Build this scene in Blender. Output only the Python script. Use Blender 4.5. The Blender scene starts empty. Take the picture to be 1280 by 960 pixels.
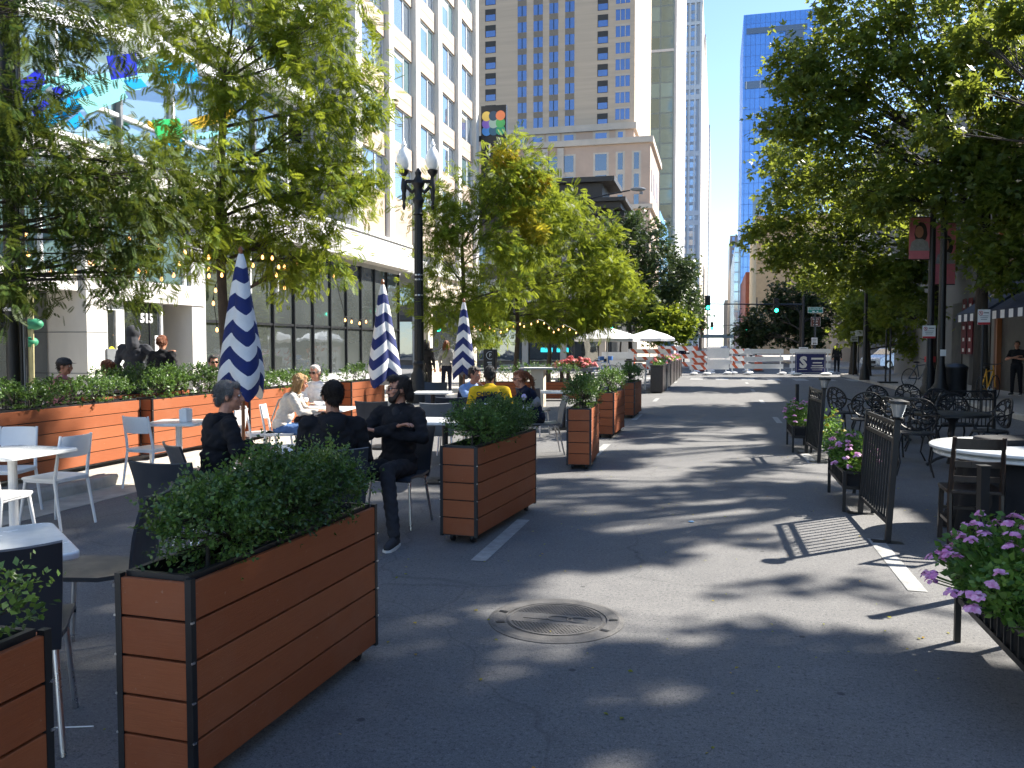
import bpy, math, random
import numpy as np
from mathutils import Vector, Matrix
COL = bpy.context.scene.collection
R = math.radians
rnd = random.Random(7)

# ---------------------------------------------------------------- camera model (metres; street runs along +Y)
CF, CH = 1035.0, 1.62
CP = math.atan(48 / CF)
CA = math.atan(255 * math.cos(CP) / CF)
FWH = Vector((-math.sin(CA), math.cos(CA), 0))
RTH = Vector((math.cos(CA), math.sin(CA), 0))
FW = FWH * math.cos(CP) + Vector((0, 0, -math.sin(CP)))
UP = FWH * math.sin(CP) + Vector((0, 0, math.cos(CP)))

def ray(x, y):
    return FW + RTH * ((x - 640) / CF) + UP * ((480 - y) / CF)

def G(x, y, z=0.0):
    """surveyed photo pixel -> world point at height z"""
    d = ray(x, y)
    t = (z - CH) / d.z
    return Vector((d.x * t, d.y * t, z))

def P(x, d, z=0.0):
    """photo column and horizontal distance -> world point at height z"""
    v = FWH * d + RTH * ((x - 640) / CF * d)
    return Vector((v.x, v.y, z))

def PZ(x, y, d):
    v = P(x, d)
    v.z = CH + (432 - y) * d / CF
    return v

def AX(x, y, X):
    d = ray(x, y)
    t = X / d.x
    return Vector((X, d.y * t, CH + d.z * t))

def AY(x, y, Y):
    d = ray(x, y)
    t = Y / d.y
    return Vector((d.x * t, Y, CH + d.z * t))

# ---------------------------------------------------------------- object helpers
def tag(o, label=None, cat=None, group=None, kind=None):
    if label: o['label'] = label
    if cat: o['category'] = cat
    if group: o['group'] = group
    if kind: o['kind'] = kind
    return o

def thing(name, label, cat, loc=(0, 0, 0), rz=0.0, group=None):
    o = bpy.data.objects.new(name, None)
    COL.objects.link(o)
    o.location = loc
    o.rotation_euler = (0, 0, rz)
    o.empty_display_size = 0.1
    return tag(o, label, cat, group)

def link(name, me, parent=None, loc=None, rz=None):
    o = bpy.data.objects.new(name, me)
    COL.objects.link(o)
    if parent is not None: o.parent = parent
    if loc is not None: o.location = loc
    if rz is not None: o.rotation_euler = (0, 0, rz)
    return o

def frame(d, hint=Vector((0, 0, 1))):
    d = Vector(d).normalized()
    if abs(d.dot(hint)) > .98: hint = Vector((0, 1, 0))
    s = d.cross(hint).normalized()
    return d, s, s.cross(d).normalized()

class MB:
    def __init__(self):
        self.v = []; self.f = []; self.m = []
    def add(self, vs, fs, m=0):
        b = len(self.v)
        self.v += [tuple(q) for q in vs]
        for q in fs:
            self.f.append(tuple(b + i for i in q)); self.m.append(m)
        return self
    def box(self, c, s, m=0, rz=0.0, rot=None):
        x, y, z = s[0] / 2, s[1] / 2, s[2] / 2
        vs = [Vector(q) for q in ((-x, -y, -z), (x, -y, -z), (x, y, -z), (-x, y, -z), (-x, -y, z), (x, -y, z), (x, y, z), (-x, y, z))]
        mt = rot if rot is not None else (Matrix.Rotation(rz, 3, 'Z') if rz else None)
        c = Vector(c)
        vs = [(mt @ q if mt else q) + c for q in vs]
        return self.add(vs, [(3, 2, 1, 0), (4, 5, 6, 7), (0, 1, 5, 4), (1, 2, 6, 5), (2, 3, 7, 6), (3, 0, 4, 7)], m)
    def box2(self, a, b, m=0):
        return self.box([(a[i] + b[i]) / 2 for i in range(3)], [abs(b[i] - a[i]) for i in range(3)], m)
    def bar(self, a, b, w, h, m=0):
        a, b = Vector(a), Vector(b)
        d, s, u = frame(b - a)
        vs = []
        for p in (a, b):
            for i, j in ((-1, -1), (1, -1), (1, 1), (-1, 1)):
                vs.append(p + s * i * w / 2 + u * j * h / 2)
        return self.add(vs, [(0, 1, 2, 3), (7, 6, 5, 4), (1, 0, 4, 5), (2, 1, 5, 6), (3, 2, 6, 7), (0, 3, 7, 4)], m)
    def tube(self, pts, r, n=8, m=0, cap=True, closed=False):
        pts = [Vector(q) for q in pts]
        k = len(pts)
        rr = r if isinstance(r, (list, tuple)) else [r] * k
        vs = []
        pu = None
        for i, q in enumerate(pts):
            if closed: d = pts[(i + 1) % k] - pts[i - 1]
            else: d = pts[min(i + 1, k - 1)] - pts[max(i - 1, 0)]
            if d.length < 1e-9: d = Vector((0, 0, 1))
            d.normalize()
            if pu is None:
                _, s, u = frame(d)
            else:
                s = d.cross(pu)
                if s.length < 1e-6: _, s, u = frame(d)
                else:
                    s.normalize(); u = s.cross(d).normalized()
            pu = u
            for j in range(n):
                a = 2 * math.pi * j / n
                vs.append(q + (s * math.cos(a) + u * math.sin(a)) * rr[i])
        fs = []
        for i in range(k if closed else k - 1):
            i2 = (i + 1) % k
            for j in range(n):
                j2 = (j + 1) % n
                fs.append((i * n + j2, i * n + j, i2 * n + j, i2 * n + j2))
        if cap and not closed:
            fs.append(tuple(range(n)))
            fs.append(tuple((k - 1) * n + j for j in reversed(range(n))))
        return self.add(vs, fs, m)
    def cyl(self, a, b, r, r2=None, n=10, m=0):
        return self.tube([a, b], [r, r if r2 is None else r2], n, m)
    def lathe(self, prof, o=(0, 0, 0), n=16, m=0, ang=None):
        o = Vector(o); k = len(prof); vs = []
        for r_, z in prof:
            for j in range(n):
                a = 2 * math.pi * j / n
                vs.append(o + Vector((max(r_, 1e-4) * math.cos(a), max(r_, 1e-4) * math.sin(a), z)))
        fs = []
        for i in range(k - 1):
            for j in range(n):
                j2 = (j + 1) % n
                fs.append((i * n + j, i * n + j2, (i + 1) * n + j2, (i + 1) * n + j))
        fs.append(tuple(reversed(range(n))))
        fs.append(tuple((k - 1) * n + j for j in range(n)))
        return self.add(vs, fs, m)
    def ell(self, c, r, rot=None, n=12, m=0):
        c = Vector(c); vs = []; k = max(5, n // 2 + 1)
        for i in range(1, k):
            t = math.pi * i / k
            for j in range(n):
                a = 2 * math.pi * j / n
                q = Vector((r[0] * math.sin(t) * math.cos(a), r[1] * math.sin(t) * math.sin(a), r[2] * math.cos(t)))
                vs.append(c + (rot @ q if rot is not None else q))
        top = Vector((0, 0, r[2])); bot = Vector((0, 0, -r[2]))
        vs.append(c + (rot @ top if rot is not None else top)); vs.append(c + (rot @ bot if rot is not None else bot))
        fs = []
        for i in range(k - 2):
            for j in range(n):
                j2 = (j + 1) % n
                fs.append((i * n + j, (i + 1) * n + j, (i + 1) * n + j2, i * n + j2))
        T = (k - 1) * n
        for j in range(n):
            j2 = (j + 1) % n
            fs.append((T, j, j2)); fs.append((T + 1, (k - 2) * n + j2, (k - 2) * n + j))
        return self.add(vs, fs, m)
    def cap(self, a, b, ra, rb, n=10, m=0):
        a, b = Vector(a), Vector(b)
        d = (b - a)
        L = d.length
        d = d / L if L > 1e-6 else Vector((0, 0, 1))
        pts = []; rr = []
        for t in (85, 60, 30):
            pts.append(a - d * ra * math.sin(R(t))); rr.append(ra * math.cos(R(t)))
        pts += [a, b]; rr += [ra, rb]
        for t in (30, 60, 85):
            pts.append(b + d * rb * math.sin(R(t))); rr.append(rb * math.cos(R(t)))
        return self.tube(pts, rr, n, m)
    def prism(self, poly, z0, z1, m=0, mp=None):
        n = len(poly)
        mp = mp or (lambda x, y, z: (x, y, z))
        vs = [mp(x, y, z0) for x, y in poly] + [mp(x, y, z1) for x, y in poly]
        fs = [tuple(reversed(range(n))), tuple(range(n, 2 * n))] + [(i, (i + 1) % n, n + (i + 1) % n, n + i) for i in range(n)]
        return self.add(vs, fs, m)
    def mesh(self, name, mats, smooth=False):
        me = bpy.data.meshes.new(name)
        me.from_pydata(self.v, [], self.f)
        for q in (mats if isinstance(mats, (list, tuple)) else [mats]): me.materials.append(q)
        if any(self.m): me.polygons.foreach_set('material_index', self.m)
        if smooth:
            me.polygons.foreach_set('use_smooth', [True] * len(self.f))
            me.set_sharp_from_angle(angle=R(42))
        me.update()
        return me
    def build(self, name, mats, parent=None, loc=None, rz=None, smooth=False, bevel=0):
        o = link(name, self.mesh(name, mats, smooth), parent, loc, rz)
        if bevel:
            b = o.modifiers.new('bevel', 'BEVEL'); b.width = bevel; b.segments = 2; b.limit_method = 'ANGLE'; b.angle_limit = R(40)
        return o

CACHE = {}
def part(name, key, fn, mats, parent, loc=None, rz=None, smooth=False, bevel=0):
    """a part whose mesh data is shared between copies of its thing"""
    if key not in CACHE: CACHE[key] = fn().mesh(name, mats, smooth)
    o = link(name, CACHE[key], parent, loc, rz)
    if bevel:
        b = o.modifiers.new('bevel', 'BEVEL'); b.width = bevel; b.segments = 2; b.limit_method = 'ANGLE'; b.angle_limit = R(40)
    return o

def rrect(w, d, r, k=4):
    out = []
    for cx, cy, a0 in ((w / 2 - r, d / 2 - r, 0), (-w / 2 + r, d / 2 - r, 90), (-w / 2 + r, -d / 2 + r, 180), (w / 2 - r, -d / 2 + r, 270)):
        for i in range(k + 1):
            a = R(a0 + 90 * i / k)
            out.append((cx + r * math.cos(a), cy + r * math.sin(a)))
    return out

def text_part(body, size, mat, parent, loc, rot, ext=.004, align='CENTER', name='lettering', bold=0.0):
    cu = bpy.data.curves.new('lettering_outline', 'FONT')
    cu.body = body; cu.size = size; cu.extrude = ext; cu.align_x = align; cu.align_y = 'CENTER'; cu.resolution_u = 2; cu.offset = bold
    t = bpy.data.objects.new('lettering_outline', cu); COL.objects.link(t)
    dg = bpy.context.evaluated_depsgraph_get()
    me = bpy.data.meshes.new_from_object(t.evaluated_get(dg))
    bpy.data.objects.remove(t); bpy.data.curves.remove(cu)
    me.materials.clear(); me.materials.append(mat)
    o = link(name, me, parent, loc)
    o.rotation_euler = rot
    return o
# ---------------------------------------------------------------- materials
def new_mat(name):
    m = bpy.data.materials.new(name); m.use_nodes = True
    nt = m.node_tree; nt.nodes.clear()
    out = nt.nodes.new('ShaderNodeOutputMaterial')
    return m, nt, out

def L(nt, a, b): nt.links.new(a, b)

def mixcol(nt, fac, a, b, mode='MIX'):
    n = nt.nodes.new('ShaderNodeMix'); n.data_type = 'RGBA'; n.blend_type = mode
    for sock, val in ((n.inputs['Factor'], fac), (n.inputs[6], a), (n.inputs[7], b)):
        if hasattr(val, 'links') or isinstance(val, bpy.types.NodeSocket): L(nt, val, sock)
        else: sock.default_value = val if isinstance(val, (int, float)) else (*val[:3], 1)
    return n.outputs[2]

def noise(nt, vec, scale, detail=4, rough=.6):
    n = nt.nodes.new('ShaderNodeTexNoise'); n.inputs['Scale'].default_value = scale
    n.inputs['Detail'].default_value = detail; n.inputs['Roughness'].default_value = rough
    if vec is not None: L(nt, vec, n.inputs['Vector'])
    return n.outputs['Fac']

def ramp(nt, fac, stops):
    n = nt.nodes.new('ShaderNodeValToRGB')
    while len(n.color_ramp.elements) < len(stops): n.color_ramp.elements.new(.5)
    for e, (p, c) in zip(n.color_ramp.elements, stops):
        e.position = p; e.color = (*c, 1) if not isinstance(c, (int, float)) else (c, c, c, 1)
    L(nt, fac, n.inputs[0])
    return n.outputs[0]

def M(name, col, rough=.6, metal=0.0, var=.18, vs=6.0, bump=0.0, bs=60.0, spec=.5, stretch=None, emit=None, es=1.0, coat=0):
    m, nt, out = new_mat(name)
    b = nt.nodes.new('ShaderNodeBsdfPrincipled')
    L(nt, b.outputs[0], out.inputs[0])
    tc = nt.nodes.new('ShaderNodeTexCoord'); vec = tc.outputs['Object']
    if stretch:
        mp = nt.nodes.new('ShaderNodeMapping'); mp.inputs['Scale'].default_value = stretch
        L(nt, vec, mp.inputs[0]); vec = mp.outputs[0]
    if var:
        f = noise(nt, vec, vs, 5, .65)
        f = ramp(nt, f, [(.3, 0.0), (.7, 1.0)])
        lo = [c * (1 - var) for c in col]; hi = [min(1, c * (1 + var)) for c in col]
        L(nt, mixcol(nt, f, lo, hi), b.inputs['Base Color'])
        rr = nt.nodes.new('ShaderNodeMapRange'); rr.inputs['To Min'].default_value = max(.02, rough - .1 * min(1, rough * 4)); rr.inputs['To Max'].default_value = min(1, rough + .1)
        L(nt, f, rr.inputs[0]); L(nt, rr.outputs[0], b.inputs['Roughness'])
    else:
        b.inputs['Base Color'].default_value = (*col, 1); b.inputs['Roughness'].default_value = rough
    b.inputs['Metallic'].default_value = metal
    b.inputs['Specular IOR Level'].default_value = spec
    if coat: b.inputs['Coat Weight'].default_value = coat
    if bump:
        bn = nt.nodes.new('ShaderNodeBump'); bn.inputs['Strength'].default_value = bump; bn.inputs['Distance'].default_value = .02
        L(nt, noise(nt, vec, bs, 4, .6), bn.inputs['Height']); L(nt, bn.outputs[0], b.inputs['Normal'])
    if emit:
        b.inputs['Emission Color'].default_value = (*emit, 1); b.inputs['Emission Strength'].default_value = es
    return m

def leaf_mat(name, dark, mid, light, trans=.45, tcol=None, shine=.35, rare=None):
    m, nt, out = new_mat(name)
    geo = nt.nodes.new('ShaderNodeNewGeometry')
    ri = geo.outputs['Random Per Island']
    tc = nt.nodes.new('ShaderNodeTexCoord')
    big = noise(nt, tc.outputs['Object'], .9, 3, .5)
    mth = nt.nodes.new('ShaderNodeMath'); mth.operation = 'MULTIPLY_ADD'
    L(nt, ri, mth.inputs[0]); mth.inputs[1].default_value = .6
    m2 = nt.nodes.new('ShaderNodeMath'); m2.operation = 'MULTIPLY_ADD'; L(nt, big, m2.inputs[0]); m2.inputs[1].default_value = 1.6; m2.inputs[2].default_value = -.55
    L(nt, m2.outputs[0], mth.inputs[2])
    stops = [(.05, dark), (.5, mid), (.9, light)]
    if rare: stops = [(.05, dark), (.45, mid), (.8, light), (.97, rare)]
    c = ramp(nt, mth.outputs[0], stops)
    b = nt.nodes.new('ShaderNodeBsdfPrincipled'); L(nt, c, b.inputs['Base Color'])
    b.inputs['Roughness'].default_value = .45; b.inputs['Specular IOR Level'].default_value = shine
    t = nt.nodes.new('ShaderNodeBsdfTranslucent')
    L(nt, mixcol(nt, .55, c, tcol or [q * 1.6 for q in light]), t.inputs['Color'])
    mx = nt.nodes.new('ShaderNodeMixShader'); mx.inputs[0].default_value = trans
    L(nt, b.outputs[0], mx.inputs[1]); L(nt, t.outputs[0], mx.inputs[2]); L(nt, mx.outputs[0], out.inputs[0])
    return m

def glass_mat(name, col, rough=.04, refl=.75, var=.25, vs=1.2, wob=.02, spec=1.0, cell=None):
    """window glass seen from outside: dark interior plus a clear mirror of the street and sky"""
    m, nt, out = new_mat(name)
    tc = nt.nodes.new('ShaderNodeTexCoord'); vec = tc.outputs['Object']
    b = nt.nodes.new('ShaderNodeBsdfPrincipled')
    f = noise(nt, vec, vs, 2, .5)
    L(nt, mixcol(nt, f, [c * (1 - var) for c in col], [c * (1 + var) for c in col]), b.inputs['Base Color'])
    b.inputs['Roughness'].default_value = .5; b.inputs['Specular IOR Level'].default_value = .2
    g = nt.nodes.new('ShaderNodeBsdfGlossy'); g.inputs['Roughness'].default_value = rough; g.inputs['Color'].default_value = (.85, .92, 1, 1)
    bn = nt.nodes.new('ShaderNodeBump'); bn.inputs['Strength'].default_value = wob; bn.inputs['Distance'].default_value = .3
    L(nt, noise(nt, vec, .8, 2, .5), bn.inputs['Height']); L(nt, bn.outputs[0], g.inputs['Normal'])
    fr = nt.nodes.new('ShaderNodeLayerWeight'); fr.inputs[0].default_value = .3
    mr = nt.nodes.new('ShaderNodeMapRange'); mr.inputs['To Min'].default_value = refl * .55; mr.inputs['To Max'].default_value = min(1, refl * 1.15)
    L(nt, fr.outputs['Fresnel'], mr.inputs[0])
    mx = nt.nodes.new('ShaderNodeMixShader'); L(nt, mr.outputs[0], mx.inputs[0])
    L(nt, b.outputs[0], mx.inputs[1]); L(nt, g.outputs[0], mx.inputs[2]); L(nt, mx.outputs[0], out.inputs[0])
    return m

def curtain_mat(name, col, refl, fw, fh, frame_col, lw=.06, var=.3, gcol=(.8, .9, 1)):
    """glass curtain wall: panes between thin mullions, each pane tinted a little differently"""
    m, nt, out = new_mat(name)
    tc = nt.nodes.new('ShaderNodeTexCoord')
    sp = nt.nodes.new('ShaderNodeSeparateXYZ'); L(nt, tc.outputs['Object'], sp.inputs[0])
    ad = nt.nodes.new('ShaderNodeMath'); ad.operation = 'ADD'; L(nt, sp.outputs[0], ad.inputs[0]); L(nt, sp.outputs[1], ad.inputs[1])
    cb = nt.nodes.new('ShaderNodeCombineXYZ'); L(nt, ad.outputs[0], cb.inputs[0]); L(nt, sp.outputs[2], cb.inputs[1])
    br = nt.nodes.new('ShaderNodeTexBrick'); br.offset = 0; br.squash = 1
    L(nt, cb.outputs[0], br.inputs['Vector'])
    br.inputs['Scale'].default_value = 1; br.inputs['Brick Width'].default_value = fw; br.inputs['Row Height'].default_value = fh
    br.inputs['Mortar Size'].default_value = lw; br.inputs['Mortar Smooth'].default_value = 0
    br.inputs['Color1'].default_value = (*[c * (1 - var) for c in col], 1); br.inputs['Color2'].default_value = (*[min(1, c * (1 + var)) for c in col], 1)
    br.inputs['Mortar'].default_value = (*frame_col, 1)
    b = nt.nodes.new('ShaderNodeBsdfPrincipled'); L(nt, br.outputs['Color'], b.inputs['Base Color']); b.inputs['Roughness'].default_value = .4
    g = nt.nodes.new('ShaderNodeBsdfGlossy'); g.inputs['Roughness'].default_value = .08; g.inputs['Color'].default_value = (*gcol, 1)
    bn = nt.nodes.new('ShaderNodeBump'); bn.inputs['Strength'].default_value = .25; bn.inputs['Distance'].default_value = .5
    L(nt, noise(nt, tc.outputs['Object'], .12, 2, .5), bn.inputs['Height']); L(nt, bn.outputs[0], g.inputs['Normal'])
    mm = nt.nodes.new('ShaderNodeMath'); mm.operation = 'MULTIPLY_ADD'; L(nt, br.outputs['Fac'], mm.inputs[0]); mm.inputs[1].default_value = -refl; mm.inputs[2].default_value = refl
    mx = nt.nodes.new('ShaderNodeMixShader'); L(nt, mm.outputs[0], mx.inputs[0])
    L(nt, b.outputs[0], mx.inputs[1]); L(nt, g.outputs[0], mx.inputs[2]); L(nt, mx.outputs[0], out.inputs[0])
    return m

def asphalt_mat():
    m, nt, out = new_mat('asphalt')
    b = nt.nodes.new('ShaderNodeBsdfPrincipled'); L(nt, b.outputs[0], out.inputs[0])
    tc = nt.nodes.new('ShaderNodeTexCoord'); v = tc.outputs['Object']
    big = noise(nt, v, .35, 4, .6); mid = noise(nt, v, 5, 5, .7); fine = noise(nt, v, 130, 3, .8)
    c = mixcol(nt, ramp(nt, big, [(.3, 0.), (.7, 1.)]), (.138, .137, .137), (.185, .181, .175))
    c = mixcol(nt, ramp(nt, mid, [(.35, 0.), (.7, .45)]), c, (.095, .095, .098))
    c = mixcol(nt, ramp(nt, fine, [(.36, 0.8), (.46, 0.), (.58, 0.), (.68, .9)]), c, mixcol(nt, ramp(nt, fine, [(.45, 0.), (.55, 1.)]), (.04, .04, .042), (.26, .255, .25)))
    grit = noise(nt, v, 46, 2, .75)
    c = mixcol(nt, ramp(nt, grit, [(.34, .75), (.44, 0.)]), c, (.065, .065, .068))
    c = mixcol(nt, ramp(nt, grit, [(.58, 0.), (.70, .7)]), c, (.23, .225, .22))
    st = noise(nt, v, .8, 6, .7)
    c = mixcol(nt, ramp(nt, st, [(.58, 0.), (.70, .45)]), c, (.06, .06, .064))
    sp = nt.nodes.new('ShaderNodeTexVoronoi'); sp.inputs['Scale'].default_value = 2.3; L(nt, v, sp.inputs['Vector'])
    c = mixcol(nt, ramp(nt, sp.outputs['Distance'], [(.035, .8), (.05, 0.)]), c, (.045, .045, .047))
    # hairline cracks and worn seams
    vo = nt.nodes.new('ShaderNodeTexVoronoi'); vo.feature = 'DISTANCE_TO_EDGE'; vo.inputs['Scale'].default_value = .28
    wv = nt.nodes.new('ShaderNodeVectorMath'); wv.operation = 'MULTIPLY_ADD'
    nz = nt.nodes.new('ShaderNodeTexNoise'); nz.inputs['Scale'].default_value = 1.3; L(nt, v, nz.inputs['Vector'])
    L(nt, nz.outputs['Color'], wv.inputs[0]); wv.inputs[1].default_value = (.8, .8, 0); L(nt, v, wv.inputs[2])
    L(nt, wv.outputs[0], vo.inputs['Vector'])
    cr = ramp(nt, vo.outputs['Distance'], [(.0, .3), (.003, .0)])
    c = mixcol(nt, cr, c, (.03, .03, .032))
    L(nt, c, b.inputs['Base Color'])
    b.inputs['Roughness'].default_value = .82; b.inputs['Specular IOR Level'].default_value = .35
    bn = nt.nodes.new('ShaderNodeBump'); bn.inputs['Strength'].default_value = .55; bn.inputs['Distance'].default_value = .006
    L(nt, fine, bn.inputs['Height']); L(nt, bn.outputs[0], b.inputs['Normal'])
    return m

def paving_mat(name, c1, c2, bw=1.5, bh=1.5, joint=(.14, .13, .12)):
    m, nt, out = new_mat(name)
    b = nt.nodes.new('ShaderNodeBsdfPrincipled'); L(nt, b.outputs[0], out.inputs[0])
    tc = nt.nodes.new('ShaderNodeTexCoord'); v = tc.outputs['Object']
    br = nt.nodes.new('ShaderNodeTexBrick'); br.offset = 0; L(nt, v, br.inputs['Vector']); br.inputs['Scale'].default_value = 1
    br.inputs['Brick Width'].default_value = bw; br.inputs['Row Height'].default_value = bh; br.inputs['Mortar Size'].default_value = .008
    br.inputs['Color1'].default_value = (*c1, 1); br.inputs['Color2'].default_value = (*c2, 1); br.inputs['Mortar'].default_value = (*joint, 1)
    f = ramp(nt, noise(nt, v, 3, 6, .7), [(.3, 0.), (.7, .5)])
    c = mixcol(nt, f, br.outputs['Color'], [q * .72 for q in c1])
    c = mixcol(nt, ramp(nt, noise(nt, v, 90, 2, .7), [(.4, .25), (.5, 0.)]), c, [q * .5 for q in c1])
    L(nt, c, b.inputs['Base Color']); b.inputs['Roughness'].default_value = .85
    return m

ASPHALT = asphalt_mat()
SIDEWALK = paving_mat('sidewalk_concrete', (.40, .37, .33), (.46, .43, .38))
KERB = M('kerb_concrete', (.42, .39, .34), .9, var=.25, vs=4, bump=.3, bs=80)
PAINT = M('worn_white_road_paint', (.30, .30, .29), .75, var=.3, vs=9, bump=.3, bs=120)
IRON = M('cast_iron', (.115, .11, .105), .6, .3, var=.35, vs=9, bump=.4, bs=90)
def plank_mat():
    m, nt, out = new_mat('orange_brown_composite_board')
    b = nt.nodes.new('ShaderNodeBsdfPrincipled'); L(nt, b.outputs[0], out.inputs[0])
    geo = nt.nodes.new('ShaderNodeNewGeometry'); tc = nt.nodes.new('ShaderNodeTexCoord')
    mp = nt.nodes.new('ShaderNodeMapping'); mp.inputs['Scale'].default_value = (1.5, 1.5, 30); L(nt, tc.outputs['Object'], mp.inputs[0])
    gr = noise(nt, mp.outputs[0], 5, 6, .7); big = noise(nt, tc.outputs['Object'], 2.2, 5, .65)
    c = ramp(nt, geo.outputs['Random Per Island'], [(.0, (.25, .070, .025)), (.5, (.295, .086, .031)), (1., (.335, .105, .040))])
    c = mixcol(nt, ramp(nt, gr, [(.35, .16), (.6, 0.)]), c, (.14, .038, .018))
    c = mixcol(nt, ramp(nt, big, [(.52, 0.), (.75, .30)]), c, (.34, .15, .085))
    sc_ = noise(nt, tc.outputs['Object'], 38, 2, .6)
    c = mixcol(nt, ramp(nt, sc_, [(.70, 0.), (.76, .5)]), c, (.40, .24, .16))
    L(nt, c, b.inputs['Base Color']); b.inputs['Roughness'].default_value = .66; b.inputs['Specular IOR Level'].default_value = .3
    bn = nt.nodes.new('ShaderNodeBump'); bn.inputs['Strength'].default_value = .25; bn.inputs['Distance'].default_value = .01
    L(nt, gr, bn.inputs['Height']); L(nt, bn.outputs[0], b.inputs['Normal'])
    return m
PLANK = plank_mat()
DARKMETAL = M('dark_grey_metal', (.03, .032, .036), .45, .6, var=.2)
BLACK = M('black_painted_iron', (.008, .008, .009), .48, .1, var=.25, vs=12, spec=.5)
BLACKMAT = M('black_cloth', (.012, .012, .014), .9, var=.3, vs=8, bump=.3, bs=14)
STEEL = M('brushed_steel', (.55, .56, .58), .3, .9, var=.1)
WHITEMETAL = M('white_powder_coated_metal', (.78, .78, .77), .4, var=.05, vs=5)
CHARCOAL = M('charcoal_plastic', (.028, .034, .046), .38, var=.12, vs=5, spec=.5)
GREYPLASTIC = M('grey_plastic', (.16, .17, .18), .4, var=.1)
TABLEWHITE = M('white_table_laminate', (.74, .76, .75), .22, var=.06, vs=6)
SOIL = M('potting_soil', (.035, .025, .018), .95, var=.5, vs=40, bump=.8, bs=60)
NAVY = M('navy_canvas', (.010, .022, .125), .8, var=.15, vs=7, bump=.25, bs=40)
WHITECANVAS = M('white_canvas', (.72, .72, .72), .8, var=.07, vs=7, bump=.25, bs=40)
WOODPOLE = M('varnished_wood', (.24, .085, .03), .4, var=.25, stretch=(6, 6, .5))
DARKWOOD = M('dark_stained_wood', (.018, .010, .007), .35, var=.35, stretch=(8, 8, 1))
BARK = M('grey_brown_bark', (.075, .058, .045), .9, var=.4, vs=9, bump=.8, bs=25, stretch=(2, 2, .5))
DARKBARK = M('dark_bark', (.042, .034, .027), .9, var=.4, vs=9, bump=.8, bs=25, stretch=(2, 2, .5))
LOCUST = leaf_mat('honey_locust_leaflets', (.036, .082, .011), (.092, .16, .018), (.20, .25, .028), .46, (.42, .46, .04), .12)
LOCUSTDARK = leaf_mat('shaded_locust_leaflets', (.014, .034, .009), (.036, .068, .013), (.085, .12, .022), .28, (.22, .26, .03), .12)  # locust greens darkened to paint in the shade on the top left crown
LOCUSTYELLOW = leaf_mat('turning_locust_leaflets', (.13, .2, .02), (.26, .29, .03), (.45, .34, .03), .5, (.55, .45, .04), .12, rare=(.65, .28, .02))
BROADLEAF = leaf_mat('broad_tree_leaves', (.028, .060, .013), (.068, .118, .02), (.15, .20, .028), .5, (.42, .46, .05), .4)
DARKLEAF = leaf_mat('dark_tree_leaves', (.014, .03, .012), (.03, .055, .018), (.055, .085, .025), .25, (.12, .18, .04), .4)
BOXWOOD = leaf_mat('boxwood_leaves', (.022, .055, .014), (.045, .10, .02), (.10, .19, .035), .3, (.2, .34, .05), .6)
FLOWERLEAF = leaf_mat('vinca_leaves', (.035, .10, .02), (.085, .19, .03), (.19, .31, .05), .35, (.22, .38, .06), .5)
PINK = leaf_mat('pink_petals', (.70, .20, .52), (.82, .38, .68), (.90, .62, .82), .3, (.8, .3, .6), .2)
CORAL = leaf_mat('coral_petals', (.6, .12, .14), (.72, .2, .2), (.78, .35, .32), .3, (.8, .3, .3), .2)
WHITESTONE = M('white_stone_cladding', (.60, .58, .545), .7, var=.10, vs=.8, bump=.15, bs=30, stretch=(1, 1, .35))
GREYSTONE = M('grey_stone_cladding', (.40, .40, .40), .75, var=.10, vs=1.5, bump=.1, bs=30)
BEIGEPANEL = M('beige_spandrel_panel', (.42, .33, .255), .75, var=.08, vs=2)
BEIGEBRICK = M('beige_brick', (.48, .375, .28), .85, var=.1, vs=.6, stretch=(.1, .1, 3))
LIMESTONE = M('limestone', (.46, .40, .34), .85, var=.12, vs=.5)
PINKSTONE = M('pinkish_stone_facing', (.44, .32, .25), .85, var=.1, vs=.4)
TANSTONE = M('tan_stucco', (.40, .30, .18), .85, var=.15, vs=1, bump=.2, bs=20)
GREYWALL = M('grey_rendered_wall', (.17, .167, .16), .85, var=.12, vs=.6)
DARKWALL = M('near_black_facade', (.035, .03, .026), .6, var=.3, vs=2)  # near black for cornices, joints and the painted balcony recesses
CREAMSTONE = M('cream_terracotta_front', (.62, .54, .42), .75, var=.12, vs=1)
DARKFRONT = M('dark_shopfront', (.03, .028, .026), .5, var=.3, vs=2)
GLASS = glass_mat('window_glass', (.10, .13, .17), .03, .75)
DARKGLASS = glass_mat('dark_shop_glass', (.018, .022, .022), .02, .36, var=.5, vs=.8)
BLUEGLASS = glass_mat('sky_tinted_window_glass', (.025, .09, .32), .05, .30)  # blue base tint paints in reflected sky, beside a weaker mirror
TEALGLASS = glass_mat('green_tinted_lobby_glass', (.10, .17, .18), .03, .5, vs=.5)
CURTAIN = M('pale_interior_curtain', (.42, .44, .42), .9, var=.25, vs=3, stretch=(6, 6, .2))
BLUETOWER = curtain_mat('blue_curtain_wall', (.03, .17, .62), .30, 1.6, 3.6, (.06, .15, .42), .08, .12, (.45, .7, 1))  # blue base colour stands in for much of the reflected sky
GREENTOWER = curtain_mat('green_curtain_wall', (.06, .10, .11), .16, 2.6, 3.0, (.17, .22, .22), .16, .8, (.6, .85, .85))
GREYTOWER = curtain_mat('grey_gridded_tower_wall', (.10, .16, .28), .4, 4.2, 4.0, (.38, .40, .43), .75, .3)
PALEWALL = M('pale_concrete_wall', (.55, .56, .57), .8, var=.08, vs=.2)
BULB = M('glowing_amber_bulb', (.9, .6, .3), .3, var=0, emit=(1, .45, .13), es=1.7)
GLOBE = M('frosted_lamp_globe', (.86, .86, .84), .25, var=.04, spec=.6)
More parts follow.
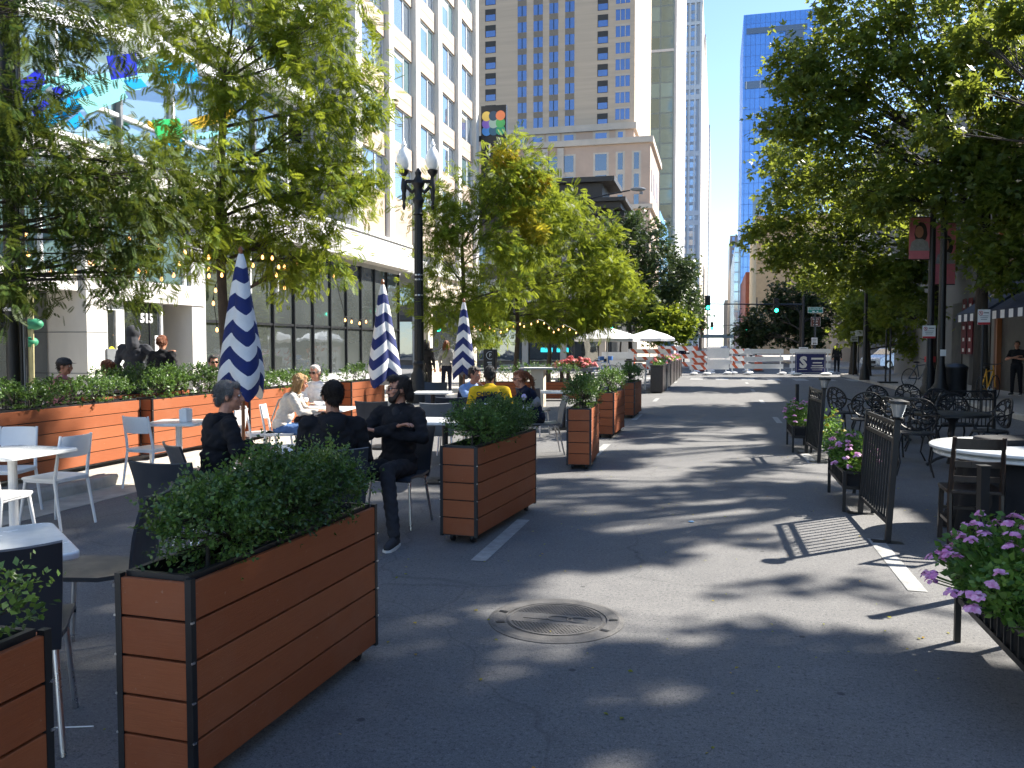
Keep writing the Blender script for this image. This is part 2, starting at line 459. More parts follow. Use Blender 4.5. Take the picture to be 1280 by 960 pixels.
LAMPGLASS = glass_mat('clear_lamp_glass', (.25, .25, .24), .1, .35)
GREENLIGHT = M('lit_green_signal_lens', (.02, .4, .25), .3, var=0, emit=(.02, 1, .55), es=5)
REDLIGHT = M('lit_red_signal_lens', (.5, .02, .02), .3, var=0, emit=(1, .05, .03), es=3)
SIGNWHITE = M('white_sign_sheet', (.75, .75, .73), .5, var=.06, vs=10)
POSTERRED = M('crimson_poster', (.13, .006, .016), .6, var=.15)
SIGNRED = M('red_sign_ink', (.45, .03, .04), .5, var=.1)
SIGNGREEN = M('green_street_sign', (.01, .22, .17), .45, var=.1)
SIGNBROWN = M('brown_guide_sign', (.11, .035, .025), .5, var=.1)
SIGNNAVY = M('navy_banner_print', (.02, .028, .13), .6, var=.12)
SAFETYORANGE = M('safety_orange_sheeting', (.55, .10, .035), .5, var=.12)
PAPER = M('white_paper', (.85, .85, .84), .8, var=.03)
SKIN = M('light_skin', (.50, .235, .15), .5, var=.12, vs=18, spec=.4)
SKINTAN = M('tan_skin', (.40, .19, .12), .5, var=.12, vs=18, spec=.4)
SKINDARK = M('brown_skin', (.13, .06, .035), .5, var=.12, vs=18, spec=.4)
LIP = M('lip', (.33, .10, .09), .5, var=.1)
EYEWHITE = M('eye_white', (.7, .68, .65), .2, var=0)
EYEDARK = M('dark_iris', (.02, .013, .01), .15, var=0)
def hair(n, c): return M(n, c, .5, var=.45, vs=30, bump=.7, bs=60, stretch=(5, 5, 1), spec=.5)
HGREY = hair('salt_and_pepper_hair', (.17, .165, .16)); HDARK = hair('dark_brown_hair', (.022, .013, .009)); HBLACK = hair('black_hair', (.009, .008, .008))
HBLOND = hair('blond_hair', (.42, .24, .09)); HRED = hair('auburn_hair', (.22, .065, .02)); HBROWN = hair('light_brown_hair', (.15, .065, .028)); HWHITE = hair('white_hair', (.6, .55, .5))
def cloth(n, c, rough=.9): return M(n, c, rough, var=.22, vs=9, bump=.6, bs=13, spec=.2)
CBLACK = cloth('black_jacket_cloth', (.016, .016, .019)); CCHAR = cloth('dark_charcoal_denim', (.03, .03, .034)); CNAVY = cloth('dark_navy_cloth', (.012, .015, .035))
CCREAM = cloth('cream_knit', (.62, .56, .49)); CWHITE = cloth('white_cotton', (.75, .74, .72)); CPINK = cloth('dusty_pink_cotton', (.42, .18, .2)); CBLUE = cloth('light_blue_shirt_cotton', (.24, .36, .62))
CYELLOW = cloth('yellow_uniform_cloth', (.68, .43, .02)); CGREY = cloth('grey_cotton', (.28, .28, .28)); CDENIM = cloth('blue_denim', (.09, .17, .36)); CHOOD = cloth('dark_grey_fleece', (.045, .047, .055))
SHOE = M('dark_shoe_canvas', (.03, .03, .033), .7); SOLE = M('white_rubber_sole', (.7, .69, .66), .6, var=.1)
PURPLE = M('patch_embroidery', (.5, .45, .75), .8, var=.1)
# ---------------------------------------------------------------- foliage
def nrm(a): return a / np.maximum(np.linalg.norm(a, axis=1, keepdims=True), 1e-9)

def T_frond(pairs=8):
    v = []; f = []
    for i in range(pairs):
        y = .12 + .85 * i / (pairs - 1)
        ln = .30 * math.sin(math.pi * (.2 + .7 * i / pairs)) + .08
        for s in (-1, 1):
            b = len(v)
            dx, dy = s * ln * .86, ln * .5
            px, py = -dy * .20, dx * .20 * s
            v += [(0, y, 0), (dx * .5 + px * s, y + dy * .5 + abs(py) * .7, .015), (dx, y + dy, -.03), (dx * .5 - px * s, y + dy * .5 - abs(py) * .7, .015)]
            f.append((b, b + 1, b + 2, b + 3) if s < 0 else (b, b + 3, b + 2, b + 1))
    return np.array(v), np.array(f)

T_OVAL = (np.array([(0, 0, 0), (-.34, .45, .06), (0, 1, -.05), (.34, .45, .06)]), np.array([(0, 3, 2, 1)]))
T_LOBED = (np.array([(0, 0, 0), (-.2, .5, .05), (0, 1, -.06), (.2, .5, .05),
                     (0, .04, 0), (-.42, .22, .03), (-.62, .62, -.06), (-.18, .42, .05),
                     (0, .04, 0), (.18, .42, .05), (.62, .62, -.06), (.42, .22, .03)]),
           np.array([(0, 3, 2, 1), (4, 7, 6, 5), (8, 11, 10, 9)]))
T_PETAL = None
def _petals():
    v = []; f = []
    for k in range(5):
        a = 2 * math.pi * k / 5
        c, s = math.cos(a), math.sin(a)
        b = len(v)
        for x, y, z in ((0, 0, 0), (-.3, .3, .04), (0, .55, .0), (.3, .3, .04)):
            v.append((x * c - y * s, x * s + y * c, z))
        f.append((b, b + 3, b + 2, b + 1))
    return np.array(v), np.array(f)
T_FLOWER = _petals()
T_FROND = T_frond()

def leaf_mesh(name, pos, dirs, size, tmpl, mat, rng, flat=.5, up=None):
    tv, tf = tmpl
    n = len(pos)
    y = nrm(dirs)
    hint = np.array([0, 0, 1.0]) + rng.normal(0, flat, (n, 3)) if up is None else up
    x = nrm(np.cross(y, hint)); z = np.cross(x, y)
    s = np.asarray(size).reshape(-1, 1, 1) * np.ones((n, 1, 1))
    V = (tv[None, :, 0:1] * x[:, None, :] + tv[None, :, 1:2] * y[:, None, :] + tv[None, :, 2:3] * z[:, None, :]) * s + pos[:, None, :]
    k = len(tv)
    Fc = (tf[None] + (np.arange(n) * k)[:, None, None]).reshape(-1, tf.shape[1])
    me = bpy.data.meshes.new(name)
    V = V.reshape(-1, 3).astype(np.float32)
    me.vertices.add(len(V)); me.vertices.foreach_set('co', V.ravel())
    me.loops.add(Fc.size); me.loops.foreach_set('vertex_index', Fc.ravel().astype(np.int32))
    me.polygons.add(len(Fc)); me.polygons.foreach_set('loop_start', (np.arange(len(Fc)) * tf.shape[1]).astype(np.int32))
    me.materials.append(mat)
    me.update(calc_edges=True)
    return me

def in_ell(rng, n, hollow=.45):
    d = nrm(rng.normal(0, 1, (n, 3)))
    r = (hollow ** 3 + rng.random(n) * (1 - hollow ** 3)) ** (1 / 3)
    return d * r[:, None]

def tree(name, label, base, lumps, trunk_top, trunk_r, style, seed, leafmat, barkmat, clumps=40, per=60, leaf=.16, spread=.28, twig=.5, droop=.25, group=None, cat='tree', extra=None, lean=(0, 0), hollow=.45, limb_r=.45):
    """lumps: (centre, (rx, ry, rz)[, weight]) in world space; every lump is fed by its own limb"""
    rng = np.random.default_rng(seed); rn = random.Random(seed)
    base = Vector(base)
    root = thing(name, label, cat, base, 0, group)
    mb = MB()
    top = Vector((lean[0], lean[1], trunk_top))
    pts = []; rr = []
    for i in range(9):
        t = i / 8
        pts.append(Vector((lean[0] * t + math.sin(t * 7 + seed) * .03, lean[1] * t + math.cos(t * 6 + seed) * .03, trunk_top * t - .02)))
        rr.append(trunk_r * (1.35 - .3 * min(1, t * 6) - .55 * t) if t < .2 else trunk_r * (1.05 - .45 * t))
    mb.tube(pts, rr, 12)
    POS = []; DIR = []; SZ = []
    for li, lp in enumerate(lumps):
        c = Vector(lp[0]) - base; r = lp[1]; wt = lp[2] if len(lp) > 2 else 1
        # limb from the trunk to the lump
        h = min(1, max(.35, (c.z - r[2] * .6) / max(.1, trunk_top)))
        i0 = min(8, int(h * 8))
        st = pts[i0].copy()
        mid = st.lerp(c, .5) + Vector((rn.uniform(-.2, .2), rn.uniform(-.2, .2), .12 * (c - st).length * rn.uniform(-.3, 1)))
        lr = max(.012, rr[i0] * limb_r * rn.uniform(.7, 1))
        limb = []; lrr = []
        for k in range(7):
            t = k / 6
            q = st * (1 - t) ** 2 + mid * 2 * t * (1 - t) + c * t * t
            limb.append(q); lrr.append(lr * (1 - .72 * t))
        mb.tube(limb, lrr, 7)
        n = int(clumps * wt)
        u = in_ell(rng, n, hollow)
        cc = u * np.array(r) + np.array(c)
        for q in range(n):
            cq = Vector(cc[q])
            if q % 2 == 0:
                k0 = rn.randint(2, 6)
                a = limb[k0]
                m2 = a.lerp(cq, .55) + Vector((rn.uniform(-1, 1), rn.uniform(-1, 1), rn.uniform(-.2, 1))) * .08 * (cq - a).length
                r0 = min(lrr[k0] * .6, .03)
                mb.tube([a, m2, cq], [r0, r0 * .55, r0 * .2], 4, cap=False)
            o = np.array(u[q]) + np.array([0, 0, -.15]); o = o / (np.linalg.norm(o) + 1e-6)
            m = max(4, int(per * rn.uniform(.55, 1.35)))
            # a clump is a few twigs carrying leaves
            nt = 4
            for w in range(nt):
                td = o + rng.normal(0, .55, 3); td[2] -= droop * .4; td /= np.linalg.norm(td)
                mm = m // nt
                t = rng.random(mm) * twig
                p = cc[q] + rng.normal(0, spread * .25, 3) + td * t[:, None] + rng.normal(0, spread * .33, (mm, 3))
                d = td * .7 + rng.normal(0, .65, (mm, 3)); d[:, 2] -= droop
                POS.append(p); DIR.append(d); SZ.append(leaf * rng.uniform(.6, 1.25, mm))
    mb.build('trunk', barkmat, root, smooth=True)
    me = leaf_mesh('crown', np.concatenate(POS), np.concatenate(DIR), np.concatenate(SZ), style, leafmat, rng)
    link('crown', me, root)
    if extra:
        for (c, r, n, mat) in extra:
            u = in_ell(rng, n, .2) * np.array(r) + np.array(Vector(c) - base)
            d = rng.normal(0, .7, (n, 3)); d[:, 2] -= .4
            link('yellow_leaves', leaf_mesh('yellow_leaves', u, d, leaf * rng.uniform(.6, 1.2, n), style, mat, rng), root)
    return root

def hedge(name, label, loc, L_, W_, h, seed, rz=0, n=5, leaves=5200, size=.026, mat=None, group=None, rough=.22, cat='shrub', tint=None):
    """clipped box plants growing from soil: stems and many small leaves on upright shoots"""
    rng = np.random.default_rng(seed)
    root = thing(name, label, cat, loc, rz, group)
    POS = []; DIR = []; SZ = []
    mb = MB()
    lumps = []
    for i in range(n):
        y = (-.5 + (i + .5) / n) * L_ * .94
        hh = h * rng.uniform(.78, 1.12)
        lumps.append((np.array([rng.uniform(-.12, .12) * W_, y, hh * .5]), np.array([W_ * rng.uniform(.5, .66), L_ / n * rng.uniform(.62, .8), hh * .5])))
    per = leaves // n
    for c, r in lumps:
        mb.tube([(c[0], c[1], -.03), (c[0] * 1.05, c[1], c[2])], [.012, .006], 5)
        ns = per // 13
        u = in_ell(rng, ns, .72)
        u[:, 2] = np.abs(u[:, 2]) * np.sign(rng.random(ns) - .22)
        for q in range(ns):
            p0 = c + u[q] * r
            d = u[q] * np.array([1, 1, .9]) + np.array([0, 0, .55]) + rng.normal(0, .3, 3); d /= np.linalg.norm(d)
            ln = rng.uniform(.04, .11) + (rough * rng.random() * .35 if rng.random() < .18 else 0)
            m = 13
            t = np.linspace(0, 1, m)
            p = p0 + d * (t * ln)[:, None] + rng.normal(0, .006, (m, 3))
            dd = d * .6 + rng.normal(0, .75, (m, 3))
            POS.append(p); DIR.append(dd); SZ.append(size * rng.uniform(.6, 1.2, m))
            if q % 6 == 0: mb.tube([tuple(c * .6), tuple(p0)], [.004, .002], 3, cap=False)
    mb.build('stem', DARKBARK, root)
    link('foliage', leaf_mesh('foliage', np.concatenate(POS), np.concatenate(DIR), np.concatenate(SZ), T_OVAL, mat or BOXWOOD, rng, .8), root)
    return root

def flowers(name, label, loc, L_, W_, h, seed, petal, rz=0, leaves=1500, blooms=26, leafsize=.055, bloom=.028, group=None, cat='flowers'):
    """bushy bedding plants: broad leaves below, round heads of five-petalled flowers on top"""
    rng = np.random.default_rng(seed)
    root = thing(name, label, cat, loc, rz, group)
    u = in_ell(rng, leaves, .35)
    u[:, 2] = np.abs(u[:, 2])
    wob = 1 + .25 * np.sin(u[:, 1:2] * 9 + seed) * u[:, 2:3]
    k = (.55 + .45 * np.clip(u[:, 2:3] * 2.2, 0, 1))
    p = u * np.array([W_ * .62, L_ * .55, h * .85]) * wob * np.concatenate([k, np.ones_like(k), np.ones_like(k)], 1)
    p[:, 2] += .01
    d = u * .7 + rng.normal(0, .6, (leaves, 3)) + np.array([0, 0, .1])
    link('foliage', leaf_mesh('foliage', p, d, leafsize * rng.uniform(.6, 1.25, leaves), T_OVAL, FLOWERLEAF, rng, .6), root)
    mb = MB()
    FP = []; FD = []; FU = []
    for i in range(blooms):
        v = nrm(rng.normal(0, 1, (1, 3)))[0]; v[2] = abs(v[2]) * .9 + .12; v /= np.linalg.norm(v)
        q = v * np.array([W_ * .66, L_ * .58, h * rng.uniform(.88, 1.15)])
        mb.tube([tuple(q * .45), tuple(q)], [.004, .003], 4, cap=False)
        for k in range(13):
            o = nrm(rng.normal(0, 1, (1, 3)))[0]; o[2] = abs(o[2]) * .8
            FP.append(q + o * rng.uniform(.02, .045) * max(.8, bloom / .028)); nn = o * .7 + np.array([0, 0, .5]) + v * .3
            FU.append(nn); FD.append(np.cross(nn, rng.normal(0, 1, 3)))
    mb.build('stem', FLOWERLEAF, root)
    link('blossoms', leaf_mesh('blossoms', np.array(FP), np.array(FD), bloom * rng.uniform(1.0, 1.5, len(FP)), T_FLOWER, petal, rng, up=np.array(FU)), root)
    return root
# ---------------------------------------------------------------- planters
def planter(label, loc, L_, W_=.34, H=.70, rz=0, group=None, boards=5, lift=.08, wheels=True, shade=None):
    """slatted composite planter box on castors; origin at the ground below its centre, long side along +Y"""
    root = thing('planter_box', label, 'planter', loc, rz, group)
    z0, z1 = lift, lift + H
    bh = (H - .02) / boards
    def panel_long(s):
        def f():
            m = MB()
            for i in range(boards):
                m.box((s * (W_ / 2 - .011), 0, z0 + .01 + bh * (i + .5)), (.022, L_ - .035, bh - .009))
            return m
        return f
    def panel_short(s):
        def f():
            m = MB()
            for i in range(boards):
                m.box((0, s * (L_ / 2 - .011), z0 + .01 + bh * (i + .5)), (W_ - .035, .022, bh - .009))
            return m
        return f
    k = ('planter', round(L_, 2), W_, H, lift)
    for s in (-1, 1):
        part('side_panel', k + ('l', s), panel_long(s), PLANK, root, bevel=.003)
        part('side_panel', k + ('s', s), panel_short(s), PLANK, root, bevel=.003)
    for sx in (-1, 1):
        for sy in (-1, 1):
            def post():
                m = MB()
                m.box((sx * (W_ / 2 - .010), sy * (L_ / 2 - .010), (z0 + z1) / 2), (.026, .026, H))
                for i in range(1, boards):
                    m.box((sx * (W_ / 2 + .0045), sy * (L_ / 2 - .002), z0 + .01 + bh * i), (.007, .014, .007), 1)
                return m
            part('corner_post', k + ('p', sx, sy), post, [DARKMETAL, STEEL], root)
    def liner():
        m = MB()
        t = .02
        for s in (-1, 1):
            m.box((s * (W_ / 2 - .035), 0, z1 - .10), (t, L_ - .05, .21)); m.box((0, s * (L_ / 2 - .035), z1 - .10), (W_ - .092, t, .21))
        m.box((0, 0, z0 + .012), (W_ - .05, L_ - .05, .02))
        m.box((0, 0, (z0 + z1) / 2 - .06), (W_ - .07, L_ - .07, H - .16))
        return m
    part('liner', k + ('liner',), liner, DARKMETAL, root)
    part('soil', k + ('soil',), lambda: MB().box((0, 0, z1 - .10), (W_ - .095, L_ - .095, .1)), SOIL, root)
    if wheels:
        for sx in (-1, 1):
            for sy in (-1, 1):
                def wh():
                    m = MB()
                    x, y = sx * (W_ / 2 - .07), sy * (L_ / 2 - .10)
                    m.cyl((x - .014, y, .036), (x + .014, y, .036), .036, n=14)
                    m.bar((x, y, .03), (x, y, z0 + .005), .04, .02)
                    return m
                part('castor', k + ('w', sx, sy), wh, BLACK, root)
    return root

# ---------------------------------------------------------------- chairs
def chair_white(label, loc, rz=0, group='white metal cafe chairs'):
    r = thing('white_chair', label, 'chair', loc, rz, group)
    part('seat', 'wc_seat', lambda: MB().prism(rrect(.41, .40, .05), .435, .455), WHITEMETAL, r, bevel=.005)
    def apron():
        m = MB()
        m.tube([(x, y, .425) for x, y in rrect(.38, .37, .05)], .011, 6, closed=True)
        return m
    part('seat_frame', 'wc_apron', apron, WHITEMETAL, r, smooth=True)
    for s in (-1, 1):
        part('leg', ('wc_f', s), lambda: MB().tube([(s * .17, .16, .43), (s * .205, .215, 0)], [.015, .012], 10), WHITEMETAL, r, smooth=True)
        part('leg', ('wc_r', s), lambda: MB().tube([(s * .20, -.24, 0), (s * .185, -.17, .43), (s * .18, -.185, .55), (s * .175, -.235, .83)], [.012, .015, .015, .012], 10), WHITEMETAL, r, smooth=True)
    def back():
        m = MB(); n = 8; vs = []
        for zi, z in enumerate((.635, .66, .80, .825)):
            for i in range(n + 1):
                t = -1 + 2 * i / n
                x = t * (.165 if zi in (1, 2) else .150)
                y = -.185 - (z - .55) * .18 - .03 * (1 - t * t)
                vs.append((x, y, z))
        k = len(vs)
        vs += [(x, y - .012, z) for x, y, z in vs]
        fs = []
        for j in range(3):
            for i in range(n):
                a = j * (n + 1) + i
                fs.append((a, a + 1, a + n + 2, a + n + 1)); fs.append((k + a + n + 1, k + a + n + 2, k + a + 1, k + a))
        for i in range(n):
            fs.append((i + 1, i, k + i, k + i + 1)); a = 3 * (n + 1) + i; fs.append((a, a + 1, k + a + 1, k + a))
        for j in range(3):
            a = j * (n + 1); fs.append((a, a + n + 1, k + a + n + 1, k + a)); a += n; fs.append((a + n + 1, a, k + a, k + a + n + 1))
        return m.add(vs, fs)
    part('backrest', 'wc_back', back, WHITEMETAL, r, smooth=True)
    return r

def chair_dark(label, loc, rz=0, group='charcoal plastic chairs', mat=None, top=.86):
    r = thing('plastic_chair', label, 'chair', loc, rz, group)
    mat = mat or CHARCOAL
    def sheet(prof, w0, w1, th, curve):
        m = MB(); n = 8; vs = []; k0 = len(prof)
        for side in (0, 1):
            for i, (y, z) in enumerate(prof):
                w = w0 + (w1 - w0) * i / (k0 - 1)
                j0, j1 = max(0, i - 1), min(k0 - 1, i + 1)
                dy, dz = prof[j1][0] - prof[j0][0], prof[j1][1] - prof[j0][1]
                l = math.hypot(dy, dz); ny, nz = -dz / l * th * side, dy / l * th * side
                for j in range(n + 1):
                    t = -1 + 2 * j / n
                    vs.append((t * w, y + ny - curve * (1 - t * t) * (i / (k0 - 1)), z + nz + (.012 * t * t if i == k0 - 1 else 0)))
        K = k0 * (n + 1); fs = []
        for i in range(k0 - 1):
            for j in range(n):
                a = i * (n + 1) + j
                fs.append((a + n + 1, a + n + 2, a + 1, a)); fs.append((K + a, K + a + 1, K + a + n + 2, K + a + n + 1))
        for j in range(n):
            fs.append((j, j + 1, K + j + 1, K + j)); a = (k0 - 1) * (n + 1) + j; fs.append((a + 1, a, K + a, K + a + 1))
        for i in range(k0 - 1):
            a = i * (n + 1); fs.append((a + n + 1, a, K + a, K + a + n + 1)); a += n; fs.append((a, a + n + 1, K + a + n + 1, K + a))
        return m.add(vs, fs)
    part('seat', ('dc_seat', mat.name), lambda: sheet([(.235, .425), (.215, .45), (.10, .452), (-.08, .442), (-.20, .445)], .225, .215, -.022, .0), mat, r, smooth=True)
    part('backrest', ('dc_back', mat.name, top), lambda: sheet([(-.20, .42), (-.225, .47), (-.235, .56), (-.25, .66), (-.275, .76), (-.315, top)], .21, .235, .016, .035), mat, r, smooth=True)
    for s in (-1, 1):
        part('leg', ('dc_f', s), lambda: MB().tube([(s * .185, .18, .43), (s * .215, .215, 0)], .0125, 10), STEEL, r, smooth=True)
        part('leg', ('dc_r', s), lambda: MB().tube([(s * .185, -.17, .43), (s * .215, -.27, 0)], .0125, 10), STEEL, r, smooth=True)
    part('seat_frame', 'dc_frame', lambda: MB().bar((-.19, .15, .42), (.19, .15, .42), .02, .02).bar((-.19, -.15, .42), (.19, -.15, .42), .02, .02), STEEL, r)
    return r

def lattice_disc(m, w, h, mp, r=.0085):
    """openwork of ovals, scrolls and bars filling an ellipse of half axes w, h"""
    def loop(cx, cy, a, b, rr=r, n=18):
        m.tube([mp(cx + a * math.cos(t * 2 * math.pi / n), cy + b * math.sin(t * 2 * math.pi / n)) for t in range(n)], rr, 5, closed=True)
    loop(0, 0, w, h, r * 1.7, 28); loop(0, 0, w * .30, h * .34)
    for k in range(6):
        a = 2 * math.pi * k / 6 + .5
        loop(w * .62 * math.cos(a), h * .62 * math.sin(a), w * .27, h * .27, r, 12)
    for k in range(9):
        a = 2 * math.pi * k / 9
        loop(w * .86 * math.cos(a + .2), h * .86 * math.sin(a + .2), w * .13, h * .13, r, 9)
    for k in range(8):
        a = 2 * math.pi * k / 8
        m.tube([mp(w * .3 * math.cos(a), h * .34 * math.sin(a)), mp(w * .97 * math.cos(a + .35), h * .97 * math.sin(a + .35))], r, 4)

def chair_lace(label, loc, rz=0, group='black cast iron garden chairs', sh=.44):
    r = thing('cast_iron_chair', label, 'chair', loc, rz, group)
    def seat():
        m = MB(); lattice_disc(m, .22, .21, lambda x, y: (x, y, sh)); m.lathe([(.215, -.012), (.225, -.012), (.225, .006), (.215, .006)], (0, 0, sh), 24); return m
    part('seat', ('lc_seat', sh), seat, BLACK, r, smooth=True)
    def back():
        m = MB()
        lattice_disc(m, .23, .20, lambda x, y: (x, -.20 - .10 * (y + .2) - .06 * (1 - (x / .23) ** 2) * 1.0 + .06, sh + .25 + y))
        return m
    part('backrest', ('lc_back', sh), back, BLACK, r, smooth=True)
    for s in (-1, 1):
        part('armrest', ('lc_arm', sh, s), lambda: MB().tube([(s * .21, -.20, sh + .28), (s * .27, -.10, sh + .24), (s * .275, .08, sh + .22), (s * .24, .14, sh + .12), (s * .19, .12, sh)], .011, 7), BLACK, r, smooth=True)
        part('leg', ('lc_f', sh, s), lambda: MB().tube([(s * .16, .15, sh), (s * .20, .20, sh * .7), (s * .17, .19, sh * .3), (s * .21, .24, 0)], [.016, .013, .011, .013], 7), BLACK, r, smooth=True)
        part('leg', ('lc_r', sh, s), lambda: MB().tube([(s * .16, -.15, sh), (s * .20, -.20, sh * .7), (s * .17, -.19, sh * .3), (s * .21, -.25, 0)], [.016, .013, .011, .013], 7), BLACK, r, smooth=True)
    if sh > .6:
        part('foot_ring', ('lc_ring', sh), lambda: MB().tube([(.2 * math.cos(a * math.pi / 10), .2 * math.sin(a * math.pi / 10), .22) for a in range(20)], .009, 6, closed=True), BLACK, r, smooth=True)
    return r

def chair_wood(label, loc, rz=0):
    r = thing('wooden_chair', label, 'chair', loc, rz)
    MB().prism(rrect(.42, .40, .03), .435, .465).build('seat', DARKWOOD, r, bevel=.006)
    for s in (-1, 1):
        MB().tube([(s * .185, -.21, 0), (s * .185, -.18, .44), (s * .18, -.20, .62), (s * .175, -.26, .90)], [.02, .022, .02, .017], 6).build('leg', DARKWOOD, r)
        MB().bar((s * .18, .17, .44), (s * .185, .18, 0), .036, .036).build('leg', DARKWOOD, r)
        MB().bar((s * .183, -.19, .2), (s * .183, .175, .2), .02, .028).build('stretcher', DARKWOOD, r)
    MB().bar((-.18, .175, .26), (.18, .175, .26), .02, .028).build('stretcher', DARKWOOD, r)
    for z, y, h in ((.56, -.195, .045), (.68, -.213, .05), (.845, -.25, .085)):
        m = MB()
        m.tube([(-.175, y, z), (0, y - .025, z), (.175, y, z)], .012, 4)
        b = MB()
        for i in range(6):
            t0, t1 = -1 + i / 3, -1 + (i + 1) / 3
            b.bar((t0 * .172, y - .02 * (1 - t0 * t0), z), (t1 * .172 + .001, y - .02 * (1 - t1 * t1), z), .016, h)
        b.build('back_slat', DARKWOOD, r)
    return r

# ---------------------------------------------------------------- tables
def table_cafe(label, loc, rz=0, w=.70, d=.70, h=.74, group='white topped cafe tables', leg=None, mat=None):
    r = thing('cafe_table', label, 'table', loc, rz, group)
    leg = leg or BLACK
    part('tabletop', ('ct', w, d, h), lambda: MB().prism(rrect(w, d, .06), h - .032, h), mat or TABLEWHITE, r, bevel=.008)
    part('post', ('cp', h, leg.name), lambda: MB().cyl((0, 0, .02), (0, 0, h - .032), .036, n=14).box((0, 0, h - .042), (.3, .3, .016)), leg, r)
    part('base', ('cb', leg.name), lambda: MB().box((0, 0, .012), (.42, .42, .02)).box((0, 0, .03), (.16, .16, .02)), leg, r, bevel=.006)
    return r

def table_iron(label, loc, rad=.42, h=.72, group='black iron garden tables'):
    r = thing('iron_table', label, 'table', loc, rnd.uniform(0, 6), group)
    def top():
        m = MB(); m.lathe([(rad - .03, -.03), (rad, -.03), (rad, 0), (rad - .03, .004)], (0, 0, h), 32)
        lattice_disc(m, rad * .95, rad * .95, lambda x, y: (x, y, h - .008), .009)
        m.lathe([(.001, -.02), (rad - .02, -.02), (rad - .02, -.012), (.001, -.012)], (0, 0, h), 32)
        return m
    part('tabletop', ('it', rad, h), top, BLACK, r, smooth=True)
    def ped():
        m = MB(); m.lathe([(.05, .04), (.035, .15), (.05, .3), (.03, .45), (.045, .6), (.12, h - .03)], (0, 0, 0), 14)
        for k in range(4):
            a = math.pi / 2 * k
            m.tube([(.03 * math.cos(a), .03 * math.sin(a), .16), (.18 * math.cos(a), .18 * math.sin(a), .10), (.30 * math.cos(a), .30 * math.sin(a), .015)], [.022, .018, .02], 7)
        return m
    part('pedestal', ('ip', h), ped, BLACK, r, smooth=True)
    return r

# ---------------------------------------------------------------- parasols
def umbrella_closed(label, loc, zb, zt, r0=.25, rz=0, bands=10, pole=True, twist=0.0):
    r = thing('closed_umbrella', label, 'umbrella', loc, rz, 'furled striped umbrellas')
    def canopy():
        m = MB(); n = 48; g = 3
        H = zt - zb; per = 5; K = bands * per
        for i in range(K + 1):
            t = i / K                       # 0 = top
            rad = .028 + (r0 - .028) * (t ** .85) * (1 - .22 * max(0, t - .85) / .15)
            for j in range(n):
                a = 2 * math.pi * j / n
                ph = (a * g / (2 * math.pi) + twist * t) % 1
                tri = abs(ph - .5) * 2       # 0 at the ridge
                fold = 1 - .34 * tri ** 1.4 * min(1, t * 3) + .02 * math.sin(a * 5 + t * 9)
                dz = -.24 * (1 - tri) * min(1, t * 1.6 + .15) * (rad / r0 * .8 + .2)
                z = zt - H * t * .93 + dz + .08 * H * 0
                m.v.append((rad * fold * math.cos(a), rad * fold * math.sin(a), z))
        for i in range(K):
            mi = (i // per) % 2
            for j in range(n):
                j2 = (j + 1) % n
                m.f.append((i * n + j2, i * n + j, (i + 1) * n + j, (i + 1) * n + j2)); m.m.append(mi)
        m.f.append(tuple(range(n))); m.m.append(0)
        m.f.append(tuple(K * n + j for j in reversed(range(n)))); m.m.append(0)
        return m
    canopy().build('canopy', [WHITECANVAS, NAVY], r, smooth=True)
    MB().cyl((0, 0, .03), (0, 0, zt - .05), .021, n=12).build('pole', WOODPOLE, r, smooth=True)
    MB().lathe([(.012, 0), (.026, .012), (.022, .03), (.03, .05), (.016, .085), (.002, .095)], (0, 0, zt - .01), 12).build('finial', WOODPOLE, r, smooth=True)
    MB().lathe([(.22, 0), (.22, .03), (.19, .05), (.04, .06), (.035, .30), (.026, .30)], (0, 0, 0), 20).build('base', DARKMETAL, r, smooth=True)
    return r

def umbrella_open(label, loc, rad, z, rz=0):
    r = thing('market_umbrella', label, 'umbrella', loc, rz, 'open white umbrellas')
    m = MB(); n = 8; vs = []
    rings = [(.12, .0), (.35, -.02), (.7, -.16), (1.0, -.36)]
    for q, dz in rings:
        for j in range(n * 2):
            a = math.pi * j / n
            k = q * rad * (1 if j % 2 == 0 else (math.cos(math.pi / n) * .985))
            vs.append((k * math.cos(a), k * math.sin(a), z + dz * rad * .75 - (.0 if j % 2 == 0 else .02 * q)))
    N = n * 2
    fs = [tuple(range(N))]
    for i in range(3):
        for j in range(N): fs.append((i * N + j, (i + 1) * N + j, (i + 1) * N + (j + 1) % N, i * N + (j + 1) % N))
    b = len(vs)
    for j in range(N):
        x, y, zz = vs[3 * N + j]; vs.append((x * .995, y * .995, zz - .13))
    for j in range(N): fs.append((3 * N + j, b + j, b + (j + 1) % N, 3 * N + (j + 1) % N))
    m.add(vs, fs)
    o = m.build('canopy', WHITECANVAS, r)
    s = o.modifiers.new('cloth_thickness', 'SOLIDIFY'); s.thickness = .006
    v = MB()
    v.lathe([(.34 * rad, -.02), (.10, .10), (.02, .12)], (0, 0, z), 8).build('vent_cap', WHITECANVAS, r)
    MB().cyl((0, 0, .02), (0, 0, z + .1), .025, n=10).build('pole', WHITEMETAL, r, smooth=True)
    for j in range(n):
        a = 2 * math.pi * j / n
        MB().bar((.03 * math.cos(a), .03 * math.sin(a), z - .05), (rad * .97 * math.cos(a), rad * .97 * math.sin(a), z - .36 * rad * .75 - .03), .014, .02).build('rib', WHITEMETAL, r)
    MB().lathe([(.28, 0), (.28, .05), (.05, .08), (.04, .3)], (0, 0, 0), 16).build('base', DARKMETAL, r, smooth=True)
    return r
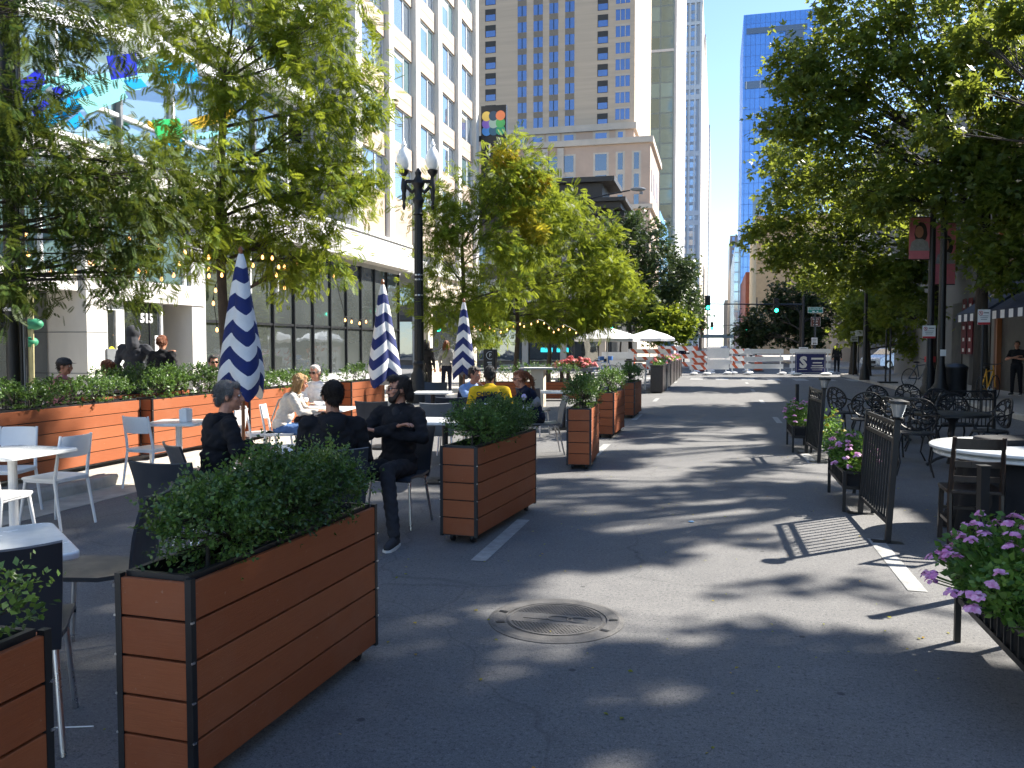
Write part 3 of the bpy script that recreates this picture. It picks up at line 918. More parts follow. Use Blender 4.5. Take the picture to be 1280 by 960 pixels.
# ---------------------------------------------------------------- people
def fuse(mb, name, mat, parent, vox, it=6, fac=.5):
    """grow one continuous surface over overlapping volumes"""
    me = mb.mesh(name, mat)
    o = link(name, me, None)
    r = o.modifiers.new('r', 'REMESH'); r.mode = 'VOXEL'; r.voxel_size = vox; r.use_smooth_shade = True
    s = o.modifiers.new('s', 'SMOOTH'); s.factor = fac; s.iterations = it
    dg = bpy.context.evaluated_depsgraph_get()
    nm = bpy.data.meshes.new_from_object(o.evaluated_get(dg))
    nm.name = name
    nm.materials.clear(); nm.materials.append(mat)
    o.modifiers.clear(); o.data = nm
    bpy.data.meshes.remove(me)
    nm.polygons.foreach_set('use_smooth', [True] * len(nm.polygons))
    if parent is not None: o.parent = parent
    return o

def hand(m, w, d, side, curl=.5, s=1.0, up=Vector((0, 0, 1))):
    """palm, four unequal bent fingers and a thumb from wrist w along d; side=+1 right hand"""
    d = Vector(d).normalized()
    lat = d.cross(up)
    if lat.length < .2: lat = d.cross(Vector((0, 1, 0)))
    lat.normalize(); nz = lat.cross(d).normalized()     # back of the hand faces nz
    for k in (-1, -.33, .33, 1):
        m.cap(w + lat * k * .018 * s, w + d * .085 * s + lat * k * .030 * s, .0145 * s, .0125 * s, 8)
    for k, ln in ((-1, .062), (-.33, .076), (.33, .080), (1, .070)):
        kk = k * side
        ln = ln * s
        a = w + d * .088 * s + lat * kk * .031 * s
        sp = lat * kk * .10
        d1 = (d + sp - nz * curl * .5).normalized(); b = a + d1 * ln * .5
        d2 = (d + sp - nz * curl * 1.5).normalized(); c = b + d2 * ln * .32
        d3 = (d * .7 - nz * curl * 2.2).normalized(); e = c + d3 * ln * .24
        m.cap(a, b, .0092 * s, .0086 * s, 7); m.cap(b, c, .0086 * s, .0078 * s, 7); m.cap(c, e, .0078 * s, .0068 * s, 7)
    t0 = w + d * .028 * s - lat * side * .026 * s * -1 * -1
    t1 = t0 - lat * side * .034 * s + d * .030 * s - nz * .012 * s
    t2 = t1 - lat * side * .012 * s + d * .030 * s - nz * .010 * s
    m.cap(t0, t1, .0125 * s, .0108 * s, 7); m.cap(t1, t2, .0105 * s, .0085 * s, 7)

def person(label, loc, yaw, sit=True, skin=None, hairm=None, style='short', top=None, bottom=None, shoes=None, lean=0, headyaw=0, headpitch=0,
           arms=None, legs=None, vox=.013, s=1.0, sleeve='long', extras=(), seat=.46, build=1.0, roll=0, group=None, fine=False, hunch=0, collar=True):
    skin = skin or SKIN; top = top or CBLACK; bottom = bottom or CCHAR; shoes = shoes or SHOE; hairm = hairm or HDARK
    V = Vector
    if sit: pel = V((0, 0, seat + .09))
    else: pel = V((0, 0, .95))
    la = R(lean)
    ax = V((0, math.sin(la), math.cos(la)))
    fwd = V((0, math.cos(la), -math.sin(la)))
    belly = pel + ax * .17
    chest = pel + ax * .345
    ax2 = V((0, math.sin(la + R(hunch)), math.cos(la + R(hunch))))
    shl = pel + ax * .30 + ax2 * .16
    neck = shl + ax2 * .055
    Hm = Matrix.Rotation(R(-headyaw), 3, 'Z') @ Matrix.Rotation(R(-headpitch), 3, 'X') @ Matrix.Rotation(R(roll), 3, 'Y')
    hc = neck + ax2 * .07 + V((0, .025, .095))
    hp = lambda x, y, z: hc + Hm @ V((x, y, z))
    S = {k: shl + V((k * .175 * build, 0, -.005)) for k in (-1, 1)}
    if arms is None:
        if sit: arms = {k: (S[k] + V((k * .07, .06 + .1 * math.sin(la), -.27)), V((k * .13, .40, seat + .30))) for k in (-1, 1)}
        else: arms = {k: (S[k] + V((k * .06, -.03, -.29)), S[k] + V((k * .07, .05, -.54))) for k in (-1, 1)}
    else: arms = {k: (V(a), V(b)) for k, (a, b) in arms.items()}
    if legs is None:
        if sit: legs = {k: (pel + V((k * .13, .42, -.04)), V((k * .13, .40, .09)), V((0, 1, 0))) for k in (-1, 1)}
        else: legs = {k: (V((k * .10, .015 + k * .03, .50)), V((k * .105, k * .07 - .02, .085)), V((k * .15, 1, 0))) for k in (-1, 1)}
    else: legs = {k: (V(a), V(b), V(c)) for k, (a, b, c) in legs.items()}
    hips = {k: pel + V((k * .092, .01, -.03)) for k in (-1, 1)}
    rotT = Matrix.Rotation(-la, 3, 'X')
    B = build
    # body
    m = MB()
    m.ell(pel, (.155 * B, .115 * B, .12), rotT); m.ell(belly, (.135 * B, .10 * B, .14), rotT); m.ell(chest, (.15 * B, .105 * B, .17), rotT)
    m.cap(S[-1], S[1], .052, .052); m.cap(shl, neck + ax2 * .09, .058, .052)
    for k in (-1, 1):
        e, w = arms[k]
        m.cap(S[k], e, .048, .038); m.cap(e, w, .039, .026)
        hand(m, w, (w - e), k, curl=.55, up=V((0, 0, 1)) if abs((w - e).normalized().z) < .8 else V((0, 1, 0)))
        kn, an, td = legs[k]
        m.cap(hips[k], kn, .083 * B, .056); m.cap(kn, an, .056, .036)
        m.cap(an + V((0, 0, -.035)), an + td.normalized() * .15 + V((0, 0, -.055)), .036, .03)
    m.ell(hp(0, -.012, .022), (.073, .094, .100), Hm, 16); m.ell(hp(0, .03, -.045), (.056, .060, .068), Hm, 14)
    m.ell(hp(0, .062, -.092), (.030, .026, .022), Hm); m.cap(hp(0, .086, .012), hp(0, .108, -.024), .009, .0145, 8)
    m.cap(hp(-.012, .094, -.032), hp(.012, .094, -.032), .010, .010, 7)
    m.cap(hp(-.034, .080, .026), hp(.034, .080, .026), .010, .010, 7)
    m.cap(hp(-.018, .084, -.060), hp(.018, .084, -.060), .010, .010, 7)
    for k in (-1, 1):
        m.ell(hp(k * .076, -.008, -.008), (.010, .020, .031), Hm, 8); m.ell(hp(k * .044, .058, -.022), (.022, .024, .020), Hm, 8)
    root = fuse(m, 'person', skin, None, vox if not fine else .0065, 5 if fine else 3, .45)
    root.location = loc; root.rotation_euler = (0, 0, yaw); root.scale = (s, s, s)
    tag(root, label, 'person', group)
    # face details
    e = MB(); pu = MB()
    for k in (-1, 1):
        e.ell(hp(k * .031, .0785, .010), (.014, .010, .0095), Hm, 8); pu.ell(hp(k * .031, .0865, .010), (.006, .004, .006), Hm, 8)
    e.build('eyes', EYEWHITE, root, smooth=True); pu.build('irises', EYEDARK, root, smooth=True)
    MB().cap(hp(-.021, .0925, -.0605), hp(.021, .0925, -.0605), .0045, .0045, 6).build('lips', LIP, root, smooth=True)
    br = MB()
    for k in (-1, 1): br.cap(hp(k * .016, .090, .030), hp(k * .046, .080, .031), .0045, .0035, 6)
    br.build('eyebrows', hairm, root, smooth=True)
    # hair
    if style:
        m = MB()
        if style != 'bald':
            m.ell(hp(0, -.030, .034), (.080, .092, .094), Hm, 18)
            m.ell(hp(0, .026, .088), (.056, .052, .030), Hm, 12)
            if style in ('short', 'swept'):
                m.ell(hp(0, -.075, -.03), (.056, .034, .050), Hm)
                for k in (-1, 1): m.ell(hp(k * .070, .004, .03), (.014, .03, .035), Hm, 8)
            if style == 'swept':
                m.ell(hp(0, .04, .098), (.062, .055, .036), Hm); m.ell(hp(0, -.09, -.05), (.062, .045, .07), Hm)
            if style == 'long':
                for k in (-1, 0, 1):
                    m.cap(hp(k * .055, -.04, 0), hp(k * .075, -.055, -.16), .05, .038); m.cap(hp(k * .07, -.055, -.14), hp(k * .07, -.075, -.27), .038, .018)
                for k in (-1, 1): m.cap(hp(k * .074, .02, .04), hp(k * .082, .02, -.15), .024, .018)
            if style == 'pony':
                m.ell(hp(0, -.105, .055), (.03, .035, .03), Hm)
                m.cap(hp(0, -.12, .06), hp(0, -.17, -.03), .03, .036); m.cap(hp(0, -.17, -.03), hp(.01, -.175, -.22), .036, .012)
            if style == 'bun':
                m.ell(hp(0, -.115, .045), (.045, .045, .045), Hm)
        h = fuse(m, 'hair', hairm, root, .009, 2)
        rg = np.random.default_rng(int(abs(loc[0] * 100)) + 3)
        nv = len(h.data.vertices); co = np.empty(nv * 3, np.float32); h.data.vertices.foreach_get('co', co); co = co.reshape(-1, 3)
        ww = np.sin(co[:, 0] * 210 + co[:, 2] * 60) * .0022 + np.sin(co[:, 0] * 90 - co[:, 1] * 130) * .0025
        nn = np.empty(nv * 3, np.float32); h.data.vertices.foreach_get('normal', nn)
        co += nn.reshape(-1, 3) * ww[:, None]; h.data.vertices.foreach_set('co', co.ravel()); h.data.update()
        N3 = nn.reshape(-1, 3)
        ns = 2600 if fine else 600
        ix = rg.integers(0, nv, ns)
        dd = np.array([0, -.35, -.8]) + rg.normal(0, .28, (ns, 3)) + N3[ix] * (.55 if style in ('short', 'swept') else .2)
        st = link('hair_strands', leaf_mesh('hair_strands', co[ix] - N3[ix] * .002, dd, (.024 if style in ('short', 'swept') else .055) * rg.uniform(.6, 1.3, ns), (T_OVAL[0] * np.array([.28, 1, 1]), T_OVAL[1]), hairm, rg, up=N3[ix] + rg.normal(0, .2, (ns, 3))), h)
    # upper garment
    m = MB(); t = .017
    m.ell(pel + ax * .03, (.165 * B + t, .118 * B + t, .13), rotT); m.ell(belly, (.145 * B + t, .11 * B + t, .16), rotT); m.ell(chest, (.158 * B + t, .113 * B + t, .175), rotT, 16)
    m.cap(S[-1], S[1], .069, .069); m.cap(shl + ax2 * -.02, shl + ax2 * .05, .098, .070)
    for k in (-1, 1): m.cap(S[k] * .55 + shl * .45 + ax2 * .012, shl + ax2 * .045, .055, .062)
    for k in (-1, 1):
        e_, w_ = arms[k]
        if sleeve == 'long':
            m.cap(S[k], e_, .071, .055); m.cap(e_, e_.lerp(w_, .93), .055, .042)
            m.cap(e_.lerp(w_, .78), e_.lerp(w_, .95), .044, .042)
        elif sleeve == 'short': m.cap(S[k], S[k].lerp(e_, .68), .066, .058)
    if collar: m.tube([shl + ax2 * .075 + V((.074 * math.cos(a * math.pi / 8), .074 * math.sin(a * math.pi / 8) + .008, -.018 + .022 * math.sin(a * math.pi / 8) * -1)) for a in range(16)], .013, 7, closed=True)
    g = fuse(m, 'jacket' if sleeve == 'long' else 'shirt', top, root, .012 if fine else .016, 3)
    co = np.empty(len(g.data.vertices) * 3, np.float32); g.data.vertices.foreach_get('co', co); co = co.reshape(-1, 3)
    nn = np.empty(co.size, np.float32); g.data.vertices.foreach_get('normal', nn)
    ww = (np.sin(co[:, 2] * 62 + np.sin(co[:, 0] * 23) * 2.2) * np.sin(co[:, 1] * 31 + co[:, 0] * 17) + np.sin(co[:, 2] * 31 + co[:, 1] * 40) * .6 + np.sin(co[:, 2] * 110 + np.sin(co[:, 0] * 40) * 3) * .35) * .0065
    co += nn.reshape(-1, 3) * ww[:, None]; g.data.vertices.foreach_set('co', co.ravel()); g.data.update()
    # trousers
    m = MB()
    m.ell(pel + V((0, 0, -.01)), (.162 * B, .122 * B, .115), rotT)
    for k in (-1, 1):
        kn, an, td = legs[k]
        m.cap(hips[k], kn, .094 * B, .070); m.cap(kn, an + V((0, 0, .02)), .070, .052)
    g = fuse(m, 'trousers', bottom, root, .012 if fine else .018, 3)
    co = np.empty(len(g.data.vertices) * 3, np.float32); g.data.vertices.foreach_get('co', co); co = co.reshape(-1, 3)
    nn = np.empty(co.size, np.float32); g.data.vertices.foreach_get('normal', nn)
    ww = np.sin(co[:, 2] * 75 + np.sin(co[:, 0] * 45 + co[:, 1] * 20) * 2) * np.sin(co[:, 1] * 38 + 1) * .005
    co += nn.reshape(-1, 3) * ww[:, None]; g.data.vertices.foreach_set('co', co.ravel()); g.data.update()
    # shoes
    for k in (-1, 1):
        kn, an, td = legs[k]; td = td.normalized(); dn = V((0, 0, 1))
        if abs(td.z) > .3: dn = (an - kn).normalized() * -1
        m = MB(); a = an - dn * .038
        m.cap(a - td * .03, a + td * .06, .042, .042); m.cap(a + td * .06, a + td * .165 - dn * .012, .042, .034); m.cap(a + dn * .03, an + dn * .01, .045, .045)
        sh = fuse(m, 'shoe', shoes, root, .010, 3)
        q = MB(); sd = td.cross(dn).normalized()
        pl = [(-.075, .0), (-.06, .035), (.0, .042), (.10, .048), (.175, .036), (.202, .0), (.175, -.036), (.10, -.046), (.0, -.04), (-.06, -.035)]
        q.prism(pl, -.026, -.006, mp=lambda x, y, z: tuple(an - dn * .058 + td * x + sd * y + dn * z * 1.0))
        q.build('sole', SOLE, sh)
    for ex in extras:
        ex(root, hp, Hm, dict(S=S, arms=arms, pel=pel, chest=chest, shl=shl, neck=neck, ax=ax, fwd=fwd))
    return root

def x_beard(mat):
    def f(root, hp, Hm, J):
        m = MB(); m.ell(hp(0, .060, -.088), (.044, .042, .042), Hm); 
        for k in (-1, 1): m.cap(hp(k * .066, .01, -.02), hp(k * .04, .055, -.085), .018, .024, 8)
        m.cap(hp(-.024, .092, -.044), hp(.024, .092, -.044), .008, .008, 6)
        fuse(m, 'beard', mat, root, .008, 2)
    return f
def x_glasses(mat, lens=None):
    def f(root, hp, Hm, J):
        m = MB()
        for k in (-1, 1):
            m.tube([hp(k * .033 + .023 * math.cos(a * math.pi / 8), .098 - abs(.023 * math.cos(a * math.pi / 8) * k) * .1, .008 + .018 * math.sin(a * math.pi / 8)) for a in range(16)], .0026, 5, closed=True)
            m.tube([hp(k * .056, .094, .012), hp(k * .080, .05, .012), hp(k * .082, -.02, .006)], .0026, 5)
        m.tube([hp(-.010, .102, .012), hp(.010, .102, .012)], .0026, 5)
        g = m.build('glasses', mat, root)
        if lens:
            q = MB()
            for k in (-1, 1): q.ell(hp(k * .033, .098, .008), (.023, .004, .018), Hm, 10)
            q.build('lens', lens, g)
    return f
def x_cap(mat):
    def f(root, hp, Hm, J):
        m = MB(); m.ell(hp(0, -.015, .055), (.088, .108, .075), Hm, 16)
        m.prism([(-.07, .05), (.07, .05), (.06, .13), (.03, .16), (-.03, .16), (-.06, .13)], .048, .056, mp=lambda x, y, z: tuple(hp(x, y, z)))
        fuse(m, 'cap', mat, root, .009, 2)
    return f
def x_hooddown(mat, shirt=None):
    """hood lying on the back, open zip and lapels at the front"""
    def f(root, hp, Hm, J):
        m = MB(); c = J['shl']
        m.cap(c + Vector((-.075, -.075, .045)), c + Vector((.075, -.075, .045)), .042, .042); m.ell(c + Vector((0, -.105, -.01)), (.10, .05, .085))
        for k in (-1, 1): m.cap(c + Vector((k * .08, -.05, .05)), c + Vector((k * .055, .085, .0)), .026, .018)
        fuse(m, 'hood', mat, root, .011, 3)
        if shirt:
            q = MB(); q.ell(c + J['fwd'] * .062 + J['ax'] * -.01, (.05, .05, .075)); q.build('shirt_front', shirt, root, smooth=True)
    return f
def x_hood(mat):
    def f(root, hp, Hm, J):
        m = MB(); m.ell(hp(0, -.03, .02), (.108, .118, .132), Hm, 16); m.cap(hp(0, -.05, -.08), J['shl'] + Vector((0, -.05, .03)), .10, .11)
        fuse(m, 'hood', mat, root, .012, 4)
    return f
def x_cape(mat, yoke):
    """coloured yoke over the shoulders and a light band round the chest of a uniform jacket"""
    def f(root, hp, Hm, J):
        m = MB(); S = J['S']
        m.cap(S[-1] + Vector((0, 0, .004)), S[1] + Vector((0, 0, .004)), .082, .082); m.cap(J['shl'] + J['ax'] * -.04, J['shl'] + J['ax'] * .045, .112, .084)
        for k in (-1, 1):
            e = J['arms'][k][0]; m.cap(S[k], S[k].lerp(e, .75), .083, .074)
        m.ell(J['chest'] + J['ax'] * .07, (.196, .150, .125), Matrix.Rotation(-.1, 3, 'X'), 16)
        fuse(m, 'yoke', mat, root, .013, 3)
        if yoke:
            b = MB(); c = J['chest'] + J['ax'] * -.045
            b.tube([c + Vector((.196 * math.cos(a * math.pi / 12), .150 * math.sin(a * math.pi / 12), 0)) for a in range(24)], .012, 6, closed=True)
            b.build('reflective_band', yoke, root, smooth=True)
    return f
def x_backtext(txt, size, mat):
    def f(root, hp, Hm, J):
        c = J['shl'] - J['fwd'] * .178 - J['ax'] * .055
        ang = math.atan2(J['ax'].y, J['ax'].z)
        text_part(txt, size, mat, root, c, (R(90) + -ang * 1.0 - .12, 0, 0), .012, bold=.002)
    return f
def x_patch(mat, k=1):
    def f(root, hp, Hm, J):
        e = J['arms'][k][0]; c = J['S'][k].lerp(e, .32) + Vector((k * .068, 0, 0))
        m = MB(); m.ell(c, (.012, .042, .048)); m.build('shoulder_patch', mat, root, smooth=True)
    return f
def x_bag(mat):
    def f(root, hp, Hm, J):
        m = MB(); S = J['S']
        m.tube([S[1] + Vector((0, .09, .02)), S[1] + Vector((-.02, .0, .075)), J['chest'] + Vector((0, -.14, .05)), J['pel'] + Vector((-.16, -.16, .06))], .012, 5)
        m.build('bag_strap', mat, root)
    return f
# ---------------------------------------------------------------- ground
SW = .13                       # sidewalk height
def sheet(name, x0, x1, y0, y1, z, mat):
    m = MB(); m.add([(x0, y0, z), (x1, y0, z), (x1, y1, z), (x0, y1, z)], [(0, 1, 2, 3)])
    return tag(m.build(name, mat), kind='structure')
sheet('road', -600, 600, -60, 3000, 0, ASPHALT)
def pavement(name, x0, x1, y0, y1, kerbside, r=0):
    m = MB(); m.box2((x0, y0, -.2), (x1, y1, SW)); tag(m.build(name, SIDEWALK), kind='structure')
    k = MB()
    kx = x1 if kerbside > 0 else x0
    k.box2((kx, y0, -.2), (kx + kerbside * .16, y1, SW - .004))
    tag(k.build('kerb', KERB, bevel=.03), kind='structure')
LK = -6.75
pavement('sidewalk', -16, LK - .16, -8, 43.5, 1)
pavement('sidewalk', -16, -6.4, 61, 118, 1)
pavement('sidewalk', 6.6, 16, 19.0, 47.0, -1)
pavement('sidewalk', 7.4, 16, 2, 18.99, -1)
pavement('sidewalk', 6.6, 16, 61, 230, -1)
g = MB(); g.box2((LK + .001, -8, -.1), (LK + .55, 43.5, .006)); tag(g.build('gutter', KERB), kind='structure')
# lane dashes and zebra bars
def paint(x0, x1, y0, y1, z=.004):
    m = MB(); m.add([(x0, y0, z), (x1, y0, z), (x1, y1, z), (x0, y1, z)], [(0, 1, 2, 3)])
    tag(m.build('lane_marking', PAINT), kind='structure')
for k in range(-1, 6):
    y = 5.92 + 6.1 * k
    paint(-1.78, -1.66, y, y + 1.52); paint(1.25, 1.37, y - .05, y + 1.48)
for k in range(11): paint(-6.0 + k * 1.2, -5.4 + k * 1.2, 40.2, 42.6)
for k in range(11): paint(-6.0 + k * 1.2, -5.4 + k * 1.2, 61.5, 64)
paint(-6.3, 6.2, 43.4, 43.7)
m = MB(); m.add([(-4.9, 1.95, .004), (-2.62, 2.62, .004), (-2.64, 2.72, .004), (-4.92, 2.05, .004)], [(0, 1, 2, 3)])
tag(m.build('lane_marking', PAINT), kind='structure')
# manhole
mh = thing('manhole_cover', 'round cast iron manhole cover set in the asphalt lane', 'manhole cover', (-.90, 4.75, 0))
MB().lathe([(.30, -.02), (.30, .007), (.372, .010), (.40, .004), (.40, -.02)], n=48).build('frame_ring', IRON, mh)
def lid():
    m = MB(); m.lathe([(.001, -.01), (.292, -.01), (.292, .005), (.001, .005)], n=48)
    for i in range(-13, 14):
        for j in range(-13, 14):
            x, y = i * .021 + (j % 2) * .0105, j * .0185
            if math.hypot(x, y) < .265 and abs(y) > .075: m.box((x, y, .006), (.011, .011, .005))
    m.lathe([(.268, .004), (.268, .009), (.285, .009), (.285, .004)], n=48)
    return m
lid().build('lid', IRON, mh)
for a in (8, 172, 335, 205):
    MB().box((.336 * math.cos(R(a)), .336 * math.sin(R(a)), .0105), (.05, .028, .002), rz=R(a)).build('pick_hole', BLACK, mh)
m = MB()
for x, r_ in ((.02, .075), (.13, .065)): m.tube([(x + r_ * math.cos(t * math.pi / 10), .045 * math.sin(t * math.pi / 10), .006) for t in range(20)], .006, 5, closed=True)
m.box((-.12, 0, .006), (.15, .05, .005))
m.build('raised_relief', IRON, mh)

# ---------------------------------------------------------------- window helper
def window(parent, X, y0, y1, z0, z1, glass, frame, split=.68, depth=.12, fw=.05):
    """window in a wall facing +X: frame with a mullion, panes set back"""
    m = MB(); x = X - depth
    for a, b in (((x, y0, z0), (x + .06, y1, z0 + fw)), ((x, y0, z1 - fw), (x + .06, y1, z1)), ((x, y0, z0 + fw), (x + .06, y0 + fw, z1 - fw)), ((x, y1 - fw, z0 + fw), (x + .06, y1, z1 - fw))):
        m.box2(a, b)
    if split:
        ym = y0 + (y1 - y0) * split; m.box2((x, ym - .03, z0 + fw), (x + .058, ym + .03, z1 - fw))
    w = m.build('window', frame, parent)
    q = MB(); q.box2((x + .005, y0 + fw * .5, z0 + fw * .5), (x + .025, y1 - fw * .5, z1 - fw * .5)); q.build('pane', glass, w)
    return w

FX = -13.0
# ---------------------------------------------------------------- white office block with window grid
ob = thing('office_block', 'white pier office block with beige panels and a grid of sunlit windows', 'building', (FX, 36, 0))
def wl(m, name, mat, parent=ob, **k):
    o = m.build(name, mat, parent, **k); o.location = -Vector(parent.location); return o
PY = [28.75, 31.95, 35.05, 38.1, 41.2, 44.4]
H_OB = 25.2
m = MB(); m.box2((-24, 28.9, 4.9), (FX - .35, 44.3, H_OB)); wl(m, 'wall', GREYSTONE)
for i, y in enumerate(PY):
    m = MB(); m.box2((FX - .349, y - .26, 5.97 if y < 36 else 5.21), (FX + .12, y + .26, H_OB + .4)); wl(m, 'pillar', WHITESTONE)
for i in range(5):
    y0, y1 = PY[i] + .261, PY[i + 1] - .261
    for k in range(-1, 7):
        zb, zt = 10.17 + 2.36 * k - .02, 11.62 + 2.36 * k
        wn = window(ob, FX - .02, y0 + .04, y1 - .04, zb, zt, GLASS if (i + k * 3) % 4 else TEALGLASS, WHITEMETAL, .66, .18)
        wn.location = -Vector(ob.location)
        if (i * 7 + k * 5) % 3 == 0:      # half drawn blind behind the glass, seen at the head
            b = MB(); b.box2((FX - .172, y0 + .08, zt - .05 - rnd.uniform(.2, .7)), (FX - .168, y0 + (y1 - y0) * .64, zt - .05)); b.build('blind', CURTAIN, wn)
        m = MB(); m.box2((FX - .34, y0, zt), (FX - .06, y1, zb + 2.36)); m.box2((FX - .059, y0, zt + .43), (FX - .05, y1, zt + .45)); wl(m, 'spandrel_panel', BEIGEPANEL)
    m = MB(); m.box2((FX - .34, y0, 5.9), (FX - .06, y1, 7.79)); wl(m, 'spandrel_panel', BEIGEPANEL)
m = MB(); m.box2((-24, 28.7, H_OB), (FX + .1, 44.45, H_OB + .35)); wl(m, 'parapet', WHITESTONE)
for z in (7.5, 10, 12.4, 14.8, 17.2, 19.6):
    m = MB(); m.box2((-14.6, 28.85, z), (FX - .4, 28.899, z + .012)); wl(m, 'stone_joint', DARKWALL)
for z in (9.1, 11.5, 13.9, 16.3):
    m = MB(); m.box2((-16.9, 28.86, z), (-15.3, 28.898, z + 1.1)); wl(m, 'side_window', DARKGLASS)
# ground floor of the block: stone piers and a recessed shop
m = MB(); m.box2((FX - .3, 36.4, 0), (FX + .05, 44.4, 4.9)); wl(m, 'ground_floor_wall', CREAMSTONE)
m = MB(); m.box2((FX - .2, 37.0, .9), (FX + .06, 42.3, 3.5)); wl(m, 'ground_floor_window', DARKGLASS)
m = MB(); m.box2((FX - .25, 36.38, 4.9), (FX + .25, 44.4, 5.2)); wl(m, 'stone_course', WHITESTONE)

# ---------------------------------------------------------------- hotel / lobby building nearest on the left
hb = thing('hotel_building', 'white clad building with glass lobby and long white fascia', 'building', (FX, 20, 0))
def hbx(name, a, b, mat, bevel=0):
    m = MB(); m.box2(a, b); o = m.build(name, mat, hb, bevel=bevel); o.location = -Vector(hb.location); return o
yA, yB = AX(108, 430, FX).y, AX(134, 430, FX).y           # white corner pier
hbx('corner_pier', (FX - 1.4, yA, 0), (FX + .02, yB, 5.0), WHITESTONE)
for z in (1.02, 1.9, 2.8, 3.7):
    hbx('pier_joint', (FX - 1.41, yA - .004, z), (FX + .025, yB - .02, z + .018), GREYPLASTIC)
y1_, y2_, y3_, y4_, y5_ = [AX(x, 430, FX).y for x in (163, 209, 232, 257, 262)]
zt = 2.62
hbx('back_wall', (-24, -6, 0), (FX - 3.0, 28.6, 17.0), GREYSTONE)
hbx('entrance_lintel', (FX - .6, yB + .001, zt + .02), (FX + .03, y5_ - .2, 3.12), WHITESTONE)
hbx('entrance_soffit', (FX - 1.9, yB, zt + .04), (FX - .61, y5_ - .2, 3.05), GREYSTONE)
hbx('entrance_side_wall', (FX - 1.9, y4_ - .55, 0), (FX + .0, y4_, zt + .015), WHITESTONE)
# first door in white frame
dr = MB()
for a, b in (((FX - .25, yB + .02, .1), (FX - .15, yB + .16, zt)), ((FX - .25, y1_ - .26, .1), (FX - .15, y1_, zt)), ((FX - .25, yB + .16, zt - .2), (FX - .15, y1_ - .26, zt)), ((FX - .25, yB + .16, .1), (FX - .15, y1_ - .26, .62))): dr.box2(a, b)
d1 = dr.build('door', WHITEMETAL, hb); d1.location = -Vector(hb.location)
q = MB(); q.box2((FX - .21, yB + .15, .6), (FX - .19, y1_ - .25, zt - .19)); q.build('pane', DARKGLASS, d1)
q = MB(); q.box2((FX - .188, yB + .22, .85), (FX - .183, yB + .50, 1.32)); q.build('notice', PAPER, d1)
q = MB(); q.lathe([(.001, 0), (.10, 0), (.10, .005), (.001, .005)], n=20); o = q.build('round_sticker', M('yellow_sticker', (.8, .7, .02), .5), d1, (FX - .186, yB + .36, 1.5)); o.rotation_euler = (0, R(90), 0)
# glass screen with the number
hbx('entrance_glass', (FX - 1.75, y1_, .1), (FX - 1.70, y3_ - .05, zt), DARKGLASS)
hbx('entrance_mullion', (FX - .22, y2_ - .03, .1), (FX - .14, y2_ + .04, zt), WHITEMETAL)
hbx('entrance_side_glass', (FX - .21, y1_ + .01, .1), (FX - .19, y2_ - .031, zt), DARKGLASS)
hbx('entrance_mullion', (FX - .22, y1_ + .9, .1), (FX - .17, y1_ + .93, zt), DARKMETAL)
text_part('515', .30, WHITEMETAL, hb, Vector((FX - .18, (y1_ + y2_) / 2 + .15, zt - .36)) - Vector(hb.location), (R(90), 0, R(90)), .008, bold=.012)
hbx('door_notice', (FX - .186, y1_ + 1.1, 1.42), (FX - .181, y1_ + 1.42, 1.86), PAPER)
m = MB()
for a, b in (((FX - 1.2, y2_ + .3, .1), (FX - 1.1, y2_ + .48, zt)), ((FX - 1.2, y3_ + .4, .1), (FX - 1.1, y3_ + .6, zt)), ((FX - 1.2, y2_ + .48, zt - .16), (FX - 1.1, y3_ + .4, zt)), ((FX - 1.2, y2_ + .48, .1), (FX - 1.1, y3_ + .4, .5)), ((FX - 1.2, y2_ + .48, .75), (FX - 1.1, y3_ + .4, .86))): m.box2(a, b)
d2 = m.build('door', WHITEMETAL, hb); d2.location = -Vector(hb.location)
q = MB(); q.box2((FX - 1.16, y2_ + .47, .5), (FX - 1.14, y3_ + .41, zt - .15)); q.build('pane', DARKGLASS, d2)
q = MB(); q.box2((FX - 1.138, y2_ + .7, 1.5), (FX - 1.133, y2_ + .95, 1.8)); q.build('notice', BEIGEPANEL, d2)
# intercom on the pier
hbx('intercom', (FX + .02, yA + .55, 1.25), (FX + .06, yA + .85, 1.55), GREYPLASTIC); hbx('key_box', (FX + .02, yA + .6, .95), (FX + .09, yA + .75, 1.2), BLACK)
# dark window bay left of the pier
hbx('shop_window', (FX - 1.0, 6, .45), (FX - .95, yA - .05, 3.0), DARKGLASS)
for y in (7.6, 9.3, 11.0, 12.6): hbx('window_post', (FX - .95, y - .04, .3), (FX - .88, y + .04, 3.0), DARKMETAL)
hbx('window_head', (FX - .9, 6, 2.78), (FX - .1, yA - .02, 3.14), WHITESTONE)
hbx('window_sill', (FX - .9, 6, .1), (FX - .7, yA - .02, .45), GREYSTONE)
# upper glass and fascia
hbx('transom_glass', (FX - .35, yA - 6, 3.16), (FX - .30, y5_ + .2, 4.9), TEALGLASS)
for k in range(9):
    y = yA - 4 + k * 1.55
    hbx('transom_mullion', (FX - .30, y - .03, 3.15), (FX - .22, y + .03, 4.9), WHITEMETAL)
hbx('fascia', (FX - .5, 5.0, 4.86), (FX + .10, 34.2, 5.86), WHITESTONE)
hbx('fascia_soffit', (FX - 2.9, y5_, 4.70), (FX - .45, 34.2, 4.855), GREYSTONE)
hbx('fascia_cap', (FX - .52, 5.0, 5.861), (FX + .16, 34.2, 5.96), WHITEMETAL)
text_part('HOTEL', .50, GREYPLASTIC, hb, Vector((FX + .13, (AX(200, 250, FX).y + .75), 5.30)) - Vector(hb.location), (R(90), 0, R(90)), .025, bold=.012, align='LEFT')
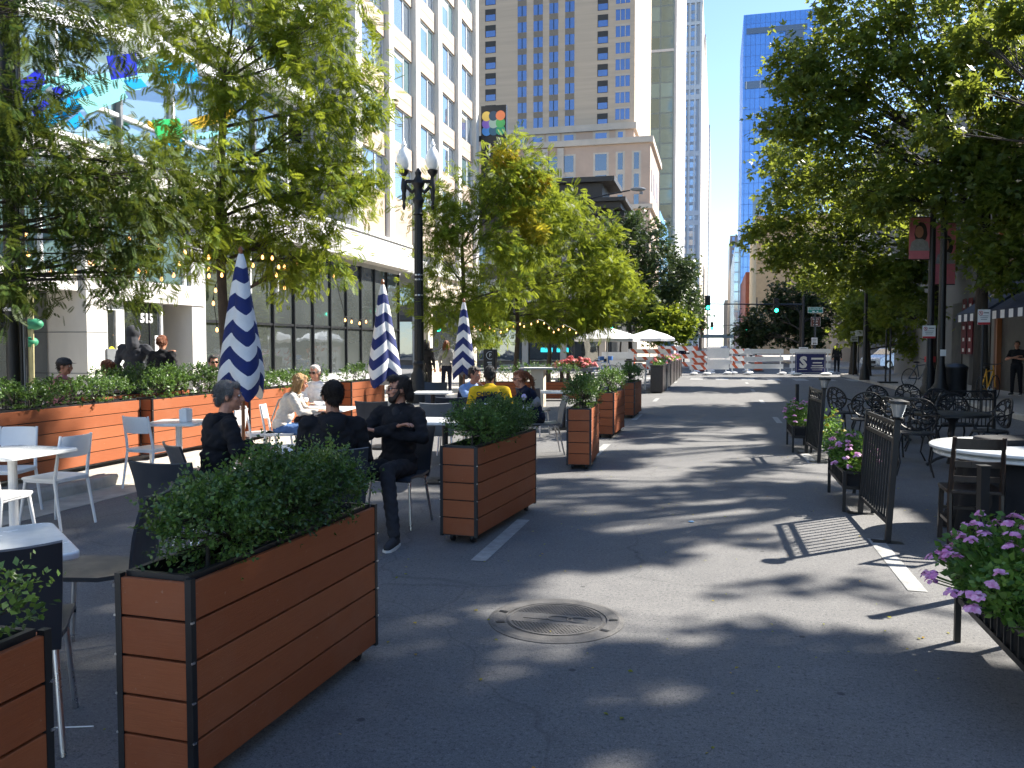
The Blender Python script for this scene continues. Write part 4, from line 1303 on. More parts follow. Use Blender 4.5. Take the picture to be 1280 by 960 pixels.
# tall lobby glass with curtains
gy0, gy1 = y5_ + .1, 34.0
hbx('lobby_glass', (FX - .55, gy0, .62), (FX - .50, gy1, 4.70), glass_mat('lobby_window_glass', (.05, .058, .055), .03, .42, .6, .5))
hbx('lobby_curtain', (FX - .497, gy0 + 3.4, 2.5), (FX - .492, gy1 - .4, 4.6), CURTAIN) if False else None
hbx('lobby_pier', (FX - .8, gy0 - .55, 0), (FX - .2, gy0 + .05, 4.86), GREYSTONE)
hbx('lobby_plinth', (FX - .7, gy0, .1), (FX - .35, gy1, .62), GREYSTONE)
for k in range(12):
    y = gy0 + (gy1 - gy0) * k / 11
    hbx('lobby_mullion', (FX - .50, y - .025, .62), (FX - .42, y + .025, 4.7), DARKMETAL)
hbx('lobby_transom', (FX - .50, gy0, 2.25), (FX - .44, gy1, 2.32), DARKMETAL)
# upper storey curtain wall behind the steel canopy frame
hbx('upper_glass', (FX - .6, 5.0, 5.97), (FX - .55, 24.6, 13.5), TEALGLASS)
for k in range(11):
    y = 5.2 + k * 1.92
    hbx('upper_mullion', (FX - .55, y - .04, 5.97), (FX - .42, y + .04, 13.5), WHITEMETAL if k % 3 else GREYPLASTIC)
for z in (6.9, 8.9, 11.1): hbx('upper_rail', (FX - .55, 5.0, z), (FX - .45, 24.6, z + .08), WHITEMETAL)
for z in (9.35, 11.9):
    hbx('steel_beam', (FX - .4, 4.5, z), (FX + .35, 24.8, z + .38), WHITEMETAL, .02)
hbx('dark_recess', (FX - 2.6, 24.7, 5.97), (FX - 2.5, 28.5, 16), DARKGLASS)
hbx('recess_floor_slab', (FX - 2.6, 24.7, 8.6), (FX - 1.9, 28.5, 9.0), WHITESTONE)

# coloured glass canopy sculpture on a white steel frame
cv = thing('glass_canopy_sculpture', 'white steel frame hung with blue, green and gold glass sheets above the entrance', 'glass canopy', (FX + .7, 17, 6.5))
def cvx(name, pts, mat):
    m = MB(); v = [Vector(p) for p in pts]; n = (v[1] - v[0]).cross(v[2] - v[0]).normalized() * .02
    k = len(v); m.add(v + [p + n for p in v], [tuple(reversed(range(k))), tuple(range(k, 2 * k))] + [(i, (i + 1) % k, k + (i + 1) % k, k + i) for i in range(k)])
    o = m.build(name, mat, cv); o.location = -Vector(cv.location)
def gl(n, c):
    m, nt, out = new_mat(n); b = nt.nodes.new('ShaderNodeBsdfPrincipled'); b.inputs['Base Color'].default_value = (*c, 1); b.inputs['Roughness'].default_value = .12
    t = nt.nodes.new('ShaderNodeBsdfTranslucent'); t.inputs['Color'].default_value = (*c, 1)
    x = nt.nodes.new('ShaderNodeMixShader'); x.inputs[0].default_value = .5; L(nt, b.outputs[0], x.inputs[1]); L(nt, t.outputs[0], x.inputs[2]); L(nt, x.outputs[0], out.inputs[0]); return m
GB = gl('cobalt_glass', (.03, .04, .55)); GC = gl('cyan_glass', (.02, .42, .75)); GA = gl('aqua_glass', (.35, .72, .72)); GG = gl('green_glass', (.05, .55, .16)); GY = gl('gold_glass', (.75, .5, .03))
def pq(x, y, X=FX + .75): return AX(x, y, X)
for nm, pts, mt in (('glass_sheet', [(28, 112), (48, 92), (72, 98), (40, 128)], GA), ('glass_sheet', [(26, 122), (38, 112), (42, 120), (30, 126)], GB), ('glass_sheet', [(44, 148), (78, 122), (94, 112), (100, 122), (64, 152)], GC),
                    ('glass_sheet', [(82, 154), (100, 140), (108, 152), (94, 162)], GC), ('glass_sheet', [(138, 82), (196, 72), (212, 76), (140, 92)], GA), ('glass_sheet', [(140, 78), (160, 76), (154, 98), (146, 96)], GB),
                    ('glass_sheet', [(200, 80), (222, 78), (236, 88), (236, 98), (212, 94)], GC), ('glass_sheet', [(194, 158), (208, 158), (214, 172), (204, 174)], GG), ('glass_sheet', [(204, 174), (216, 168), (232, 176), (216, 186)], GC),
                    ('glass_sheet', [(184, 150), (193, 154), (194, 162), (186, 158)], GY), ('glass_sheet', [(250, 148), (272, 140), (284, 144), (262, 154)], GG), ('glass_sheet', [(262, 137), (282, 133), (286, 138), (268, 142)], GY),
                    ('glass_sheet', [(60, 100), (92, 88), (110, 90), (100, 112), (78, 120)], GA), ('glass_sheet', [(100, 96), (138, 90), (190, 92), (176, 112), (112, 118)], GA), ('glass_sheet', [(156, 100), (176, 98), (184, 108), (164, 112)], GC),
                    ('glass_sheet', [(40, 136), (60, 122), (66, 130), (44, 146)], GB), ('glass_sheet', [(66, 110), (80, 106), (80, 118), (70, 120)], GB), ('glass_sheet', [(240, 168), (300, 158), (300, 163), (244, 176)], GA)):
    cvx(nm, [pq(*p, FX + .6 + .021 * len(cv.children)) for p in pts], mt)
for pts, mt in (([(36, 152), (112, 106), (122, 126), (52, 164)], GC), ([(134, 70), (170, 66), (172, 94), (140, 100)], GB), ([(196, 80), (244, 78), (250, 104), (206, 104)], GC), ([(190, 150), (224, 148), (230, 172), (200, 178)], GG), ([(236, 150), (290, 134), (296, 146), (246, 162)], GY), ([(96, 124), (150, 104), (160, 122), (110, 142)], GA), ([(22, 104), (52, 84), (58, 104), (30, 124)], GB)):
    cvx('glass_sheet', [pq(x, y, FX + 1.0 + .05 * len(cv.children)) for x, y in pts], mt)
m = MB(); m.bar(pq(10, 2), pq(195, 55), .16, .3); m.bar(pq(192, 52, FX + .5), pq(320, 122, FX - .3), .16, .2); m.bar(pq(160, 62), pq(192, 52), .5, .4); m.bar(pq(192, 2, FX), pq(312, 66, FX), .2, .3)
o = m.build('steel_frame', WHITEMETAL, cv); o.location = -Vector(cv.location)

# vertical hotel sign
sg = thing('projecting_sign', 'tall black projecting sign with a ring of coloured dots and letter H', 'sign', (FX + .1, 45.0, 0))
cx = PZ(617, 185, 48); 
za, zb = PZ(617, 255, 48).z, PZ(617, 145, 48).z
hw = (633 - 602) / 2 / CF * 48
def sgb(name, a, b, mat): m = MB(); m.box2(a, b); o = m.build(name, mat, sg); o.location = -Vector(sg.location); return o
cx = AY(617, 185, 45.0).x; d_ = 45.0
sgb('panel', (cx - hw, d_, za), (cx + hw, d_ + .3, zb), DARKMETAL)
sgb('bracket', (FX - .4, d_ + .1, zb - 1.9), (cx - hw, d_ + .2, zb - 1.6), BLACK)
dots = [((-1, 1), (.8, .55, .12)), ((0, 1), (.03, .07, .12)), ((1, 1), (.85, .25, .1)), ((-1, 0), (.22, .12, .5)), ((0, 0), (.35, .5, .42)), ((1, 0), (.08, .42, .12)), ((-1, -1), (.06, .25, .65)), ((0, -1), (.03, .12, .2)), ((1, -1), (.03, .32, .16))]
for (i, j), c in dots:
    zz = zb - .98 + j * .40; m = MB(); m.lathe([(.001, 0), (.27 if (i, j) != (0, 0) else .3, 0), (.27, .01), (.001, .01)], n=20)
    o = m.build('coloured_dot', M('sign_dot', c, .5, var=0), sg, Vector((cx + i * .40, d_ - .005 - (.004 if (i, j) == (0, 0) else 0.002 * (i + 1) + .003 * (j + 1)), zz)) - Vector(sg.location)); o.rotation_euler = (R(90), 0, 0)
text_part('H', .95, SIGNWHITE, sg, Vector((cx, d_ - .01, zb - 2.45)) - Vector(sg.location), (R(90), 0, 0), .01)

# ---------------------------------------------------------------- corner building across the side street
cb = thing('corniced_corner_building', 'old corner building with heavy dark cornice and cream street front', 'building', (-8.1, 65, 0))
def cbx(name, a, b, mat): m = MB(); m.box2(a, b); o = m.build(name, mat, cb); o.location = -Vector(cb.location); return o
CX0 = -8.2
cbx('wall', (-32, 65, 0), (CX0 - .3, 90, 12.2), M('shaded_brown_brick', (.13, .105, .085), .85, var=.25, vs=1))  # brick colour darkened to paint in this side's shade
cbx('street_front', (CX0 - .299, 65.2, 4.2), (CX0, 90, 12.2), CREAMSTONE)
cbx('shopfront', (CX0 - .29, 65.2, 0), (CX0 - .05, 90, 4.2), DARKFRONT)
for k in range(8):
    cbx('pilaster', (CX0, 65.6 + k * 3.2, 4.2), (CX0 + .18, 66.2 + k * 3.2, 11.39), CREAMSTONE)
    for z in (5.0, 8.2): cbx('window', (CX0 - .02, 66.7 + k * 3.2, z), (CX0 + .012, 68.3 + k * 3.2, z + 1.9), DARKGLASS)
for k in range(6):
    for z in (5.0, 8.2): cbx('window', (-29 + k * 3.4, 64.96, z), (-27.4 + k * 3.4, 65.01, z + 2), DARKGLASS)
cbx('cornice', (-32, 64.1, 12.2), (CX0 + 1.0, 91, 12.65), DARKWALL); cbx('cornice', (-32, 63.7, 12.66), (CX0 + 1.4, 91, 12.95), DARKWALL); cbx('cornice_frieze', (-32, 64.7, 11.4), (CX0 + .45, 90.5, 12.19), DARKWALL)
cbx('roof_block', (-20.5, 66.5, 12.96), (CX0 - 4.3, 72, 14.5), DARKWALL); cbx('roof_block', (CX0 - 4.0, 65.4, 12.96), (CX0 - .6, 70, 14.4), DARKWALL); cbx('roof_block_cornice', (CX0 - 4.2, 64.9, 14.41), (CX0 + .4, 70.4, 14.8), DARKWALL)
for k in range(26):
    part('cornice_bracket', 'cbk1', lambda: MB().box((0, 0, 0), (.9, .3, .45)), DARKWALL, cb, Vector((CX0 + .72, 65.5 + k * .98, 11.95)) - Vector(cb.location))
for k in range(22): part('cornice_bracket', 'cbk2', lambda: MB().box((0, 0, 0), (.35, .7, .45)), DARKWALL, cb, Vector((-31 + k * 1.1, 64.45, 11.95)) - Vector(cb.location))
for k in range(7):
    cbx('shop_bay', (-30 + k * 3.1, 64.9, .4), (-27.6 + k * 3.1, 64.98, 3.6), DARKGLASS)
    cbx('shop_pier', (-27.5 + k * 3.1, 64.7, 0), (-27.0 + k * 3.1, 64.99, 4.1), LIMESTONE)
cbx('shop_sign_band', (-30, 64.75, 3.7), (CX0 - .4, 64.97, 4.15), DARKWALL)
TEAL = M('teal_lit_sign', (.03, .35, .4), .4, var=0, emit=(.03, .55, .65), es=.6)
for x in (-13.6, -12.3): cbx('lit_window_sign', (x, 64.86, 1.1), (x + .95, 64.895, 1.45), TEAL)
cbx('balustrade', (CX0 - .2, 72, 12.96), (CX0 + .5, 90, 13.6), LIMESTONE)
text_part('ILLINOIS' if False else 'OPEN', .5, M('teal_neon', (.05, .5, .55), .3, emit=(.05, .7, .8), es=1.2), cb, Vector((-12.2, 64.93, 1.3)) - Vector(cb.location), (R(90), 0, 0), .02) if False else None
# next buildings down the left side
lb = thing('cream_row_building', 'low cream building with tall arched windows beyond the corniced corner block', 'building', (-8.3, 100, 0))
m = MB(); m.box2((-25, 90.1, 0), (-8.4, 114, 12.5)); o = m.build('wall', CREAMSTONE, lb); o.location = -Vector(lb.location)
for k in range(6):
    for z in (5, 8.6):
        m = MB(); m.box2((-8.42, 91.4 + k * 3.7, z), (-8.38, 93.4 + k * 3.7, z + 2.6)); o = m.build('window', DARKGLASS, lb); o.location = -Vector(lb.location)

# ---------------------------------------------------------------- beige tower
bt = thing('beige_tower', 'tall beige brick tower with columns of blue windows above a stone podium', 'building', (-11.4, 118, 0))
def btx(name, a, b, mat, par=bt): m = MB(); m.box2(a, b); o = m.build(name, mat, par); o.location = -Vector(bt.location); return o
TY, TXR = 118.0, AY(791, 432, 118).x
btx('shaft', (-58, TY, 30), (TXR, 147, 90), BEIGEBRICK)
PXR = AY(811, 432, 115).x
btx('podium', (-58, 115, 0), (PXR, 133, 29.19), PINKSTONE)
btx('podium_cornice', (-58, 114.6, 29.2), (PXR + .4, 133.3, 30), LIMESTONE)
btx('upper_band', (-58, 116.9, 30.01), (TXR + .05, 146, 31.6), PINKSTONE)
btx('string_course', (-58, 116.5, 31.61), (TXR + .4, 146.5, 32.5), LIMESTONE)
btx('string_course', (-58, 114.6, 20.3), (PXR + .4, 133, 20.9), LIMESTONE)
xs = lambda a: AY(a, 432, 117.5).x
cols = [(646, 657), (665.5, 677), (685, 696), (704.5, 716)]
for k in range(14):
    z0 = 39.3 + 2.28 * k * 1.0
    z0 = 1.62 + (432 - 158 + 20.0 * k) * 118 / 1035 * 1.0
    hh = 12.5 * 118 / 1035
    for a, b in cols:
        w = btx('window', (xs(a), TY - .02, z0), (xs(b), TY + .01, z0 + hh), BLUEGLASS)
        m = MB(); xm = (xs(a) + xs(b)) / 2; m.box2((xm - .05, TY - .06, z0), (xm + .05, TY - .021, z0 + hh)); m.build('mullion', DARKMETAL, w)
    w = btx('window', (xs(767), TY - .02, z0 + .45), (xs(784.5), TY + .01, z0 + hh + .5), BLUEGLASS)
    m = MB()
    for t in (.33, .67): xm = xs(767) + (xs(784.5) - xs(767)) * t; m.box2((xm - .05, TY - .06, z0 + .45), (xm + .05, TY - .021, z0 + hh + .5))
    m.box2((xs(767) - .1, TY - .08, z0 + hh + .5), (xs(784.5) + .1, TY - .021, z0 + hh + .75)); m.build('mullion', LIMESTONE, w)
    # balcony openings: flat dark panels paint in the recess shade
    for a, b in ((744.5, 757.5), (606, 619)):
        o = btx('balcony_shade', (xs(a), TY - .03, z0 - .25), (xs(b), TY + .005, z0 + 1.45), DARKWALL)
        m = MB(); m.box2((xs(a) + .1, TY - .05, z0 - .2), (xs(b) - .05, TY - .031, z0 + .65)); m.build('window', BLUEGLASS, o)
    for a, b in cols:
        btx('spandrel_panel', (xs(a), TY - .012, z0 - (20 * 118 / 1035 - hh)), (xs(b), TY + .012, z0 - .02), M('taupe_panel', (.2, .165, .13), .8) if 'taupe_panel' not in bpy.data.materials else bpy.data.materials['taupe_panel'])
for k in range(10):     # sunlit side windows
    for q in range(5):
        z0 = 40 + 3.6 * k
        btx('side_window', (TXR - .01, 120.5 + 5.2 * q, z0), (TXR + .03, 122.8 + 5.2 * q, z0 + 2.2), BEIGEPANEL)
zf = lambda y, d=116.9: 1.62 + (432 - y) * d / 1035
x2 = lambda a: AY(a, 432, 116.9).x
for a, b in cols + [(743, 757), (771, 777)]:
    btx('tall_window', (x2(a), 116.88, zf(187)), (x2(b), 116.91, zf(169)), BLUEGLASS)
    btx('window_surround', (x2(a) - .35, 116.885, zf(188)), (x2(b) + .35, 116.905, zf(166)), LIMESTONE)
x3 = lambda a: AY(a, 432, 115).x
for a, b in [(645, 657), (665, 677), (685, 696), (704, 716), (743, 757), (771, 777), (791, 797)]:
    btx('podium_window', (x3(a), 114.96, zf(215, 115)), (x3(b), 115.02, zf(195, 115)), DARKGLASS)
    btx('podium_window', (x3(a), 114.96, zf(240, 115)), (x3(b), 115.02, zf(221, 115)), DARKGLASS)
    btx('podium_window', (x3(a), 114.96, zf(262, 115)), (x3(b), 115.02, zf(246, 115)), DARKGLASS)
    btx('window_surround', (x3(a) - .3, 114.98, zf(240, 115)), (x3(b) + .3, 115.015, zf(193, 115)), LIMESTONE)
for a in (661, 681, 700.5):
    btx('pilaster', (x3(a) - .45, 114.6, 0), (x3(a) + .45, 114.99, 29), LIMESTONE)
for k in range(5):
    for z in (8, 14, 23): btx('podium_side_window', (PXR - .01, 117 + 3.2 * k, z), (PXR + .03, 118.2 + 3.2 * k, z + 3), DARKGLASS)

def tower(name, label, x0, x1, y0, y1, h, mat, cat='building', parts=()):
    t = thing(name, label, cat, ((x0 + x1) / 2, y0, 0))
    m = MB(); m.box2((x0, y0, 0), (x1, y1, h)); o = m.build('walls', mat, t); o.location = -Vector(t.location)
    for nm, a, b, mt in parts:
        m = MB(); m.box2(a, b); o = m.build(nm, mt, t); o.location = -Vector(t.location)
    return t
YG = 170.0
xg0, xg1 = AY(800, 432, YG).x, AY(840, 432, YG).x
tower('green_glass_tower', 'green glass high rise with a pale blank slab along its street edge', xg0, xg1 - .1, YG, 219, 112, GREENTOWER,
      parts=[('pale_slab', (xg1 - .09, YG + .2, 0), (xg1 + .4, 219, 113), PALEWALL)] + [('floor_band', (xg0 - .05, YG - .15, z), (xg1 - .12, YG - .01, z + .5), PALEWALL) for z in range(60, 110, 12)] + [('corner_fin', (xg1 - 7.0, YG - .3, 0), (xg1 - 6.6, YG - .02, 112), PALEWALL)])
xb = AY(831, 432, 140).x
tower('blue_glass_infill', 'narrow light blue glass building tucked beside the stone podium', xb - 6, xb - 1.0, 140, 165, 24, curtain_mat('light_blue_wall', (.12, .35, .6), .5, 2.5, 4, (.1, .2, .3), .1))
Y3 = 400.0
xc0, xc1 = AY(852, 432, Y3).x, AY(871, 432, Y3).x
tower('gridded_tower', 'slender grey tower with a concrete grid and narrow blue glass bays', xc0 - 6, xc1, Y3, 600, 1.62 + 421 * Y3 / 1035, GREYTOWER,
      parts=[('sunlit_edge', (xc1 + .01, Y3 + 1, 0), (xc1 + 1.0, 560, 160), LIMESTONE), ('crown_band', (xc0 - 6.2, Y3 - .8, 160), (xc1 + 1.2, 450, 163.8), PALEWALL), ('crown_band', (xc0 - 6.2, Y3 - .6, 150), (xc1 + .2, 450, 151.5), PALEWALL)]  # paler edge strip paints in the sun on the tower's street side
      + [('vertical_rib', (xc0 - .3 + i * 2.45, Y3 - .8, 0), (xc0 + .5 + i * 2.45, Y3 - .01, 160), PALEWALL) for i in range(4)]
      + [('floor_band', (xc0 - 6, Y3 - .5, z), (xc1 + .05, Y3 - .005, z + 2.2), PALEWALL) for z in (14, 36, 58, 62.5, 90, 116, 120.5, 138)])
x4 = AY(880, 432, 700).x
tower('cream_slab_tower', 'thin cream slab tower catching sun beyond the gridded tower', x4 - 20, x4, 620, 900, 1.62 + 355 * 650 / 1035, LIMESTONE)
x5 = AY(885, 432, 1000).x
tower('dark_ridged_tower', 'farthest dark tower on the left of the sky gap', x5 - 20, x5, 950, 1200, 1.62 + 265 * 950 / 1035, curtain_mat('dark_ridged_wall', (.16, .16, .18), .2, 6, 5, (.3, .3, .3), 1.2))
# right side
YB = 300.0
xr0, xr1 = AY(924.5, 432, YB).x, AY(1022, 432, YB).x
zB = lambda y: 1.62 + (432 - y) * 285 / 1035
tower('blue_glass_tower', 'tall sky blue mirrored tower with dark mechanical bands', xr0, xr1, YB, 345, zB(21), BLUETOWER,
      parts=[('dark_band', (xr0 + 1, YB - .2, zB(45)), (xr1 - 5, YB - .01, zB(38)), DARKGLASS), ('dark_band', (xr0 + .6, YB - .2, zB(112)), (xr1 - 12, YB - .01, zB(103)), DARKGLASS), ('dark_band', (xr1 - 12, YB - .2, zB(80)), (xr1 - 6, YB - .012, zB(45.2)), DARKGLASS),
             ('dark_band', (xr0 + 3.8, YB - .2, zB(255)), (xr0 + 18, YB - .01, zB(244)), DARKGLASS), ('dark_band', (xr0 + 3.8, YB - .2, zB(300)), (xr0 + 6.4, YB - .012, zB(255.2)), DARKGLASS), ('white_corner', (xr1 + .01, YB - .3, 0), (xr1 + .8, YB + 1, zB(22)), PALEWALL)]
      + [('band_post', (xr0 + 1 + i * 4.6, YB - .3, zB(112)), (xr0 + 1.25 + i * 4.6, YB - .21, zB(103)), PALEWALL) for i in range(4)])
Y6 = 520
tower('slate_tower', 'dark grey tower standing left of the blue glass tower', AY(911, 432, Y6).x, AY(923, 432, Y6).x + 4, Y6, 600, 1.62 + 132 * Y6 / 1035, curtain_mat('slate_wall', (.07, .09, .12), .3, 3, 4, (.14, .15, .17), .8))
Y7 = 420
tower('tan_mid_tower', 'tan mid rise with punched windows in front of the slate tower', AY(911.5, 432, Y7).x, AY(919, 432, Y7).x, Y7, 500, 1.62 + 92 * Y7 / 1035, curtain_mat('tan_punched_wall', (.1, .1, .11), .2, 2.6, 3.4, (.34, .29, .24), 1.1))
tower('teal_mid_rise', 'narrow teal glass mid rise at the foot of the blue tower', AY(917, 432, 300).x, AY(924, 432, 300).x, 300.5, 380, 36, curtain_mat('teal_wall', (.2, .36, .36), .4, 2, 3.4, (.4, .45, .45), .2))
tower('grey_street_end_tower', 'grey tower closing the far end of the street on the right', AY(905, 432, 900).x, AY(912, 432, 900).x, 900, 1000, 1.62 + 55 * 900 / 1035, GREYWALL)
tower('brick_building', 'dark red brick building behind the trees on the right', AY(931, 432, 190).x, AY(975, 432, 190).x, 190, 230, 1.62 + 88 * 190 / 1035, M('red_brick', (.16, .05, .035), .85, var=.2, vs=1))
tower('tan_distant_building', 'tan building behind the right hand trees beside the brick one', AY(944, 432, 150).x, 30, 150, 180, 24, TANSTONE)
# elevated rail bridge at the far end
rb = thing('rail_bridge', 'elevated rail bridge crossing the far end of the street', 'bridge', (0, 330, 0))
m = MB(); m.box2((-60, 330, 4.6), (60, 338, 5.9)); o = m.build('deck', M('bridge_steel', (.22, .24, .24), .7), rb); o.location = (0, -330, 0)
for x in (-6.2, 6.2):
    m = MB(); m.box2((x - .3, 331, 0), (x + .3, 331.6, 4.6)); o = m.build('column', DARKMETAL, rb); o.location = (0, -330, 0)

# ---------------------------------------------------------------- right hand buildings
RX = 9.35
tb = thing('tan_building', 'tan stucco building with tall dark windows behind the blue awnings', 'building', (RX, 26, 0))
def tbx(name, a, b, mat, par=tb): m = MB(); m.box2(a, b); o = m.build(name, mat, par); o.location = -Vector(tb.location); return o
tbx('wall', (RX, 21.0, 0), (24, 31.4, 9.0), TANSTONE)
tbx('unseen_wing_wall', (RX + .001, -8, 0), (24, 20.99, 8.0), TANSTONE)  # unseen wing, height set for how much sun and sky it blocks
tbx('shopfront', (RX - .06, 6, .13), (RX - .01, 31.3, 4.0), DARKFRONT)
for k in range(4):
    y = 21.6 + 2.6 * k
    for z in (5.1,):
        w = tbx('window', (RX - .03, y, z), (RX + .05, y + 1.15, z + 1.7), DARKGLASS)
        m = MB(); m.box2((RX - .14, y - .15, z - .2), (RX - .031, y + 1.3, z)); m.build('sill', LIMESTONE, w); m = MB(); m.box2((RX - .10, y - .12, z + 1.7), (RX - .031, y + 1.27, z + 1.9)); m.build('lintel', LIMESTONE, w)
for k in range(8): tbx('pier', (RX - .14, 6.2 + 3.53 * k, .13), (RX - .02, 6.7 + 3.53 * k, 4.4), M('red_brown_pier', (.12, .06, .04), .8) if 'red_brown_pier' not in bpy.data.materials else bpy.data.materials['red_brown_pier'])
tbx('string_course', (RX - .2, 6, 4.41), (RX - .01, 31.3, 4.8), LIMESTONE)
tbx('drainpipe', (RX - .2, 30.9, .13), (RX - .05, 31.02, 8.9), WOODPOLE)
tbx('parapet', (RX - .3, 20.9, 9.0), (RX + .5, 31.5, 9.3), LIMESTONE)
tbx('unseen_wing_parapet', (RX - .2, -8, 8.001), (RX + .5, 20.89, 8.3), LIMESTONE)
gb = thing('grey_building', 'plain grey rendered building behind the right hand trees', 'building', (RX, 42, 0))
m = MB(); m.box2((12.0, 62, 0), (26, 95, 17.5)); o = m.build('wall', GREYWALL, gb); o.location = -Vector(gb.location)
ge = thing('grey_building', 'grey rendered building with a plain concrete ground floor between the tan one and the crossing', 'building', (RX, 32, 0))
m = MB(); m.box2((RX, 31.55, 0), (26, 48.4, 7.6)); o = m.build('wall', GREYWALL, ge); o.location = -Vector(ge.location)
for k in range(6):
    for z in (4.9,):
        m = MB(); m.box2((RX - .03, 32.6 + 2.5 * k, z), (RX + .05, 33.8 + 2.5 * k, z + 2.2)); o = m.build('window', DARKGLASS, ge); o.location = -Vector(ge.location)
m = MB(); m.box2((16, 31.6, 7.61), (26, 48.3, 16.0)); o = m.build('upper_storeys', GREYWALL, ge); o.location = -Vector(ge.location)
for y0, y1 in ((32.2, 34.6), (35.6, 37.0)):
    m = MB(); m.box2((RX - .04, y0, .13), (RX - .005, y1, 3.3)); o = m.build('shopfront', DARKFRONT, ge); o.location = -Vector(ge.location)
for k in range(4):
    for z in (6, 10.5):
        m = MB(); m.box2((13 + k * 3, 61.94, z), (14.3 + k * 3, 62.02, z + 2.2)); o = m.build('window', DARKGLASS, gb); o.location = -Vector(gb.location)
        m = MB(); m.box2((11.96, 63.5 + k * 4, z), (12.02, 65 + k * 4, z + 2.2)); o = m.build('window', DARKGLASS, gb); o.location = -Vector(gb.location)
m = MB(); m.box2((11.9, 61.9, 0), (26, 61.99, 3.8)); o = m.build('shopfront', DARKFRONT, gb); o.location = -Vector(gb.location)
m = MB(); m.box2((9.6, 60.4, 3.9), (20, 61.9, 4.25)); o = m.build('canopy', DARKMETAL, gb); o.location = -Vector(gb.location)
# blue awnings
def awning(label, y0, y1, z=2.75):
    a = thing('awning', label, 'awning', (RX, y0, z), 0, 'navy awnings over the right hand shopfront')
    m = MB(); D = 1.9; Hh = 1.25; w = y1 - y0
    m.add([(-.05, 0, Hh), (-.05, w, Hh), (-D, w, 0), (-D, 0, 0), (-.05, 0, Hh - .03), (-.05, w, Hh - .03), (-D + .02, w, -.03), (-D + .02, 0, -.03)], [(0, 3, 2, 1), (4, 5, 6, 7), (0, 1, 5, 4), (3, 7, 6, 2), (0, 4, 7, 3), (1, 2, 6, 5)])
    m.add([(-.05, .001, Hh - .03), (-D + .02, .001, -.03), (-.05, .001, -.03), (-.05, .02, Hh - .03), (-D + .02, .02, -.03), (-.05, .02, -.03)], [(0, 1, 2), (5, 4, 3), (0, 3, 4, 1), (1, 4, 5, 2)])
    m.build('canopy', M('dark_navy_awning', (.012, .02, .045), .75, var=.25, vs=5) if 'dark_navy_awning' not in bpy.data.materials else bpy.data.materials['dark_navy_awning'], a)
    v = MB(); n = 9
    for i in range(n):
        v.box((-D - .006, w * (i + .5) / n, -.13), (.012, w / n - .002, .22), i % 2)
    v.build('valance', [bpy.data.materials['dark_navy_awning'], WHITECANVAS], a)
    e = MB()
    for r_ in (.30, .24):
        e.tube([(-D * .52 - .05 + .0 + r_ * math.cos(t * math.pi / 12) * .84, w / 2 + r_ * 1.5 * math.sin(t * math.pi / 12), Hh * .5 + .03 + r_ * math.cos(t * math.pi / 12) * .55) for t in range(24)], .016, 5, closed=True)
    e.bar((-D * .52 - .17, w / 2 - .25, Hh * .5 - .045), (-D * .52 - .17, w / 2 + .25, Hh * .5 - .045), .02, .06); e.bar((-D * .52 + .05, w / 2 - .2, Hh * .5 + .10), (-D * .52 + .05, w / 2 + .2, Hh * .5 + .10), .02, .06)
    e.build('oval_emblem', BEIGEPANEL, a)
    return a
awning('navy awning with pale oval emblem, farther along the tan building', 26.4, 29.2, 2.6)
awning('navy awning with striped valance, nearest on the tan building', 22.9, 25.9, 2.6)
# red panels in the shop window
for i, (y, lab) in enumerate(((34.7, 'leftmost red lettered panel in the dark shopfront'), (33.9, 'middle red lettered panel in the dark shopfront'), (33.1, 'rightmost red lettered panel in the dark shopfront'))):
    t = thing('poster', lab, 'poster', (RX - .06, y, 1.3), 0, 'red panels in the shopfront')
    MB().box2((0, 0, 0), (.015, .62, 1.55)).build('sheet', POSTERRED, t, (-.08, 0, 0)); MB().box2((0, .05, 1.68), (.015, .57, 2.1)).build('header', POSTERRED, t, (-.08, 0, 0))
    q = MB()
    for z in (.15, .55, 1.0, 1.35, 1.82): q.box((-.085, .31, z), (.008, .22, .13))
    q.build('white_marks', SIGNWHITE, t)
def face(a, b):
    v = RTH * a + FWH * b
    return math.atan2(-v.x, v.y)
def yawdir(dx, dy): return math.atan2(-dx, dy)
def on(v, z): v = Vector(v); v.z = z; return v

# ---------------------------------------------------------------- planters and their box shrubs
def planter_run(x, y0, y1, yaw, label, hl, seed, W=.32, z=0, H=.74, hh=.34, n=5, leaves=5200, size=.026, wheels=True, hlen=.94, hoff=0):
    L_ = y1 - y0
    c = Vector((x - W / 2, (y0 + y1) / 2, z))
    p = planter(label, c, L_, W, H, R(yaw), 'slatted planter boxes around the dining area', lift=.06, wheels=wheels)
    rot = Matrix.Rotation(R(yaw), 3, 'Z')
    hedge('boxwood_shrub', hl, c + rot @ Vector((0, hoff, 0)) + Vector((0, 0, .06 + H - .05)), L_ * hlen, W, hh, seed, R(yaw), n, leaves, size, group='box shrubs in the planters')
    return p
planter_run(-1.87, .50, 1.98, 0, 'orange brown planter cut off by the bottom left corner', 'sprigs of box showing above the bottom left planter', 11, n=5, leaves=5000, hh=.24)
planter_run(-1.74, 2.52, 3.98, -3.0, 'largest orange brown planter in the foreground with black corner trim', 'large dark green box shrub spilling from the foreground planter', 12, n=5, leaves=24000, size=.021, hh=.35, hlen=.80, hoff=-.03)
planter_run(-1.79, 6.40, 7.98, -5.5, 'second planter along the lane, beside the seated man with crossed arms', 'dense box shrub in the second planter, in front of the yellow jacket', 13, n=5, leaves=17000, size=.022, hh=.33)
planter_run(-1.60, 10.62, 11.98, 3.5, 'narrow looking planter in front of the grey chair of the ponytailed officer', 'loose box shrub in the third planter along the lane', 14, n=4, leaves=8000, hh=.42, size=.026)
